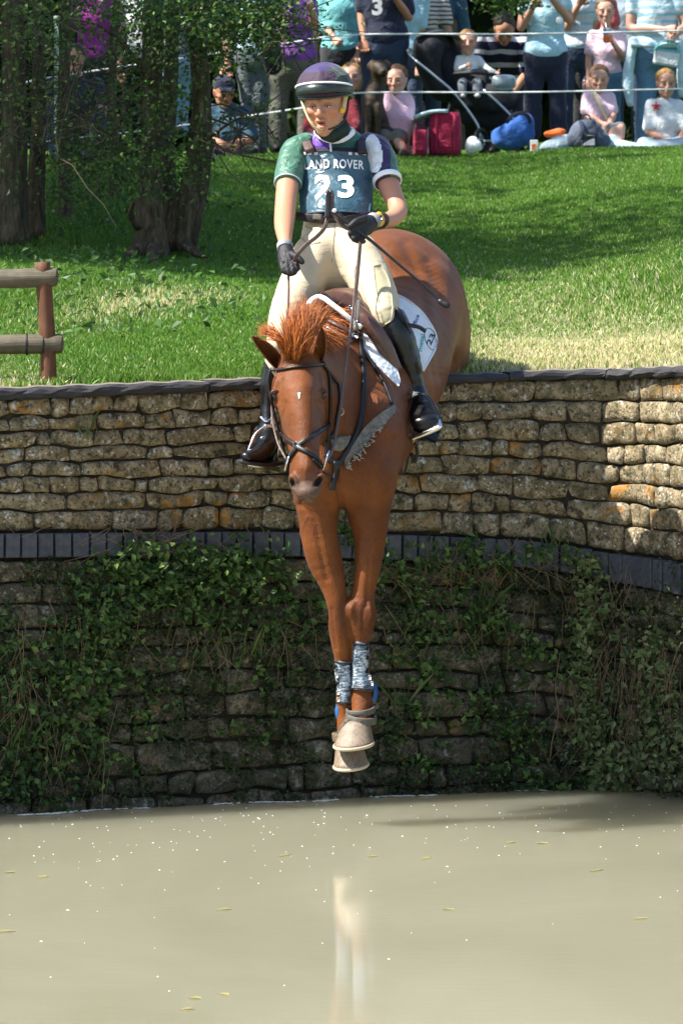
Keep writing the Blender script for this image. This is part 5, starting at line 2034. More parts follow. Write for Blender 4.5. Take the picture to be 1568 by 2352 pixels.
# ------------------------------------------------------------------ the stone wall, stone by stone
def stone_piece(name, s0, s1, zb, zt, prot, rough, seed, mat, parent, gap=.007, label=None, round_=.014, back=.06):
    r = np.random.default_rng(seed)
    w = s1 - s0
    h = float(np.mean(zt([(s0 + s1) / 2]) - zb([(s0 + s1) / 2])))
    nu = int(np.clip(round(w / .020), 5, 16))
    nv = int(np.clip(round(h / .018), 4, 8))
    ea, eb = .006 / w, .006 / h
    a = np.concatenate([[0], np.linspace(ea, 1 - ea, nu), [1]])
    b = np.concatenate([[0], np.linspace(eb, 1 - eb, nv), [1]])
    nu, nv = nu + 2, nv + 2
    A, B = np.meshgrid(a, b, indexing='ij')
    g = gap * r.uniform(.6, 1.6, 4)
    wobL = r.normal() * .006
    wobR = r.normal() * .006
    Sx = (s0 + g[0]) * (1 - A) + (s1 - g[1]) * A + (B - .5) * (wobL * (1 - A) + wobR * A) * 2
    zb_ = zb(Sx) + g[2] + .0028 * np.sin(A * r.uniform(3, 9) + r.uniform(0, 6))
    zt_ = zt(Sx) - g[3] + .0032 * np.sin(A * r.uniform(3, 9) + r.uniform(0, 6))
    Z = zb_ * (1 - B) + zt_ * B
    # soften the corners
    cx, cz = np.abs(A - .5) * 2, np.abs(B - .5) * 2
    cc = np.clip(cx, 0, 1) ** 8 * np.clip(cz, 0, 1) ** 8
    ck = r.uniform(.2, 1.6)
    Sx = Sx + np.sign(.5 - A) * cc * .007 * ck + .003 * wob(np.stack([A.ravel() * 3, B.ravel() * 3, 0 * A.ravel() + seed], -1), 2.5, seed + 9).reshape(A.shape)
    Z = Z + np.sign(.5 - B) * cc * .008 * ck
    e = np.minimum(np.minimum(A, 1 - A) * w, np.minimum(B, 1 - B) * h)
    out = prot - .010 * np.exp(-e / .0040) - .0035 * np.exp(-e / round_)
    q = np.stack([Sx.ravel(), Z.ravel(), 0 * Z.ravel()], -1)
    out = out + rough * wob(q + r.uniform(0, 9, 3), 42, seed).reshape(out.shape) + rough * .6 * wob(q, 120, seed + 1).reshape(out.shape) + (A - .5) * r.normal() * .008 + (B - .5) * r.normal() * .008
    Vf = wp(Sx.ravel(), out.ravel(), Z.ravel())
    i = np.arange(nu * nv).reshape(nu, nv)
    Q = np.stack([i[:-1, :-1], i[1:, :-1], i[1:, 1:], i[:-1, 1:]], -1).reshape(-1, 4)
    rim = np.concatenate([i[:, 0], i[-1, 1:], i[::-1, -1][1:], i[0, ::-1][1:-1]])
    Vb = wp(Sx.ravel()[rim], np.full(len(rim), -back), Z.ravel()[rim])
    n = nu * nv
    j = np.arange(len(rim))
    j2 = (j + 1) % len(rim)
    R = np.stack([rim[j], n + j, n + j2, rim[j2]], 1)
    V = np.vstack([Vf, Vb])
    return obj(name, V, [Q, R], mat, parent, origin=Vf.mean(0))


def make_wall():
    sa, sb = s_of(-150), s_of(1760)
    wall = thing('stone_wall', 'old limestone retaining wall with blue brick band, timber coping and ivy above the pond', 'wall', wp(s_of(784), 0, 0.0))
    # core, seen only in the joints, running on beyond the frame both ways
    for nm, m_, zt, zb, o_ in (('mortar', M['mortar'], 'cb', 'bt', -.020), ('mortar', M['mortar_low'], 'bt', None, -.022)):
        ss = np.concatenate([np.linspace(WS[2], sa, 40), np.linspace(sa, sb, 160)[1:], np.linspace(sb, WS[-3], 40)[1:]])
        ring = []
        for s_ in ss:
            top = lev(zt, s_) + (.0 if zb else .0)
            bot = lev(zb, s_) if zb else -.5
            ring.append([wp(s_, o_, top), wp(s_, o_, bot), wp(s_, -.5, bot), wp(s_, -.5, top)])
        V, fs = loft(np.array(ring).reshape(len(ss), 4, 3))
        obj(nm, V, [f[:, ::-1] for f in fs], m_, wall, smooth=False)
    r = np.random.default_rng(21)
    # ---- eight courses of dressed stone between coping and band
    fr = np.array([0, .155, .275, .395, .515, .625, .745, .865, 1.0])
    jit = [r.normal(size=40) * .007 for _ in fr]

    def line(k):
        if k == 0:
            return lambda s: lev('bt', np.asarray(s)) + .004
        if k == 8:
            return lambda s: lev('cb', np.asarray(s)) + .006
        def f(s):
            s = np.asarray(s, float)
            zb, zt = lev('bt', s) + .004, lev('cb', s) + .004
            w = np.interp(s, np.linspace(sa, sb, 40), jit[k])
            return zb + (zt - zb) * fr[k] + w * .9
        return f
    n = 0
    for k in range(8):
        s_ = sa - r.uniform(0, .2)
        zb, zt = line(k), line(k + 1)
        while s_ < sb:
            w = float(np.clip(r.lognormal(math.log(.165), .42), .06, .34))
            hgt = float(zt(np.array([s_ + w / 2]))[0] - zb(np.array([s_ + w / 2]))[0])
            stone_piece('stone', s_, s_ + w, zb, zt, r.uniform(-.004, .009), .0024, 1000 + n, M['stone'], wall, gap=.0026, round_=.007)
            n += 1
            s_ += w
    # ---- blue bricks on end
    s_ = sa
    nb = 0
    while s_ < sb:
        w = .071 + r.normal() * .003
        mid = s_ + w / 2
        zb, zt = lev('bb', mid) + .004, lev('bt', mid) - .003
        c = wp(mid, r.uniform(-.004, .006), (zb + zt) / 2)
        T = np.array([np.interp(mid, WS, _tan[:, 0]), np.interp(mid, WS, _tan[:, 1]), 0])
        sl_ = (lev('bt', mid + .05) - lev('bt', mid - .05)) / .1
        R = np.stack([unit(T + [0, 0, sl_ * .6]), np.array([-T[1], T[0], 0]), np.array([0, 0, 1.0])], 1)
        v, f = box((0, 0, 0), (w - .009, .07, (zt - zb) - .004), R @ rotz(r.normal() * .012) @ roty(r.normal() * .012), .10)
        nz = np.random.default_rng(nb)
        v = v + wob(v + c, 60, nb)[:, None] * .0012
        b_ = obj('brick', v + c, f, M['brick'], wall, smooth=False, origin=c)
        nb += 1
        s_ += w
    # ---- rough footing courses down into the water
    zc = [-.22]
    heights = [.13, .10, .085, .11, .075, .10, .08, .095, .07, .085, .075, .09]
    tot = sum(heights)
    acc = np.cumsum([0] + heights) / tot
    jl = [r.normal(size=30) * .010 for _ in acc]

    def lowline(k):
        def f(s):
            s = np.asarray(s, float)
            top = lev('bb', s) - .002
            z = -.2 + (top + .2) * acc[k]
            if 0 < k < len(acc) - 1:
                z = z + np.interp(s, np.linspace(sa, sb, 30), jl[k])
            return z
        return f
    for k in range(len(heights)):
        s_ = sa - r.uniform(0, .2)
        while s_ < sb:
            w = float(np.clip(r.lognormal(math.log(.17), .5), .06, .42))
            stone_piece('stone', s_, s_ + w, lowline(k), lowline(k + 1), r.uniform(-.008, .014) + .012 * (1 - acc[k]), .008, 3000 + n, M['stone_low'], wall, gap=.004, round_=.02)
            n += 1
            s_ += w
    # ---- timber coping, one sleeper after another
    cuts = [-900, -420, 60, 473, 905, 1162, 1397, 1462, 1760, 2300]
    cuts[2] = -60
    for k in range(len(cuts) - 1):
        s0, s1 = s_of(cuts[k]), s_of(cuts[k + 1])
        rr = np.random.default_rng(50 + k)
        m = max(8, int((s1 - s0) / .04))
        ring, mi = [], []
        ss = np.linspace(s0 + .0025, s1 - .0025, m)
        dz = rr.normal() * .003
        worn = rr.random() < .5
        prof = [(-.16, 0.0), (-.16, 1.0), (-.02, 1.0), (.016, .93), (.034, .72), (.040, .45), (.034, .18), (.016, 0.02)]
        for i, s_ in enumerate(ss):
            zt, zb = lev('ct', s_) + dz, lev('cb', s_) + dz
            e = .93 if i in (0, m - 1) else 1.0
            pts = []
            for q, (o_, hh) in enumerate(prof):
                oo = o_ * (e if o_ > 0 else 1) + .003 * math.sin(s_ * 31 + q * 1.7 + k) + .002 * math.sin(s_ * 77 + q * 2.3)
                pts.append(wp(s_, oo, zb + (zt - zb) * (.5 + (hh - .5) * e) + .003 * math.sin(s_ * 41 + q + k)))
            ring.append(pts)
        V, fs = loft(np.array(ring))
        c = V.mean(0)
        o = obj('coping_log', V, [f[:, ::-1] for f in fs], [M['coping'], M['coping_worn']], wall, origin=c, smooth=False)
        nq = len(fs[0])
        j = np.arange(nq) % len(prof)
        mi = np.zeros(sum(len(f) for f in fs), np.int32)
        mi[:nq] = np.where((j == 1) | (j == 2), 1, 0)
        o.data.polygons.foreach_set('material_index', mi)
    return wall


# ------------------------------------------------------------------ leaves and blades
def leaf_cloud(pos, size, seed, normal=None, spread=1.0, cols=None, aspect=.55, fold=.25, droop=None):
    """many small folded leaves in one mesh: 4 vertices, 2 triangles each"""
    r = np.random.default_rng(seed)
    n = len(pos)
    size = np.broadcast_to(size, (n,)) * r.uniform(.6, 1.35, n)
    nn = r.normal(size=(n, 3)) * spread
    if normal is not None:
        nn = nn + normal
    nn = unit(nn)
    ax = r.normal(size=(n, 3)) + (0 if droop is None else np.asarray(droop))
    ax = unit(ax - (ax * nn).sum(1, keepdims=True) * nn)
    sd = np.cross(nn, ax)
    L = size[:, None]
    base = pos - ax * L * .5
    tip = pos + ax * L * .5
    up = nn * L * fold * aspect
    l = pos + sd * L * aspect * .5 + up - ax * L * .06
    rt = pos - sd * L * aspect * .5 + up - ax * L * .06
    V = np.stack([base, l, tip, rt], 1).reshape(-1, 3)
    i = np.arange(n)[:, None] * 4
    T = np.concatenate([i + np.array([[0, 2, 1]]), i + np.array([[0, 3, 2]])])
    cols = np.array(cols)
    c = cols[r.integers(len(cols), size=n)] * r.uniform(.7, 1.3, (n, 1))
    return V, T, np.repeat(c, 4, 0)


GREENS = [(.034, .082, .016), (.055, .115, .024), (.095, .175, .036), (.042, .085, .028), (.15, .22, .06)]
TREEG = [(.026, .060, .010), (.04, .09, .014), (.065, .13, .020), (.10, .18, .03), (.03, .055, .013)]


def make_creepers():
    blobs = [(480, 1285, 135, 42, 900), (330, 1305, 120, 45, 620), (240, 1400, 85, 70, 480), (400, 1362, 110, 55, 620), (170, 1480, 90, 55, 430), (560, 1345, 80, 60, 520),
             (95, 1620, 105, 130, 900), (200, 1565, 95, 55, 420), (60, 1760, 85, 90, 480), (230, 1720, 55, 75, 260), (500, 1440, 100, 35, 180), (620, 1540, 60, 60, 110), (300, 1248, 40, 18, 90),
             (420, 1540, 120, 40, 120), (560, 1690, 90, 50, 90), (720, 1330, 30, 60, 130), (790, 1215, 22, 40, 220), (640, 1430, 50, 50, 130), (20, 1480, 40, 90, 160), (330, 1640, 60, 60, 130)]
    blobs2 = [(960, 1290, 105, 42, 520), (1020, 1400, 90, 75, 420), (950, 1455, 60, 60, 230), (1130, 1285, 55, 26, 200), (1000, 1525, 80, 50, 190), (1130, 1420, 50, 40, 200), (1210, 1505, 50, 40, 200),
              (1060, 1605, 120, 60, 260), (1180, 1685, 95, 55, 280), (1200, 1785, 120, 26, 240), (1255, 1272, 65, 26, 160), (905, 1640, 40, 70, 70), (960, 1740, 80, 40, 110), (1060, 1250, 26, 26, 90)]
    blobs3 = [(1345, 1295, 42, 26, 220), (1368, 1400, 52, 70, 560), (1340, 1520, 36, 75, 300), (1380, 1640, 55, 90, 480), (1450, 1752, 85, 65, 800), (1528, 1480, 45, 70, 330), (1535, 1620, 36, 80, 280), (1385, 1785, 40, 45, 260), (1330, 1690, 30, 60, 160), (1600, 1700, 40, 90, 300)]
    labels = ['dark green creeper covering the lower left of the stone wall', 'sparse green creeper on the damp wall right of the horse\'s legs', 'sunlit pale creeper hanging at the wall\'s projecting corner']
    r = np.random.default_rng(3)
    for bl, lab, cols, sz in ((blobs, labels[0], GREENS, .030), (blobs2, labels[1], GREENS, .030), (blobs3, labels[2], [(.13, .19, .06), (.19, .24, .09), (.10, .16, .05), (.24, .25, .12), (.17, .20, .09)], .030)):  # last clump: leaves coloured paler to stand in for sunlight
        pos = []
        for x, y, rx, ry, n in bl:
            # leaves come in sprays
            k = max(3, int(n * .54) // 6)
            cx = np.clip(r.normal(size=k), -1.8, 1.8) * rx * .62 + x
            cy = np.clip(r.normal(size=k), -1.8, 1.8) * ry * .62 + y
            for a, b in zip(cx, cy):
                m = 7
                ax = a + r.normal(size=m) * 11
                ay = b + r.normal(size=m) * 8
                s_ = s_of(a)
                yy = np.interp(s_, WS, WYv)
                z = H - (ay - YH) * (20 + yy) / F
                dense = min(1.0, n / (rx * ry) * 9)
                out = .012 + np.abs(r.normal(size=m)) * .045 * (.5 + dense)
                pos.append(wp(s_ + (ax - a) / F * 20, out, np.maximum(z, .012)))
        pos = np.concatenate(pos)
        tn = np.array([.12, -.75, .55])
        V, T, c = leaf_cloud(pos, sz, len(pos), tn, .55, cols, .62, .3)
        o = tag(obj('creeper', V, [T], M['leaf'], attrs={'tint': c}, smooth=False), lab, 'creeper', 'creepers on the wall', 'stuff')
    # small-leaved ground cover and moss rooted all over the damp footing
    n = 9500
    a_ = r.uniform(-60, 1640, n)
    b_ = 1290 + 550 * r.random(n)
    keep = wob(np.stack([a_ / 60, b_ / 60, 0 * a_], 1), 1.6, 14) > -.25
    a_, b_ = a_[keep], b_[keep]
    s_ = np.array([s_of(x) for x in a_])
    z_ = H - (b_ - YH) * (20 + np.interp(s_, WS, WYv)) / F
    pos = wp(s_, .008 + np.abs(r.normal(size=len(s_))) * .022, np.maximum(z_, .01))
    pos = np.repeat(pos, 3, 0) + r.normal(size=(len(pos) * 3, 3)) * [.014, .006, .012]
    V, T, c = leaf_cloud(pos, np.where(r.random(len(pos)) < .12, .026, .014), 41, np.array([.12, -.75, .55]), .7, [(.022, .045, .012), (.035, .06, .018), (.05, .045, .022), (.018, .028, .010), (.08, .095, .035), (.055, .10, .03)], .7, .25)
    tag(obj('ground_cover', V, [T], M['leaf'], attrs={'tint': c}, smooth=False), 'small dark plants and moss all over the damp lower wall', 'ground cover', None, 'stuff')
    # dead stems and dry grass hanging down the wall
    acc = Acc()
    spots = [(250, 1400, 260, 1560, 26), (560, 1450, 160, 1580, 18), (1050, 1400, 180, 1560, 26), (1400, 1320, 60, 1480, 26), (1420, 1480, 60, 1640, 30), (1430, 1640, 70, 1800, 34), (1340, 1560, 40, 1700, 12), (60, 1420, 60, 1620, 8), (110, 1640, 90, 1830, 22), (1130, 1260, 120, 1360, 60), (960, 1280, 80, 1360, 30), (350, 1212, 130, 1262, 60), (30, 1560, 40, 1700, 30), (1500, 1500, 60, 1700, 50)]
    for x, y0, sp, y1, n in spots:
        for i in range(n):
            a = x + r.normal() * sp
            ya = y0 + r.uniform(-30, 50)
            L = r.uniform(.35, 1.0) * (y1 - y0)
            s_ = s_of(a)
            Yw = np.interp(s_, WS, WYv)
            p = []
            o_ = .02 + r.uniform(0, .05)
            dx = r.normal() * 60
            for t in np.linspace(0, 1, 5):
                yy = ya + L * t
                p.append(wp(s_ + (dx * t + r.normal() * 3) / 580, o_ + .04 * math.sin(t * 2.6) * r.uniform(.3, 1), max(.01, H - (yy - YH) * (20 + Yw) / F)))
            v, f = tube(p, np.linspace(.0016, .0006, 5), 4, caps=False)
            acc.add(v, f)
    o = tag(acc.build('dry_stems', M['dry_stem']), 'dead brown stems and dry grass hanging down the wall', 'dry stems', None, 'stuff')
    # grassy tufts rooted in the wall
    V, T, C = blades_at(np.concatenate([wp(s_of(x) + r.normal(size=n) * .02, .03 + np.abs(r.normal(size=n)) * .01, H - (y - YH) * 20 / F + r.normal(size=n) * .006) for x, y, n in
        ((420, 1390, 26), (905, 1620, 14), (580, 1495, 22), (30, 1690, 40), (150, 1560, 22), (195, 1000, 10), (1105, 1410, 26), (760, 1420, 16), (300, 1320, 14), (1265, 1265, 12))]), .11, 77, [(.10, .17, .04), (.16, .20, .07), (.07, .13, .03)], lean=.5, w=.0045)
    tag(obj('grass_tufts', V, [T], M['grass'], attrs={'tint': C}, smooth=False), 'tufts of grass sprouting from joints of the wall', 'grass tufts', None, 'stuff')
    # pale bent stalks
    for pts, lab in (([(235, 1690), (240, 1750), (236, 1810), (234, 1856)], 'thin pale stalk standing out of the water by the left creeper'), ([(1286, 1500), (1275, 1580), (1282, 1640), (1268, 1700), (1262, 1752)], 'long pale stalk hanging before the damp wall')):
        s_ = s_of(pts[0][0])
        Yw = float(np.interp(s_, WS, WYv)) - .07
        v, f = tube(resample([P(x, y, Yw) for x, y in pts], 14), .0022, 5)
        tag(obj('stalk', v, f, M['dry_stem']), lab, 'stalk')


def blades_at(pos, h, seed, cols, lean=.35, w=.006, colf=None):
    r = np.random.default_rng(seed)
    n = len(pos)
    hh = np.broadcast_to(h, (n,)) * r.uniform(.55, 1.35, n)
    a = r.uniform(0, 2 * np.pi, n)
    d = np.stack([np.cos(a), np.sin(a), 0 * a], 1)
    a2 = r.uniform(0, 2 * np.pi, n)
    ln = np.stack([np.cos(a2), np.sin(a2), 0 * a2], 1) * (np.abs(r.normal(size=n)) * lean * hh)[:, None]
    ww = np.broadcast_to(w, (n,))[:, None]
    V = np.stack([pos - d * ww * .5, pos + d * ww * .5, pos + ln * .45 + d * ww * .32 + np.stack([0 * hh, 0 * hh, hh * .6], 1), pos + ln + np.stack([0 * hh, 0 * hh, hh], 1)], 1).reshape(-1, 3)
    i = np.arange(n)[:, None] * 4
    T = np.concatenate([i + np.array([[0, 1, 2]]), i + np.array([[0, 2, 3]])])
    cols = np.array(cols)
    c = cols[r.integers(len(cols), size=n)] * r.uniform(.75, 1.25, (n, 1)) if colf is None else colf
    return V, T, np.repeat(c, 4, 0)


def make_grass():
    r = np.random.default_rng(9)
    n = 600000
    # even cover over the strip of bank in view and some way to either side
    Y = -.9 + 24.5 * r.random(n) ** 1.25
    X = r.uniform(-1, 1, n) * (2.1 + .12 * (Y + 1)) + .02
    t = Y - np.interp(X, WX, WYv)
    ok = t > .05
    X, Y, t = X[ok], Y[ok], t[ok]
    n = len(X)
    Z = ground_z(X, Y)
    pos = np.stack([X, Y, Z - .004], 1)
    px = 784 + X * F / (20 + Y)
    rough = np.clip((560 - px) / 420, 0, 1) * np.clip((t - .5) / 1.5, 0, 1)
    clump = .5 + .5 * wob(pos, 3.0, 5)
    h = .017 + .009 * clump + .022 * rough * clump ** 1.5 + .02 * np.exp(-t / .12) + .035 * np.clip((px - 1250) / 250, 0, 1) * np.exp(-((Y - 4.6) / .7) ** 2)
    dry = dry_sunlit_amount(X, Y)
    mix = r.random(n)
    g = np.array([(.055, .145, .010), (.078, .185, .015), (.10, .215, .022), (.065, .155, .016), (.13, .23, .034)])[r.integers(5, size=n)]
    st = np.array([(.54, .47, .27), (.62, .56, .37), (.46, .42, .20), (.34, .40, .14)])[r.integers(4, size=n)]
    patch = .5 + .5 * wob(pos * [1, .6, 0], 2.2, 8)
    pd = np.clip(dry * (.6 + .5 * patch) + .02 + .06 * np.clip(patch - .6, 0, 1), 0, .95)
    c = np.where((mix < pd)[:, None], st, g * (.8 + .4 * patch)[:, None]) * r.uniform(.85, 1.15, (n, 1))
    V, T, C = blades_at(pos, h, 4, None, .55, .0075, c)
    tag(obj('grass', V, [T], M['grass'], attrs={'tint': C}, smooth=False), 'mown green grass on the bank, pale by the wall from dryness and painted sunlight', 'grass', None, 'stuff')
    # broad-leaved weeds in the rough grass under the trees
    m = 1100
    bx = r.normal(size=m) * 190 + r.choice([110, 300, 470, 250, 60], m)
    Yw = np.abs(r.normal(size=m)) * 2.4 + r.choice([3.0, 5.5, 7.5, 2.0], m)
    X = (bx - 784) * (20 + Yw) / F
    ok = bx < 700
    X, Yw = X[ok], Yw[ok]
    pos = np.stack([X, Yw, ground_z(X, Yw) + np.abs(r.normal(size=len(X))) * .035 + .012], 1)
    V, T, C = leaf_cloud(pos, .045, 12, np.array([0, -.5, .8]), .6, [(.035, .09, .015), (.05, .12, .022), (.075, .15, .035), (.03, .07, .012)], .6, .2)
    tag(obj('weeds', V, [T], M['leaf'], attrs={'tint': C}, smooth=False), 'broad-leaved weeds in rough grass below the trees', 'weeds', None, 'stuff')


# ------------------------------------------------------------------ trees
TREE_DY = [0.0]


def trunk_mesh(acc, pts, seed=0, n=26, seg=14, flare=0.0):
    """pts: photo x, y, depth, half-width in photo units"""
    pts = [(x, y, Y + TREE_DY[0], w) for x, y, Y, w in pts]
    c = np.array([P(x, y, Y) for x, y, Y, w in pts])
    wv = np.array([S(w, Y) for x, y, Y, w in pts])
    cc = resample(c, n)
    ww = np.interp(np.linspace(0, len(pts) - 1, n), range(len(pts)), wv)
    V, fs = tube(cc, ww, seg)
    k = n * seg
    axis = np.repeat(cc, seg, 0)
    d = V[:k] - axis
    ang = np.tile(np.arange(seg), n)
    f = 1 + .13 * wob(np.stack([np.cos(ang / seg * 6.283) * 2, np.sin(ang / seg * 6.283) * 2, axis[:, 2] * 1.5], 1), 2.3, seed) + .07 * wob(V[:k], 24, seed + 1)
    V[:k] = axis + d * f[:, None]
    acc.add(V, fs)


def make_trees():
    r = np.random.default_rng(15)

    def leaves_px(blobs, size, seed, cols=TREEG, per=9, spread=.10):
        pos = []
        rr = np.random.default_rng(seed)
        for x, y, rx, ry, Y, dY, n in blobs:
            k = max(2, int(n * 1.25) // per)
            for i in range(k):
                a = x + np.clip(rr.normal(), -1.7, 1.7) * rx * .65
                b = y + np.clip(rr.normal(), -1.7, 1.7) * ry * .65
                c = P(a, b, Y + TREE_DY[0] + rr.normal() * dY)
                pos.append(c + rr.normal(size=(per, 3)) * spread * [1, 1, .6])
        pos = np.concatenate(pos)
        return leaf_cloud(pos, size, seed, np.array([-.2, -.35, .7]), .7, cols, .6, .2)

    def twigs(acc, starts, n, L, seed, r0=.006):
        rr = np.random.default_rng(seed)
        for i in range(n):
            x, y, Y, dx, dy = starts[rr.integers(len(starts))]
            p = [P(x + rr.normal() * 30, y + rr.normal() * 30, Y + TREE_DY[0] + rr.normal() * .4)]
            d = np.array([dx + rr.normal() * .5, rr.normal() * .4, -dy + rr.normal() * .5])
            l = L * rr.uniform(.4, 1.2)
            for k in range(4):
                d = d + rr.normal(size=3) * .28
                p.append(p[-1] + unit(d) * l / 4)
            v, f = tube(p, np.linspace(r0, r0 * .25, 5) * rr.uniform(.6, 1.5), 5, caps=False)
            acc.add(v, f)

    # the multi-stemmed tree in the middle of the left bank
    TREE_DY[0] = -2.2
    t = thing('tree', 'old multi-stemmed tree leaning over the left bank', 'tree', P(390, 580, 6.8))
    for pts, sd in (([(345, 590, 8.9, 52), (345, 540, 8.9, 40), (342, 470, 8.9, 33), (348, 340, 9, 27), (350, 200, 9, 24), (352, 60, 9, 24), (350, -120, 9.1, 22), (330, -420, 9.2, 17)], 1),
                    ([(388, 575, 9.3, 30), (388, 480, 9.3, 24), (384, 360, 9.3, 19), (390, 200, 9.4, 17), (400, 0, 9.4, 15), (420, -300, 9.5, 10)], 2),
                    ([(412, 575, 9.1, 40), (424, 500, 9.1, 38), (444, 420, 9.1, 36), (458, 330, 9.1, 28), (462, 240, 9.1, 22), (456, 120, 9.1, 20), (440, 0, 9.1, 18), (430, -160, 9.1, 16), (460, -400, 9.2, 11)], 3)):
        a = Acc()
        trunk_mesh(a, pts, sd)
        a.build('trunk', M['bark'], t)
    a = Acc()
    for pts, sd in (([(330, 560, 8.7, 14), (300, 585, 8.6, 11), (270, 605, 8.5, 7), (240, 618, 8.4, 3)], 5), ([(350, 570, 8.6, 13), (352, 592, 8.5, 11), (365, 612, 8.4, 6)], 6), ([(425, 560, 8.9, 14), (450, 580, 8.8, 9), (475, 590, 8.7, 4)], 7), ([(318, 520, 8.7, 11), (300, 490, 8.6, 7), (310, 460, 8.5, 4)], 8)):
        trunk_mesh(a, pts, sd, 12, 10)
    a.build('root', M['bark'], t, kind='stuff')
    a = Acc()
    for pts in ([(352, 60, 9, 9), (420, 20, 8.6, 7), (520, 10, 8.2, 5), (640, 30, 8, 3), (720, 60, 7.9, 1.5)], [(456, 120, 9.1, 9), (520, 70, 8.8, 6), (590, 60, 8.6, 4), (650, 90, 8.5, 2)], [(350, 200, 9, 7), (300, 120, 8.6, 5), (230, 60, 8.4, 3), (150, 40, 8.3, 1.5)],
                [(458, 330, 9.1, 7), (500, 300, 8.8, 4), (540, 275, 8.7, 2.5), (590, 250, 8.6, 1.2)], [(348, 340, 9, 6), (300, 330, 8.6, 4), (240, 300, 8.4, 2.5), (190, 250, 8.3, 1.2)]):
        trunk_mesh(a, pts, 9, 12, 8)
    twigs(a, [(560, 60, 8.4, .7, .2), (640, 70, 8.2, .5, .6), (520, 280, 8.7, .6, .3), (250, 310, 8.5, -.6, .2), (300, 150, 8.6, -.5, -.2), (400, 60, 8.7, .3, .2)], 130, .42, 31, .0045)
    a.build('branch', M['bark'], t, kind='stuff')
    V, T, C = leaves_px([(560, 40, 90, 45, 8.5, .5, 1500), (592, 24, 48, 30, 8.2, .4, 700), (620, 8, 24, 12, 8.2, .3, 90), (722, 70, 14, 26, 8.0, .3, 40), (606, 96, 26, 26, 8.2, .4, 240), (500, 60, 55, 50, 8.7, .5, 700), (520, 140, 40, 30, 8.7, .4, 200), (420, 30, 70, 40, 8.8, .6, 900),
                         (340, 26, 80, 36, 8.6, .6, 620), (300, 100, 70, 40, 8.6, .4, 480), (430, 330, 30, 50, 8.6, .3, 220), (585, 275, 16, 26, 8.7, .2, 45), (592, 225, 10, 34, 8.7, .2, 40), (380, 250, 60, 80, 8.5, .4, 430), (290, 350, 60, 45, 8.4, .3, 420), (400, 390, 40, 30, 8.4, .3, 170), (345, 425, 45, 22, 8.4, .2, 110), (575, 320, 14, 30, 8.7, .2, 30)], .029, 61)
    obj('crown', V, [T], M['leaf'], t, attrs={'tint': C}, smooth=False)
    # high crown out of sight above the picture, which shades the bank and the people
    pos = []
    for cx, cy, cz, rad, n in ((-2.2, 8.0, 6.6, 1.7, 1700), (-1.8, 10.5, 7.0, 1.9, 1700), (-3.0, 17.0, 7.6, 1.9, 1700), (-2.0, 19.4, 8.2, 1.9, 1700)):
        d = unit(r.normal(size=(n, 3))) * (rad * r.uniform(.45, 1, (n, 1)))
        pos.append(np.array([cx, cy, cz]) + d)
    V, T, C = leaf_cloud(np.concatenate(pos), .13, 5, np.array([0, 0, .5]), .8, TREEG, .65)
    obj('crown', V, [T], M['leaf'], t, attrs={'tint': C}, smooth=False)
    # dark trees at the left edge
    TREE_DY[0] = -1.1
    for lab, stems, blobs, tw in (
            ('dark ivy-clad tree trunk at the left edge of the bank', [[(28, 560, 8.0, 44), (30, 470, 8, 34), (34, 300, 8, 30), (30, 100, 8, 28), (26, -100, 8, 26), (10, -420, 8.1, 18)], [(78, 545, 8.3, 26), (82, 430, 8.3, 20), (90, 250, 8.3, 17), (88, 60, 8.3, 15), (80, -260, 8.4, 11)]],
             [(40, 40, 80, 60, 7.6, .5, 700), (100, 200, 80, 90, 7.4, .4, 260), (20, 300, 50, 120, 7.5, .3, 200)], [(60, 120, 7.4, .6, .3), (40, 200, 7.3, .8, .6), (150, 130, 7.3, -.7, .6), (60, 320, 7.3, .7, .1), (30, 60, 7.3, .7, .5), (120, 330, 7.3, .5, -.3)]),
            ('slender dark tree between the edge trunk and the leaning tree', [[(150, 520, 9.5, 20), (150, 400, 9.5, 15), (146, 250, 9.5, 14), (150, 60, 9.5, 13), (160, -300, 9.6, 9)], [(255, 520, 10.5, 14), (262, 380, 10.5, 12), (258, 200, 10.5, 10), (268, 0, 10.5, 9), (290, -300, 10.6, 6)]],
             [(200, 330, 80, 50, 8.8, .4, 560), (250, 390, 60, 35, 8.6, .4, 420), (180, 420, 60, 40, 8.8, .4, 420), (230, 10, 100, 24, 9, .5, 420), (310, 200, 50, 70, 9.2, .4, 260), (120, 60, 50, 60, 9, .4, 260), (220, 240, 80, 50, 9, .4, 260)], [(200, 300, 9, .3, -.5), (260, 350, 9, .4, .4), (180, 200, 9, -.4, .6)])):
        t2 = thing('tree', lab, 'tree', P(stems[0][0][0], stems[0][0][1], stems[0][0][2]))
        for k, st in enumerate(stems):
            a = Acc()
            trunk_mesh(a, st, 20 + k)
            a.build('trunk', M['bark'], t2)
        a = Acc()
        twigs(a, tw, 60, .5, 41, .004)
        a.build('branch', M['twig'], t2, kind='stuff')
        V, T, C = leaves_px(blobs, .031, 71 + len(blobs), [(.04, .075, .016), (.055, .10, .022), (.08, .13, .03), (.13, .19, .045)])
        obj('crown', V, [T], M['leaf'], t2, attrs={'tint': C}, smooth=False)
    TREE_DY[0] = 0.0
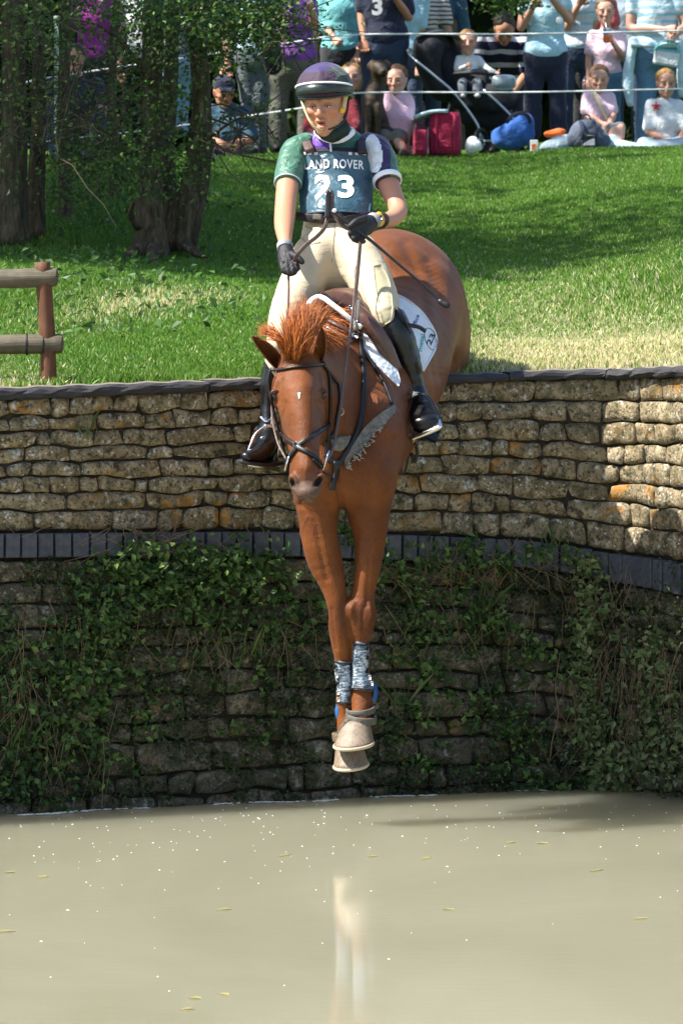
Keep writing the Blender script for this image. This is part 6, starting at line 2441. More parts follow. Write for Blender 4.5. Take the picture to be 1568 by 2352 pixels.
    # woodland edge running on to the left of the picture: these trees throw the shade on the bank
    spots = [(-3.7, 6.2, 6.6, 1.6), (-4.6, 7.2, 8.0, 1.7), (-4.1, 8.2, 5.5, 1.4), (-4.6, 10.6, 5.8, 1.5), (-5.4, 8.2, 7.4, 2.3), (-6.6, 11.4, 7.8, 2.6), (-4.9, 13.6, 7.2, 2.4), (-7.4, 17.6, 8.2, 2.8), (-7.2, 22.0, 7.6, 2.5), (-8.0, 9.6, 9.4, 2.4), (-7.8, 14.0, 9.6, 2.6), (-8.2, 19.6, 9.6, 2.8), (-6.2, 24.0, 8.4, 2.6)]
    for k, (x, y, z, rad) in enumerate(spots):
        t3 = thing('tree', 'broad leafy tree of the woodland edge, out of frame to the left', 'tree', (x, y, float(ground_z(x, y))), 'trees of the woodland edge')
        g0 = float(ground_z(x, y))
        v, f = tube(resample([(x, y, g0 - .1), (x + .1, y, g0 + 2), (x - .05, y + .1, z - 1), (x, y, z + .8)], 12), np.linspace(.2, .06, 12), 9)
        obj('trunk', v, f, M['bark'], t3)
        n = 1500
        d = unit(r.normal(size=(n, 3))) * (rad * r.uniform(.35, 1, (n, 1)) ** .6) * [1, 1, .8]
        cl = unit(r.normal(size=(14, 3))) * rad * .75
        d2 = cl[r.integers(14, size=900)] + r.normal(size=(900, 3)) * rad * .22
        V, T, C = leaf_cloud(np.array([x, y, z]) + np.concatenate([d, d2]), .20, 90 + k, np.array([0, 0, .5]), .8, TREEG, .65)
        obj('crown', V, [T], M['leaf'], t3, attrs={'tint': C}, smooth=False)
    # dense wood behind the crowd
    pos = []
    core = Acc()
    rr = np.random.default_rng(88)
    for i in range(190):
        x = rr.uniform(-12, 12) if i < 90 else rr.choice([-1, 1]) * rr.uniform(11, 30)
        y = rr.uniform(35, 42)
        z = float(ground_z(x, y)) + rr.uniform(.3, 5.5)
        rad = rr.uniform(1.0, 1.9)
        n = 560
        d = unit(rr.normal(size=(n, 3))) * (rad * rr.uniform(.55, 1, (n, 1)))
        pos.append(np.array([x, y, z]) + d)
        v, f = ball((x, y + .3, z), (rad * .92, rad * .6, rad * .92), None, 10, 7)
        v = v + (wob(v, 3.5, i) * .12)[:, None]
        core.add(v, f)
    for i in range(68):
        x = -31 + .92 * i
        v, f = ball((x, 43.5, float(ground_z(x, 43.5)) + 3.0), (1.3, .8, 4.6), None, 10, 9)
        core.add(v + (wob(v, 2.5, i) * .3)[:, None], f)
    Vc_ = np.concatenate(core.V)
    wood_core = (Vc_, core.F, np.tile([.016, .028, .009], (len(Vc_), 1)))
    pos = np.concatenate(pos)
    Vc, Tc, Cc = wood_core
    V, T, C = leaf_cloud(pos, .20, 99, np.array([0, -.5, .6]), .7, [(.03, .05, .012), (.045, .08, .016), (.025, .04, .012), (.07, .11, .025)], .65)
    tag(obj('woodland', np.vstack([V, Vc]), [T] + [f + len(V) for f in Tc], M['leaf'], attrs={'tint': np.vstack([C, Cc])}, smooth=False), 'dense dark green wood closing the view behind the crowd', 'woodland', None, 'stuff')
    for x, Y, w, lab in ((722, 27.5, 26, 'dark tree trunk among the people left of the rider\'s helmet'), (1032, 29.5, 30, 'dark tree trunk behind the pushchair')):
        g0 = float(ground_z((x - 784) * (20 + Y) / F, Y))
        t4 = thing('tree', lab, 'tree', ((x - 784) * (20 + Y) / F, Y, g0))
        b = YH + (H - g0) * F / (20 + Y)
        a = Acc()
        trunk_mesh(a, [(x - 2, b + 8, Y, w * 1.35), (x, b - 120, Y, w), (x + 3, b - 320, Y, w * .9), (x - 4, b - 700, Y, w * .8), (x + 10, b - 1300, Y, w * .5)], 33)
        a.build('trunk', M['bark'], t4)
        n = 900
        d = unit(r.normal(size=(n, 3))) * (1.9 * r.uniform(.4, 1, (n, 1)))
        V, T, C = leaf_cloud(np.array([(x - 784) * (20 + Y) / F, Y, g0 + 5.2]) + d, .17, 7 + x, np.array([0, 0, .5]), .8, TREEG, .65)
        obj('crown', V, [T], M['leaf'], t4, attrs={'tint': C}, smooth=False)
    # a spray of leaves drooping in front of the leaning man
    t5 = thing('branch', 'leafy branch drooping from above over the man in the rugby shirt', 'branch', P(1160, -40, 17.5))
    a = Acc()
    trunk_mesh(a, [(1080, -260, 17.6, 6), (1120, -140, 17.5, 5), (1150, -50, 17.5, 3.5), (1165, 20, 17.5, 1.5)], 3, 12, 7)
    a.build('stem', M['bark'], t5)
    V, T, C = leaves_px([(1165, 4, 40, 20, 17.5, .15, 320), (1130, -40, 60, 30, 17.5, .2, 420), (1190, -10, 24, 14, 17.5, .1, 120)], .045, 17, TREEG, 6, .06)
    obj('leaves', V, [T], M['leaf'], t5, attrs={'tint': C}, smooth=False)


# ------------------------------------------------------------------ log fence, ropes, flotsam
def make_fence():
    f_ = thing('log_fence', 'round-log fence end with stained post and two rails behind the coping', 'fence', P(110, 880, .35))
    for x0 in (108, -470):
        pts = [P(x0 + 4, 892, -.36), P(x0 + 2, 800, -.36), P(x0 - 5, 680, -.36), P(x0 - 11, 601, -.36)]
        c = resample(pts, 12)
        v, f = tube(c, S(18.5, -.36) * (1 + .03 * np.sin(np.arange(12) * 1.7)), 14)
        obj('post', v, f, M['post'], f_)
    for y0, y1, xe, w in ((640, 636, 134, 22.5), (791, 789, 146, 23)):
        pts = [P(-520, y0 + 4, -.34), P(-200, y0 + 2, -.36), P(0, y0, -.36), P(70, (y0 + y1) / 2, -.36), P(xe - 12, y1, -.36), P(xe - 3, y1, -.36), P(xe, y1, -.36)]
        c = np.array(pts)
        rr = np.array([1, 1.02, .97, 1, .98, .86, .45]) * S(w, -.36)
        cc = resample(c, 31)
        rv = np.interp(np.linspace(0, 6, 31), range(7), rr) * (1 + .02 * np.sin(np.arange(31) * 2.3))
        v, f = tube(cc, rv, 16)
        rail = obj('rail', v, f, M['rail'], f_)
        if y0 > 700:
            for xx in (62, 100):
                a = np.linspace(0, 2 * np.pi, 17)
                v, f = tube(P(xx, y0, -.36) + np.stack([0 * a, S(23.6, -.36) * np.cos(a), S(23.6, -.36) * np.sin(a)], -1), .004, 5, caps=False)
                obj('wire_binding', v, f, M['rubber'], rail)
    for nm, pts in (('upper', [(60, 188, 20), (142, 173, 20), (400, 135, 20), (630, 103, 20), (815, 79, 20), (1200, 77, 20), (1568, 69, 20), (1720, 64, 20)]), ('lower', [(60, 332, 20), (130, 322, 20), (320, 300, 20), (490, 277, 20), (767, 235, 20), (815, 213, 20), (1200, 211, 20), (1568, 203, 20), (1720, 200, 20)])):
        c = resample(PL([(x, y, 19.6) for x, y, _ in pts]), 60)
        v, f = tube(c, .0075, 6)
        tag(obj('rope', v, f, M['rope']), nm + ' white rope strung before the spectators', 'rope', 'crowd ropes')
    for x, lab in ((130, 'pale green rope stake half hidden in the leaves at left'), (1722, 'pale green rope stake at the right end of the ropes')):
        X = (x - 784) * 39.6 / F
        g0 = float(ground_z(X, 19.6))
        v, f = tube([(X, 19.6, g0 - .1), (X, 19.6, g0 + 1.1)], .018, 8, n=4)
        v2, f2 = tube([(X, 19.6, g0 + 1.1), (X, 19.6, g0 + 1.13)], .024, 8, n=3)
        a = Acc()
        a.add(v, f)
        a.add(v2, f2)
        tag(a.build('rope_stake', M['stake']), lab, 'stake')
    # foam and floating leaves
    r = np.random.default_rng(61)
    acc = Acc()
    for i in range(230):
        xd = r.uniform(-100, 1660)
        yd = 1850 + abs(r.normal()) * 75
        if r.random() < .35:
            xd = r.normal() * 250 + 330
            yd = 1960 + r.normal() * 70
        if r.random() < .12:
            yd = r.uniform(1850, 2330)
        Y = F * H / (yd - YH) - 20
        X = (xd - 784) * (20 + Y) / F
        if Y > np.interp(X, WX, WYv) - .06:
            continue
        m = 7
        a = np.linspace(0, 2 * np.pi, m, endpoint=False)
        rad = r.uniform(.0009, .0032) * r.choice([1, 1, 1.6]) * np.array([1.0, 1.3])
        q = np.stack([X + rad[0] * np.cos(a) * r.uniform(.7, 1.3, m), Y + rad[1] * np.sin(a) * r.uniform(.7, 1.3, m), np.full(m, .003)], -1)
        V = np.vstack([q, [[X, Y, .0055]]])
        acc.add(V, np.array([[j, (j + 1) % m, m] for j in range(m)]))
    for x0, x1, y in ((846, 985, 1838), (480, 760, 1846), (20, 330, 1866), (1180, 1240, 1855), (40, 200, 1868)):
        for i in range(70):
            xd = r.uniform(x0, x1)
            s_ = s_of(xd)
            c = wp(s_, .055 + .03 * math.sin(xd * .02) + r.normal() * .010, .003)
            m = 6
            a = np.linspace(0, 2 * np.pi, m, endpoint=False)
            rx = r.uniform(.004, .014)
            q = c + np.stack([rx * np.cos(a), rx * .8 * np.sin(a), 0 * a], -1)
            acc.add(np.vstack([q, c + [0, 0, .003]]), np.array([[j, (j + 1) % m, m] for j in range(m)]))
    tag(acc.build('foam', M['foam'], smooth=False), 'white flecks of foam scattered over the muddy pond', 'foam', None, 'stuff')
    spots = [(655, 2080), (1170, 2033), (1245, 2034), (980, 2090), (1030, 2268), (100, 2160), (60, 2300), (510, 2290), (480, 2568), (1370, 2128), (1470, 2312), (30, 2130), (15, 2345), (1150, 2365)]
    r = np.random.default_rng(4)
    where = ['by the waterline left of the hooves', 'right of the hooves, left one of a close pair', 'right of the hooves, right one of a close pair', 'just right of the hoof reflection\'s top', 'midway between hoof reflection and right corner', 'near the upper left shore, second from the edge', 'nearest the left margin below the creeper', 'alone at the far left margin', 'left of the hoof reflection, beside the white fleck', 'low in the water, right one of three', 'low in the water, middle one of three', 'far right, nearer to the wall', 'far right, low in the open water', 'lowest of all, left one of three', 'straight below the hooves near the wall']
    for i, (x, y0) in enumerate([(655, 1969), (1172, 1940), (1245, 1941), (980, 1976), (1030, 2094), (100, 2019), (22, 2008), (12, 2145), (515, 2094), (513, 2289), (447, 2298), (1370, 2004), (1470, 2115), (430, 2324), (855, 1972)]):
        Y = F * H / (y0 - YH) - 20
        X = (x - 784) * (20 + Y) / F
        L, W = r.uniform(.018, .034), r.uniform(.010, .016)
        R = rotz(r.normal() * .5)
        pts = np.array([(-L, 0, .001), (-L * .4, -W, .004), (L * .4, -W * .9, .006), (L, 0, .004), (L * .4, W * .9, .007), (-L * .4, W, .005), (0, 0, .002)]) @ R.T
        V = np.vstack([pts, pts - [0, 0, .0015]]) + [X, Y, .003]
        T = [[k, (k + 1) % 6, 6] for k in range(6)]
        T2 = [[(k + 1) % 6 + 7, k + 7, 13] for k in range(6)]
        Q = np.array([[k, k + 7, (k + 1) % 6 + 7, (k + 1) % 6] for k in range(6)])
        tag(obj('floating_leaf', V, [np.array(T + T2), Q], M['dead_leaf'], smooth=False, origin=(X, Y, 0)), 'brown leaf floating ' + where[i], 'leaf', 'leaves floating on the pond')


M['stake'] = plain('pale_green_stake', (.30, .42, .30), .6, .4, var=.15)
M['dead_leaf'] = plain('dead_leaf', (.22, .19, .07), .7, .3, var=.4)

# ------------------------------------------------------------------ spectators
def default_pose(x, Y, Hm, sit=False):
    k = F / (20 + Y)
    X = (x - 784) / k
    g = YH + (H - float(ground_z(X, Y))) * k
    m = lambda dx, z, dy=0.0: (x + dx * k, g - z * k, dy)
    h = Hm
    if not sit:
        J = {'hd': m(0, .932 * h), 'nk': m(0, .865 * h), 'sL': m(-.104 * h, .815 * h), 'sR': m(.104 * h, .815 * h), 'eL': m(-.135 * h, .63 * h), 'eR': m(.135 * h, .63 * h),
             'hL': m(-.125 * h, .47 * h, -.06), 'hR': m(.125 * h, .47 * h, -.06), 'pL': m(-.052 * h, .52 * h), 'pR': m(.052 * h, .52 * h), 'kL': m(-.058 * h, .285 * h, -.02), 'kR': m(.058 * h, .285 * h, -.02),
             'fL': m(-.062 * h, .035 * h), 'fR': m(.062 * h, .035 * h)}
    else:
        b = .11
        J = {'hd': m(0, b + .43 * h), 'nk': m(0, b + .365 * h), 'sL': m(-.10 * h, b + .315 * h), 'sR': m(.10 * h, b + .315 * h), 'eL': m(-.14 * h, b + .17 * h, -.05), 'eR': m(.14 * h, b + .17 * h, -.05),
             'hL': m(-.05 * h, b + .12 * h, -.28), 'hR': m(.05 * h, b + .12 * h, -.28), 'pL': m(-.06 * h, b), 'pR': m(.06 * h, b), 'kL': m(-.13 * h, .26 * h, -.30), 'kR': m(.13 * h, .26 * h, -.30),
             'fL': m(-.07 * h, .04, -.50), 'fR': m(.07 * h, .04, -.50)}
    return J


def spectator(label, x, Y, Hm, sit=False, top='white', bottom='jeans', hair='hair_brown', style='short', skin='skin', sleeve=.62, leg=1.0, J=None, yaw=0.0, pitch=0.0, w=1.0, shoe='shoe_dark', vneck=False, turn=0.0, group='spectators watching from the bank', headscale=1.0, curl=.7, nohair=False):
    j = default_pose(x, Y, Hm, sit)
    if J:
        j.update(J)
    p = {}
    for k_, v in j.items():
        dy = v[2] if len(v) > 2 else 0.0
        p[k_] = P(v[0], v[1], Y + dy)
    k = F / (20 + Y)
    sc = Hm / 1.68
    if Hm < 1.45:
        sc = sc * (1 + (1.45 - Hm) * .12)
    hs = (.225 * (.62 + .38 * Hm / 1.68)) / .225 * headscale * 1.0
    base = np.array([(p['pL'][0] + p['pR'][0]) / 2, Y, float(ground_z((x - 784) / k, Y))])
    who = thing('person', label, 'person', base, group)
    hip = (p['pL'] + p['pR']) / 2
    sh = (p['sL'] + p['sR']) / 2
    ax = unit(p['sR'] - p['sL'])
    up = unit(sh - hip)
    R = rotz(yaw) @ rotx(pitch)
    hc = p['hd']
    b = .062 * sc
    # body
    s = Solid()
    s.chain([(hc + [0, .02, -.05 * hs], .048 * sc, .05 * sc), (p['nk'] + [0, .02, 0], .05 * sc, .052 * sc), (sh + [0, .01, -.02], .10 * sc, .07 * sc), (hip + (sh - hip) * .5, .11 * sc * w, .08 * sc * w), (hip, .11 * sc * w, .09 * sc * w)], k=.02, u=ax)
    for q in 'LR':
        s.chain([(p['s' + q], .046 * sc, .046 * sc), (p['e' + q] * .55 + p['s' + q] * .45, .043 * sc * w ** .5, .043 * sc), (p['e' + q], .036 * sc, .036 * sc), (p['e' + q] * .6 + p['h' + q] * .4, .035 * sc, .034 * sc), (p['h' + q], .023 * sc, .022 * sc)], k=.02)
        s.chain([(p['p' + q], .07 * sc, .07 * sc), (p['k' + q], .048 * sc, .048 * sc), (p['k' + q] * .6 + p['f' + q] * .4, .05 * sc, .05 * sc), (p['f' + q] + [0, .01, .04], .032 * sc, .034 * sc)], k=.03)
    V, Q = s.mesh(.013, 1)
    A = Acc()
    A.add(V, [Q], (1, 1, 1))
    hv, hq, hcol = HEAD
    A.add(hc + (hv * hs) @ R.T, [hq], hcol)
    for q in 'LR':
        d = unit(p['h' + q] - p['e' + q])
        side = np.cross(d, [0, 1, 0]) if abs(d[1]) < .9 else np.array([1.0, 0, 0])
        if np.linalg.norm(side) < .2:
            side = np.array([1.0, 0, 0])
        side = unit(side) * (1 if q == 'L' else -1)
        finger_tubes(A, p['h' + q], p['h' + q] + d * .085 * sc, side, np.array([0, -.6, -.5]) if d[2] < .3 else np.array([0, -1, 0]), curl, sc)
    A.build('body', M[skin], who)
    for sx in (-1, 1):
        v, f = ball(hc + R @ (np.array([sx * .032, -.0875, .005]) * hs), np.array([.0105, .0042, .0055]) * hs, R, 8, 6)
        obj('eye', v, f, M['eye_dark'], who)
    # shirt
    if top:
        s = Solid()
        tw = .135 * sc * w
        s.chain([(sh + up * .012, .105 * sc, .062 * sc), (sh - up * .05 * sc, .150 * sc, .092 * sc * w ** .5), (hip + (sh - hip) * .55, .140 * sc * w, .108 * sc * w), (hip + (sh - hip) * .25, .135 * sc * w, .108 * sc * w), (hip + up * .055 * sc, .164 * sc * w, .130 * sc * w)], k=.03, u=ax)
        s.ell(sh - up * .17 * sc + [0, -.045 * sc, 0], (.12 * sc * w, .075 * sc, .08 * sc), k=.05)
        for q in 'LR':
            a, e, hnd = p['s' + q], p['e' + q], p['h' + q]
            if sleeve <= 0:
                continue
            pts = [(a, .060 * sc, .060 * sc)]
            if sleeve <= 1:
                pts.append((a + (e - a) * sleeve, .062 * sc, .060 * sc))
            else:
                pts += [(e, .052 * sc, .052 * sc), (e + (hnd - e) * (sleeve - 1), .042 * sc, .042 * sc)]
            s.chain(pts, k=.03)
        V, Q = s.mesh(.0145, 1)
        V = V + vnormals(V, [Q]) * (wob(V * [1, 1, 1.6], 24, int(x)) * .005)[:, None]
        obj('shirt', V, Q, M[top] if top in M else top, who)
    if bottom:
        s = Solid()
        s.chain([(hip + up * .05 * sc, .135 * sc * w, .105 * sc * w), (hip, .158 * sc * w, .122 * sc * w), ((p['pL'] + p['pR']) / 2 - [0, 0, .05 * sc], .13 * sc * w, .115 * sc * w)], k=.03, u=ax)
        for q in 'LR':
            a, kn, ft = p['p' + q], p['k' + q], p['f' + q]
            pts = [(a, .088 * sc * w, .09 * sc * w), (kn, .068 * sc * w ** .7, .068 * sc)]
            if leg > .5:
                pts.append((kn + (ft - kn) * (leg - .5) * 2 * .96, .068 * sc * w ** .5, .066 * sc))
            s.chain(pts, k=.035)
        V, Q = s.mesh(.0145, 1)
        V = V + vnormals(V, [Q]) * (wob(V * [1, 1, 1.4], 20, int(x) + 3) * .008)[:, None]
        obj('trousers', V, Q, M[bottom] if bottom in M else bottom, who)
    for q in 'LR':
        v, f = ball(p['f' + q] + [0, -.06 * sc, -.005], (.042 * sc, .12 * sc, .042 * sc), None, 12, 8)
        v[:, 2] = np.maximum(v[:, 2], p['f' + q][2] - .035 * sc)
        obj('shoe', v, f, M[shoe], who)
    # hair
    if not nohair:
        s = Solid()
        L = lambda q: hc + R @ (np.asarray(q, float) * hs)
        s.ell(L((0, .030, .050)), np.array([.086, .096, .086]) * hs, R, k=.01)
        if style == 'short':
            s.ell(L((0, .06, .0)), np.array([.078, .062, .07]) * hs, R, k=.02)
        elif style == 'bob':
            s.ell(L((0, .045, -.03)), np.array([.094, .072, .10]) * hs, R, k=.03)
        elif style == 'long':
            s.ell(L((0, .05, -.04)), np.array([.090, .066, .11]) * hs, R, k=.03)
            s.ell(L((0, .07, -.14)), np.array([.075, .045, .12]) * hs, R, k=.03)
        elif style == 'tied':
            s.ell(L((0, .06, .02)), np.array([.078, .062, .07]) * hs, R, k=.02)
            s.ell(L((0, .13, .05)), np.array([.035, .035, .035]) * hs, R, k=.02)
        s.ell(L((0, -.085, -.028)), np.array([.066, .085, .088]) * hs, R, k=.012, sub=True)
        V, Q = s.mesh(.0085, 1)
        V = V + vnormals(V, [Q]) * (wob(V, 70, int(x)) * .0075)[:, None]
        obj('hair', V, Q, M[hair], who)
    return who, p, hc, R, hs


def make_crowd():
    for nm, col in (('magenta', (.30, .03, .26)), ('navy', (.018, .024, .05)), ('denim_dark', (.035, .055, .10)), ('jeans', (.12, .24, .38)), ('jeans_pale', (.24, .40, .55)), ('jeans_mid', (.09, .20, .33)), ('white', (.66, .70, .72)), ('denim_shirt', (.035, .085, .13)),
                    ('black', (.010, .010, .012)), ('pale_grey', (.14, .165, .19)), ('purple', (.21, .07, .36)), ('khaki', (.13, .13, .105)), ('turquoise', (.16, .47, .50)), ('charcoal', (.025, .028, .035)), ('pale_blue', (.40, .60, .70)), ('sky_blue', (.36, .58, .68)), ('pink', (.74, .47, .58)),
                    ('pale_pink', (.74, .54, .64)), ('maroon', (.16, .012, .022)), ('red_top', (.62, .10, .13)), ('grey_blue', (.28, .36, .42)), ('ice_blue', (.48, .66, .74)), ('crimson', (.34, .018, .06)), ('blue_bag', (.03, .12, .42)), ('slate', (.085, .105, .15)), ('orange', (.75, .15, .03))):
        M[nm] = cloth(col)
    M['shoe_dark'] = plain('dark_shoe', (.02, .018, .018), .5, .4, var=.3)
    M['shoe_pale'] = plain('pale_shoe', (.55, .52, .48), .6, .4, var=.2)
    M['rugby'] = stripes((.016, .022, .05), (.62, .66, .70), 9.5, .36)
    M['blue_stripes'] = stripes((.62, .72, .76), (.30, .55, .66), 17, .42)
    M['brown_stripes'] = stripes((.66, .62, .58), (.12, .07, .06), 26, .4)
    M['hem_stripes'] = stripes((.70, .74, .76), (.36, .58, .66), 11, .25)
    M['alu'] = plain('grey_tube_frame', (.52, .58, .62), .3, .5, .7, var=.1, bump=0)
    M['pushchair'] = plain('black_pushchair_fabric', (.014, .016, .022), .75, .3, var=.4, scale=14, bump=.5)
    M['plastic_grey'] = plain('grey_plastic', (.20, .26, .29), .4, .5, var=.15)
    SP = spectator
    # --- left, among the trees
    SP('person in a magenta top half hidden behind leaves at far left', 214, 22.0, 1.68, top='magenta', bottom='charcoal', hair='hair_dark', style='bob')
    SP('person in dark navy clothes sitting behind the left creeper of leaves', 172, 21.0, 1.70, sit=True, top='navy', bottom='denim_dark', hair='hair_dark', sleeve=1.8)
    SP('person in a white top and black trousers standing behind the leaves', 330, 22.6, 1.74, top='white', bottom='black', hair='hair_brown', sleeve=.6)
    SP('person in pale blue jeans standing between two tree trunks', 402, 22.0, 1.70, top='pale_grey', bottom='jeans_pale', hair='hair_brown', sleeve=1.8, J={'kL': (394, 205, -.05), 'kR': (418, 205, .05), 'fL': (396, 290), 'fR': (412, 300)})
    who, p, hc, R, hs = SP('seated man in a dark cap and denim shirt with folded arms', 528, 20.8, 1.76, sit=True, top='denim_shirt', bottom='black', hair='hair_dark', skin='skin_tan', sleeve=.9, shoe='shoe_dark', yaw=.25, pitch=.25,
                           J={'hd': (514, 212, -.05), 'nk': (518, 240), 'sL': (486, 255), 'sR': (560, 258), 'eL': (480, 320, -.08), 'eR': (578, 318, -.08), 'hL': (530, 338, -.30), 'hR': (505, 340, -.30), 'pL': (505, 372), 'pR': (560, 370), 'kL': (490, 362, -.36), 'kR': (575, 352, -.34), 'fL': (560, 385, -.5), 'fR': (512, 388, -.5)})
    s = Solid()
    s.ell(hc + R @ (np.array([0, .02, .062]) * hs), np.array([.090, .105, .072]) * hs, R)
    s.ell(hc + R @ (np.array([0, -.105, .048]) * hs), np.array([.070, .060, .010]) * hs, R @ rotx(.15), k=.008)
    V, Q = s.mesh(.008, 1)
    obj('cap', V, Q, M['navy'], who)
    SP('child in blue jeans sprawled on the grass below the capped man', 505, 20.3, 1.25, sit=True, top='grey_blue', bottom='jeans_mid', hair='hair_brown', J={'hd': (470, 345), 'nk': (474, 362), 'sL': (462, 372), 'sR': (490, 372), 'pL': (485, 392), 'pR': (500, 395), 'kL': (515, 385, -.2), 'kR': (525, 392, -.15), 'fL': (535, 402, -.25), 'fR': (545, 400, -.2), 'eL': (458, 390), 'hL': (470, 398, -.1), 'eR': (492, 385, -.1), 'hR': (500, 392, -.15)})
    SP('person in pale grey trousers standing behind the capped man', 582, 22.4, 1.72, top='pale_blue', bottom='pale_grey', hair='hair_light', style='short', J={'kL': (574, 245), 'kR': (594, 245), 'fL': (574, 345), 'fR': (596, 345)})
    # --- behind the rider
    SP('woman in a purple top and baggy khaki trousers holding something up', 672, 21.2, 1.66, top='purple', bottom='khaki', hair='hair_brown', style='bob', sleeve=.5, w=1.28, skin='skin_pale',
       J={'sL': (628, 6), 'sR': (708, 4), 'eR': (724, 60, -.05), 'hR': (714, 22, -.22), 'eL': (622, 60, .05), 'hL': (640, 40, -.2), 'pL': (650, 138), 'pR': (692, 138), 'kL': (640, 235), 'kR': (700, 235), 'fL': (636, 340), 'fR': (704, 340)})
    SP('woman in a turquoise jacket over a pink low neckline', 785, 22.0, 1.68, top='turquoise', bottom='charcoal', hair='hair_light', style='bob', sleeve=1.4, skin='skin_pale', w=1.1, J={'sL': (745, -25), 'sR': (822, -22), 'eR': (832, 60), 'hR': (817, 128, -.1), 'eL': (738, 50), 'hL': (770, 88, -.2)})
    who, p, hc, R, hs = SP('person in a navy T-shirt with a white number 3', 882, 21.4, 1.78, top='navy', bottom='denim_dark', hair='hair_dark', skin='skin_tan', w=1.22, sleeve=.8, J={'sL': (838, -42), 'sR': (922, -42), 'eR': (938, 38), 'hR': (906, -8, -.25), 'eL': (830, 30), 'hL': (836, 92, -.1)})
    V, T = text_mesh('3', 1.0, .04)
    lo, hi = V.min(0), V.max(0)
    c = (V - (lo + hi) / 2) / (hi - lo)
    q = np.array([P(866 + a * 24, 14 - b * 40, 21.4 - .175) for a, b, _ in c])
    obj('shirt_number', q, [T], M['white_print'], who, smooth=False)
    SP('person in a pale blue top behind the navy T-shirt', 926, 23.2, 1.70, top='sky_blue', bottom='denim_dark', hair='hair_brown', sleeve=.6, J={'eR': (958, 92), 'hR': (962, 150, -.1)})
    SP('seated woman in maroon half hidden behind the rider\'s head', 752, 20.9, 1.62, sit=True, top='maroon', bottom='charcoal', hair='hair_blond', style='bob', sleeve=1.7, skin='skin_pale', J={'hd': (806, 178, 0), 'nk': (800, 208), 'sL': (730, 238), 'sR': (806, 236), 'eL': (708, 290), 'hL': (716, 315, -.2), 'eR': (815, 280, -.1), 'hR': (812, 305, -.25), 'kL': (720, 320, -.2), 'kR': (805, 318, -.2)}, w=1.15)
    SP('seated woman in a pale pink top and beige shorts beside the dog', 912, 20.5, 1.62, sit=True, top='pink', bottom='khaki', hair='hair_light', style='short', skin='skin_pale', sleeve=.75, leg=.5, yaw=-.25, pitch=.1,
       J={'hd': (911, 184, -.02), 'nk': (911, 214), 'sL': (886, 226), 'sR': (932, 228), 'eL': (872, 275, -.05), 'hL': (880, 312, -.2), 'eR': (938, 290, -.04), 'hR': (934, 330, -.12), 'pL': (898, 318), 'pR': (922, 318), 'kL': (880, 315, -.25), 'kR': (912, 320, -.22), 'fL': (868, 352, -.3), 'fR': (925, 352, -.3)})
    SP('person in a brown and white striped top behind the pushchair', 968, 23.4, 1.70, top='brown_stripes', bottom='denim_dark', hair='hair_brown', sleeve=.6)
    SP('man in an open denim jacket behind the pushchair hood', 1002, 23.6, 1.78, top='denim_shirt', bottom='black', hair='hair_dark', sleeve=1.5)
    # --- right
    SP('man in a navy and white hooped rugby shirt bending forward', 1152, 22.0, 1.78, top='rugby', bottom='charcoal', hair='hair_dark', skin='skin_tan', sleeve=.95, w=1.18, pitch=.75,
       J={'hd': (1158, 66, -.34), 'nk': (1158, 78, -.22), 'sL': (1100, 92, -.14), 'sR': (1206, 92, -.14), 'eL': (1086, 160, -.2), 'hL': (1092, 175, -.4), 'eR': (1210, 165, -.20), 'hR': (1176, 215, -.35), 'pL': (1134, 190, .16), 'pR': (1176, 190, .16), 'kL': (1130, 270, .02), 'kR': (1180, 270, .02), 'fL': (1128, 345), 'fR': (1182, 345)})
    who, p, hc, R, hs = SP('woman in a light blue top and navy cropped trousers with a white badge', 1252, 21.2, 1.68, top='sky_blue', bottom='navy', hair='hair_brown', style='bob', sleeve=.5, w=1.12, leg=.86, shoe='shoe_dark',
       J={'hd': (1248, -78), 'sL': (1214, -14), 'sR': (1290, -16), 'eL': (1196, 62, -.05), 'hL': (1226, 12, -.25), 'eR': (1306, 44), 'hR': (1262, -10, -.22), 'pL': (1230, 128), 'pR': (1276, 128), 'kL': (1224, 225), 'kR': (1280, 225), 'fL': (1222, 340), 'fR': (1284, 332)})
    v, f = ball(P(1284, 46, 21.2 - .155), (.030, .008, .030), None, 16, 7)
    obj('badge', v, f, M['white_print'], who)
    SP('person in a white shirt with a striped hem and dark jeans', 1326, 22.3, 1.70, top='hem_stripes', bottom='denim_dark', hair='hair_brown', style='long', sleeve=.5, skin='skin', J={'eL': (1300, 62, -.08), 'hL': (1330, 8, -.25), 'eR': (1352, 88), 'hR': (1350, 160, -.05)})
    SP('person in a red and pink top standing behind the drinking girl', 1358, 23.8, 1.62, top='red_top', bottom='black', hair='hair_dark', sleeve=.5)
    who, p, hc, R, hs = SP('girl in a pink T-shirt standing and drinking from a cup', 1392, 21.6, 1.36, top='pale_pink', bottom='jeans_mid', hair='hair_light', style='tied', skin='skin_pale', sleeve=.7, pitch=.1,
       J={'hd': (1390, 26, -.02), 'nk': (1391, 60), 'sL': (1362, 80), 'sR': (1424, 80), 'eL': (1352, 132), 'hL': (1352, 186, -.05), 'eR': (1432, 132, -.06), 'hR': (1404, 92, -.24), 'pL': (1376, 172), 'pR': (1408, 172), 'kL': (1376, 248), 'kR': (1410, 248), 'fL': (1376, 334), 'fR': (1412, 334)})
    cup = thing('drink_cup', 'clear cup with an orange drink in the pink girl\'s hand', 'cup', P(1394, 84, 21.3))
    v, f = tube([P(1394, 92, 21.3), P(1393, 66, 21.33)], [.030, .034], 14, n=5)
    obj('beaker', v, f, M['plastic_grey'], cup)
    v, f = tube([P(1394, 96, 21.298), P(1394, 80, 21.298)], [.032, .034], 14, n=4)
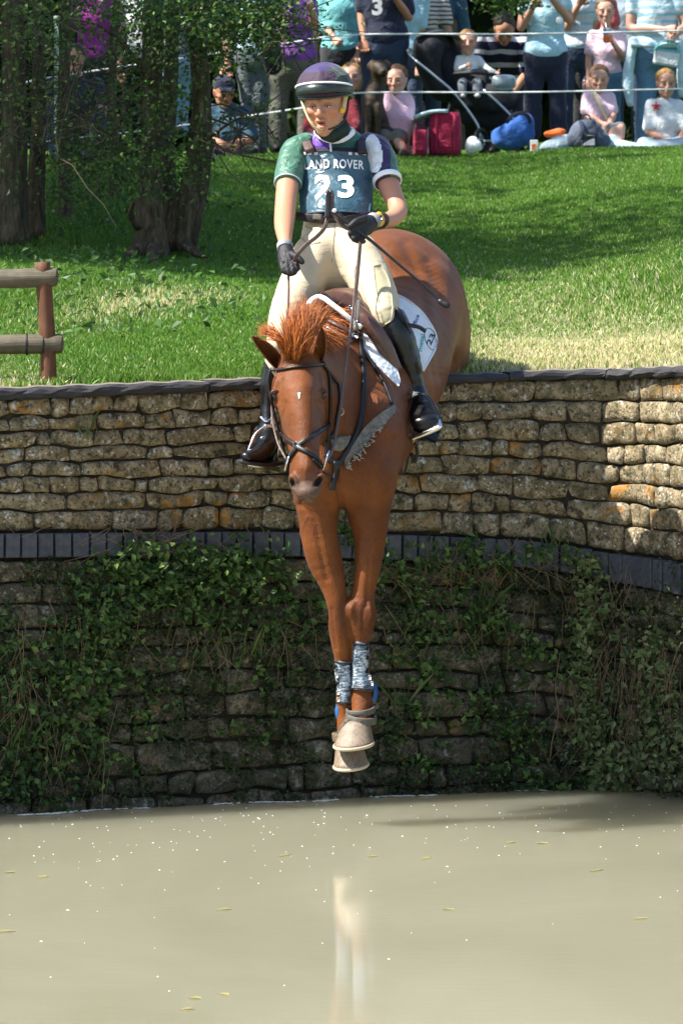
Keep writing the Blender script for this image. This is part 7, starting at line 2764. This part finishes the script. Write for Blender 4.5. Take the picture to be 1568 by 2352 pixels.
    obj('juice', v, f, M['orange'], cup)
    v, f = tube([P(1393, 68, 21.31), P(1390, 52, 21.38)], .004, 6)
    obj('straw', v, f, M['white_print'], cup)
    who, p, hc, R, hs = SP('seated girl in a pink T-shirt with a beige strap across her chest', 1374, 20.6, 1.34, sit=True, top='pale_pink', bottom='pale_grey', hair='hair_light', style='tied', skin='skin_pale', sleeve=.75, leg=.4, pitch=.15,
       J={'hd': (1376, 182, -.02), 'nk': (1376, 208), 'sL': (1350, 222), 'sR': (1398, 222), 'eL': (1346, 264, -.04), 'hL': (1386, 284, -.22), 'eR': (1408, 262, -.05), 'hR': (1398, 288, -.25), 'kL': (1405, 298, -.30), 'kR': (1422, 292, -.28), 'fL': (1410, 338, -.4), 'fR': (1424, 336, -.4), 'pL': (1362, 318), 'pR': (1388, 318)})
    q = resample(PL([(1362, 208, 20.5), (1376, 235, 20.46), (1390, 262, 20.45), (1398, 282, 20.46)]), 10)
    v, f = ribbon(q, np.tile([0, -1, 0.1], (10, 1)), np.full(10, .03), .006)
    obj('strap', v, f, M['khaki_pale'], who)
    who, p, hc, R, hs = SP('woman in a blue and white striped top and jeans with crossed arms', 1505, 21.4, 1.66, top='blue_stripes', bottom='jeans', hair='hair_light', style='bob', skin='skin_pale', sleeve=.5, w=1.28,
       J={'hd': (1502, -96), 'nk': (1502, -60), 'sL': (1456, -18), 'sR': (1556, -18), 'eL': (1448, 62, -.05), 'hL': (1530, 66, -.25), 'eR': (1572, 58, -.05), 'hR': (1544, 86, -.27), 'pL': (1482, 112), 'pR': (1528, 112), 'kL': (1484, 220), 'kR': (1536, 220), 'fL': (1480, 340), 'fR': (1540, 340)})
    s = Solid()
    s.chain([(P(1454, 96, 21.33), .035, .08), (P(1446, 150, 21.3), .045, .05), (P(1442, 200, 21.28), .05, .04), (P(1446, 236, 21.28), .03, .03)], k=.02)
    s.chain([(P(1454, 100, 21.25), .022, .03), (P(1500, 104, 21.19), .022, .03), (P(1556, 98, 21.25), .022, .03)], k=.03)
    s.chain([(P(1560, 100, 21.35), .03, .06), (P(1566, 160, 21.3), .05, .05), (P(1568, 215, 21.3), .035, .04)], k=.02)
    V, Q = s.mesh(.013, 1)
    V = V + vnormals(V, [Q]) * (wob(V, 26, 2) * .010)[:, None]
    obj('jacket', V, Q, M['ice_blue'], who)
    SP('person in a grey-blue top at the back between the pink girl and the striped woman', 1440, 24.2, 1.70, top='grey_blue', bottom='denim_dark', hair='hair_brown', sleeve=.6)
    SP('person in a pale top behind the right edge of the crowd', 1590, 23.0, 1.70, top='pale_grey', bottom='charcoal', hair='hair_dark', sleeve=.6, skin='skin_pale')
    who, p, hc, R, hs = SP('seated boy in a white football shirt with a red star on the shoulder', 1524, 20.5, 1.42, sit=True, top='white', bottom='grey_blue', hair='hair_blond', style='short', skin='skin', sleeve=.85, pitch=.1, yaw=.1,
       J={'hd': (1529, 192, -.02), 'nk': (1528, 224), 'sL': (1496, 240), 'sR': (1558, 242), 'eL': (1488, 300, -.05), 'hL': (1528, 322, -.25), 'eR': (1572, 300, -.05), 'hR': (1560, 322, -.25), 'pL': (1505, 336), 'pR': (1545, 336), 'kL': (1478, 330, -.30), 'kR': (1580, 326, -.30), 'fL': (1560, 345, -.40), 'fR': (1500, 347, -.40)})
    a = np.arange(10) * np.pi / 5 + np.pi / 2
    rr = np.where(np.arange(10) % 2 == 0, 12, 4.5)
    q = [P(1506 + r_ * math.cos(t), 243 - r_ * math.sin(t), 20.5 - .075 + .0012 * (r_ * math.sin(t))) for r_, t in zip(rr, a)]
    q = np.array(q + [P(1506, 243, 20.5 - .085)])
    q[:, 1] -= .012
    obj('red_star', np.vstack([q, q + [0, .02, 0]]), [np.array([[i, (i + 1) % 10, 10] for i in range(10)]), np.array([[i, i + 11, (i + 1) % 10 + 11, (i + 1) % 10] for i in range(10)])], M['red_print'], who, smooth=False)
    # --- toddler in the pushchair
    SP('fair-haired toddler in white sitting up in the pushchair', 1076, 21.2, .82, sit=True, top='white', bottom='pale_grey', hair='hair_blond', style='short', skin='skin_pale', sleeve=1.85, headscale=1.08,
       J={'hd': (1074, 98, 0), 'nk': (1076, 124), 'sL': (1054, 134), 'sR': (1098, 134), 'eL': (1048, 160, -.03), 'hL': (1072, 150, -.14), 'eR': (1116, 156, -.05), 'hR': (1138, 166, -.14), 'pL': (1064, 186, .02), 'pR': (1092, 186, .02), 'kL': (1060, 192, -.16), 'kR': (1096, 192, -.16), 'fL': (1062, 218, -.2), 'fR': (1096, 218, -.2)}, shoe='shoe_pale')
    make_pushchair()
    make_dog()
    make_bags()


M['khaki_pale'] = plain('beige_strap', (.42, .36, .26), .8, .2)
M['red_print'] = plain('red_print', (.6, .03, .04), .6, .3, bump=0)


def make_pushchair():
    pc = thing('pushchair', 'black pushchair with grey tube frame and pale sunshade among the spectators', 'pushchair', P(1090, 345, 21.2))
    D = 21.2
    s = Solid()
    s.chain([(P(1004, 100, D + .16), .13, .16), (P(1022, 140, D + .14), .15, .14), (P(1052, 190, D + .08), .16, .10)], k=.04)
    s.chain([(P(1052, 200, D + .0), .16, .05), (P(1110, 205, D - .1), .17, .05)], k=.04)
    s.chain([(P(1050, 212, D + .05), .14, .07), (P(1120, 222, D - .05), .15, .05)], k=.03)
    V, Q = s.mesh(.014, 1)
    V = V + vnormals(V, [Q]) * (wob(V, 22, 5) * .008)[:, None]
    obj('seat', V, Q, M['pushchair'], pc)
    s = Solid()
    s.chain([(P(990, 108, D + .05), .15, .20), (P(1000, 150, D + .08), .16, .20), (P(1018, 196, D + .08), .13, .18)], k=.03)
    s.ell(P(1050, 150, D - .10), (.14, .22, .20), k=.02, sub=True)
    V, Q = s.mesh(.012, 1)
    V = V + vnormals(V, [Q]) * (wob(V, 22, 6) * .006)[:, None]
    obj('hood', V, Q, M['pushchair'], pc)
    s = Solid()
    s.chain([(P(1080, 262, D + .1), .10, .10), (P(1150, 270, D + .08), .12, .09)], k=.03)
    V, Q = s.mesh(.013, 1)
    obj('basket', V, Q, M['pushchair'], pc)
    s = Solid()
    s.chain([(P(1100, 222, D - .12), .10, .06), (P(1150, 224, D - .16), .12, .05), (P(1182, 232, D - .16), .07, .04)], k=.03)
    V, Q = s.mesh(.013, 1)
    obj('leg_rest', V, Q, M['pushchair'], pc)
    g = np.array([[P(958 + 96 * u, 84 - 12 * math.sin(u * 3.0) + 10 * v, D - .12 + .3 * v) for v in np.linspace(0, 1, 5)] for u in np.linspace(0, 1, 9)])
    v, f = shell(g, .012)
    obj('sunshade', v, f, M['pale_grey'], pc)
    for nm, pts, r_ in (('frame_tube', [(953, 137, D - .2), (1000, 175, D - .2), (1045, 215, D - .22), (1095, 283, D - .24), (1104, 326, D - .24)], .011), ('frame_tube', [(1110, 323, D - .24), (1185, 323, D - .2)], .010),
                        ('frame_tube', [(1110, 205, D - .22), (1152, 243, D - .24), (1190, 288, D - .26), (1198, 340, D - .26)], .011), ('bumper_bar', [(1042, 168, D - .20), (1080, 166, D - .30), (1130, 170, D - .30), (1150, 176, D - .24)], .013),
                        ('frame_tube', [(1040, 215, D + .2), (1020, 280, D + .2), (1010, 325, D + .2)], .010), ('push_handle', [(953, 137, D - .2), (938, 122, D - .1), (940, 112, D + .2), (962, 130, D + .3), (1040, 215, D + .3)], .011)):
        v, f = tube(resample(PL(pts), 18), r_, 8)
        obj(nm, v, f, M['alu'] if nm != 'bumper_bar' else M['rubber'], pc)
    a = np.linspace(0, 2 * np.pi, 25)
    q = np.array([P(1157 + 26 * np.sign(math.cos(t)) * abs(math.cos(t)) ** .6, 188 + 15 * np.sign(math.sin(t)) * abs(math.sin(t)) ** .6, D - .34) for t in a])
    tr = obj('snack_tray', *_disc(q, .02), M['plastic_grey'], pc)
    v, f = tube(q, .010, 7, caps=False)
    obj('tray_rim', v, f, M['alu'], tr)
    for x, y, Y in ((1104, 322, D - .27), (1206, 322, D - .27), (1112, 318, D + .25), (1020, 322, D + .22)):
        c = P(x, y, Y)
        R = .085
        q = c + np.stack([R * .55 * np.cos(a), R * .84 * np.cos(a), R * np.sin(a)], -1)
        v, f = tube(q, .020, 8, caps=False)
        wl = obj('wheel', v, f, M['rubber'], pc)
        v, f = ball(c, (.025, .025, .025), None, 10, 7)
        obj('hub', v, f, M['plastic_grey'], wl)
        for k in range(3):
            t = k * 2.09
            d = np.array([.55 * math.cos(t), .84 * math.cos(t), math.sin(t)]) * R
            v, f = tube([c, c + d], .007, 5)
            obj('spoke', v, f, M['plastic_grey'], wl)


def _disc(ring, th):
    ring = np.asarray(ring)[:-1]
    c = ring.mean(0)
    V, fs = loft([ring + [0, -th / 2, 0], ring + [0, th / 2, 0]])
    return V, fs


def make_dog():
    D = 20.3
    pf = lambda x, y, dy, a, b: (P(x, y, D + dy), S(a, D), b)
    s = Solid()
    s.chain([pf(862, 205, -.02, 22, .085), pf(856, 240, 0, 25, .11), pf(868, 290, .12, 27, .12), pf(880, 325, .2, 24, .11)], k=.04)
    s.chain([pf(868, 190, -.02, 18, .07), pf(870, 165, -.06, 17, .065)], k=.03)
    s.ell(P(871, 156, D - .08), (S(20, D), .08, S(19, D)), k=.03)
    s.chain([pf(876, 160, -.13, 12, .05), pf(880, 166, -.20, 11, .04)], k=.02)
    for sx in (-1, 1):
        s.chain([pf(871 + sx * 15, 142, -.06, 7, .02), pf(871 + sx * 23, 150, -.08, 6, .012), pf(871 + sx * 24, 160, -.08, 3, .010)], k=.012)
        s.chain([pf(857 + sx * 11, 245, -.08, 10, .05), pf(856 + sx * 11, 295, -.12, 7.5, .032), pf(855 + sx * 12, 330, -.12, 7, .03), pf(855 + sx * 13, 338, -.17, 9, .03)], k=.025)
    s.chain([pf(890, 310, .05, 18, .10), pf(896, 330, -.02, 12, .06), pf(890, 342, -.14, 8, .03)], k=.03)
    V, Q = s.mesh(.0105, 1)
    d = thing('dog', 'dark brindle dog sitting beside the woman in pink', 'dog', P(862, 340, D))
    obj('body', V, Q, M['brindle'], d)
    for sx in (-1, 1):
        v, f = ball(P(875 + sx * 8, 152, D - .155), (.009, .007, .009), None, 8, 6)
        obj('eye', v, f, M['eye_dark'], d)
    v, f = ball(P(881, 162, D - .245), (.018, .012, .014), None, 10, 7)
    obj('nose', v, f, M['rubber'], d)


def _brindle():
    t = NT('brindle_coat')
    n = t.noise(t.coord(scale=(9, 9, 34)), 2.0, 4, .65, .5)
    c = t.ramp(n, [(.35, (.012, .009, .007)), (.55, (.045, .028, .016)), (.75, (.10, .06, .03))])
    t.bump(t.noise(t.coord(), 90, 3, .6), .3, .01)
    return t.set(c, .6, .3)


M['brindle'] = _brindle()


def make_bags():
    D = 20.2
    # red cool bags
    for lab, x0, x1, y0, y1, Y, lid in (('large crimson cool bag with an open pale lid', 985, 1058, 258, 354, 20.35, True), ('small crimson bag in front of the larger cool bag', 948, 982, 298, 356, 20.25, False)):
        b = thing('cool_bag', lab, 'bag', P((x0 + x1) / 2, y1, Y), 'red bags on the bank')
        c = P((x0 + x1) / 2, (y0 + y1) / 2, Y)
        sx, sz = S(x1 - x0, Y), S(y1 - y0, Y)
        rings = []
        for t in np.linspace(0, 1, 9):
            k = 1.0 + .06 * math.sin(t * 3.1) - .10 * t ** 4
            a = np.linspace(0, 2 * np.pi, 24, endpoint=False)
            e = np.stack([np.sign(np.cos(a)) * np.abs(np.cos(a)) ** .45 * sx * .5 * k, np.sign(np.sin(a)) * np.abs(np.sin(a)) ** .45 * .12 * k, 0 * a - sz * .5 + sz * t], -1)
            rings.append(c + e)
        V, fs = loft(rings)
        V = V + (wob(V, 20, 4) * .006)[:, None]
        body = obj('shell', V, fs, M['crimson'], b)
        for dx in (-.28, .28):
            v, f = ribbon(resample([c + [sx * dx, -.125, sz * .45], c + [sx * dx, -.135, 0], c + [sx * dx, -.125, -sz * .48]], 8), np.tile([0, -1, 0], (8, 1)), np.full(8, .022), .006)
            obj('strap', v, f, M['crimson'], b)
        v, f = box(c + [0, -.128, -sz * .12], (sx * .42, .02, sz * .42), None, .3)
        obj('pocket', v, f, M['crimson'], b, smooth=False)
        if lid:
            g = np.array([[P(950 + 78 * u, 272 - 14 * u - 6 * math.sin(3.1 * u) + 8 * v, Y - .14 + .26 * v) for v in np.linspace(0, 1, 4)] for u in np.linspace(0, 1, 8)])
            v, f = shell(g, .025)
            obj('lid', v, f, M['ice_blue'], b)
        else:
            q = resample([c + [-sx * .3, -.05, sz * .5], c + [-sx * .2, -.06, sz * .72], c + [sx * .2, -.06, sz * .72], c + [sx * .3, -.05, sz * .5]], 12)
            v, f = tube(q, .010, 7)
            obj('handle', v, f, M['maroon'], b)

    def sack(name, lab, cat, blobs, mat, Y, group=None, amp=.012, extra=None):
        s = Solid()
        for x, y, rx, ry, dy in blobs:
            s.ell(P(x, y, Y + dy), (S(rx, Y), S((rx + ry) * .42, Y), S(ry, Y)), k=.05)
        V, Q = s.mesh(.011, 1)
        V = V + vnormals(V, [Q]) * (wob(V, 34, int(blobs[0][0])) * amp)[:, None]
        g0 = float(ground_z(P(blobs[0][0], 345, Y)[0], Y))
        V[:, 2] = np.maximum(V[:, 2], g0 + .004)
        o = thing(name, lab, cat, P(blobs[0][0], 345, Y), group)
        obj('cloth', V, Q, mat, o)
        return o
    sack('carrier_bag', 'crumpled white carrier bag beside the crimson cool bag', 'bag', [(1088, 338, 20, 16, 0), (1082, 326, 12, 12, .02)], M['white'], 20.25)
    o = sack('holdall', 'bright blue holdall under the pushchair', 'bag', [(1185, 305, 30, 36, 0), (1205, 296, 22, 38, .02), (1160, 316, 34, 26, .03)], M['blue_bag'], 20.75)
    q = resample(PL([(1162, 282, 20.6), (1180, 262, 20.6), (1208, 262, 20.62), (1218, 282, 20.64)]), 14)
    v, f = ribbon(q, np.tile([0, -1, .3], (14, 1)), np.full(14, .03), .006)
    obj('handle', v, f, M['navy'], o)
    o = sack('backpack', 'slate grey backpack standing on the grass in front of the seated girl', 'bag', [(1345, 308, 40, 36, 0), (1372, 322, 30, 24, .0), (1325, 326, 30, 20, 0)], M['slate'], 20.1)
    v, f = box(P(1350, 322, 19.95), (S(34, 20), .05, S(26, 20)), None, .3)
    obj('front_pocket', v, f, M['slate'], o)
    v, f = tube(resample(PL([(1336, 276, 20.06), (1340, 264, 20.06), (1352, 264, 20.06), (1356, 276, 20.06)]), 10), .008, 6)
    obj('carry_loop', v, f, M['navy'], o)
    for x in (1332, 1362):
        q = resample(PL([(x, 276, 20.02), (x + 6, 300, 19.93), (x + 2, 334, 19.94)]), 10)
        v, f = ribbon(q, np.tile([0, -1, .1], (10, 1)), np.full(10, .028), .008)
        obj('strap', v, f, M['navy'], o)
    sack('blanket', 'pale blue blanket bunched on the grass beside the backpack', 'blanket', [(1420, 334, 40, 12, 0), (1455, 338, 42, 11, -.03), (1405, 322, 16, 14, .02)], M['ice_blue'], 20.15)
    sack('rolled_rug', 'grey-blue rug rolled against the backpack', 'rug', [(1278, 334, 34, 14, 0), (1300, 322, 26, 16, .03), (1262, 341, 22, 8, -.02)], M['grey_blue'], 20.1)
    sack('jumper', 'orange jumper lying on the rolled rug', 'jumper', [(1268, 306, 20, 8, 0), (1284, 302, 14, 7, .0)], M['orange'], 20.2)
    c = thing('drink_carton', 'small white and blue drink carton on the grass under the pushchair', 'carton', P(1226, 345, 20.0))
    v, f = box(P(1226, 334, 20.0), (S(18, 20), .06, S(26, 20)))
    obj('box', v, f, M['white_print'], c, smooth=False)
    v, f = box(P(1226, 336, 19.968), (S(10, 20), .006, S(12, 20)))
    obj('printed_panel', v, f, M['orange'], c, smooth=False)
    sb = thing('shoulder_bag', 'black shoulder bag hanging beside the woman in purple', 'bag', P(622, 120, 20.9))
    s = Solid()
    s.chain([(P(618, 90, 20.95), S(22, 21), .08), (P(624, 130, 20.9), S(24, 21), .09), (P(626, 150, 20.9), S(22, 21), .08)], k=.02)
    V, Q = s.mesh(.011, 1)
    obj('pouch', V, Q, M['black'], sb)
    q = resample(PL([(612, 80, 20.92), (622, 30, 20.95), (640, -20, 21.05), (650, -60, 21.15)]), 12)
    v, f = ribbon(q, np.tile([0, -1, 0], (12, 1)), np.full(12, .035), .008)
    obj('strap', v, f, M['black'], sb)
    hb = thing('handbag', 'white handbag with turquoise trim held by the striped woman', 'bag', P(1528, 130, 21.05))
    V, Q = box(P(1530, 132, 21.06), (S(58, 21), .09, S(36, 21)), roty(.16), .3)
    obj('pouch', V, Q, M['white'], hb, smooth=False)
    V, Q = box(P(1531, 116, 21.06), (S(58, 21), .095, S(6, 21)), roty(.16), .3)
    obj('trim', V, Q, M['turquoise'], hb, smooth=False)
    for e in (-1, 1):
        q = resample(PL([(1500, 118, 21.02), (1514, 100 + e * 3, 21.0), (1544, 96 + e * 4, 21.0), (1562, 118, 21.02)]), 12)
        v, f = tube(q, .007, 6)
        obj('handle', v, f, M['turquoise'], hb)

# ------------------------------------------------------------------ build the place
make_ground()
make_wall()
make_creepers()
make_grass()
make_trees()
make_fence()
hroot, hbv, hV, hQ = build_horse()
tack(hbv)
rider()
make_crowd()
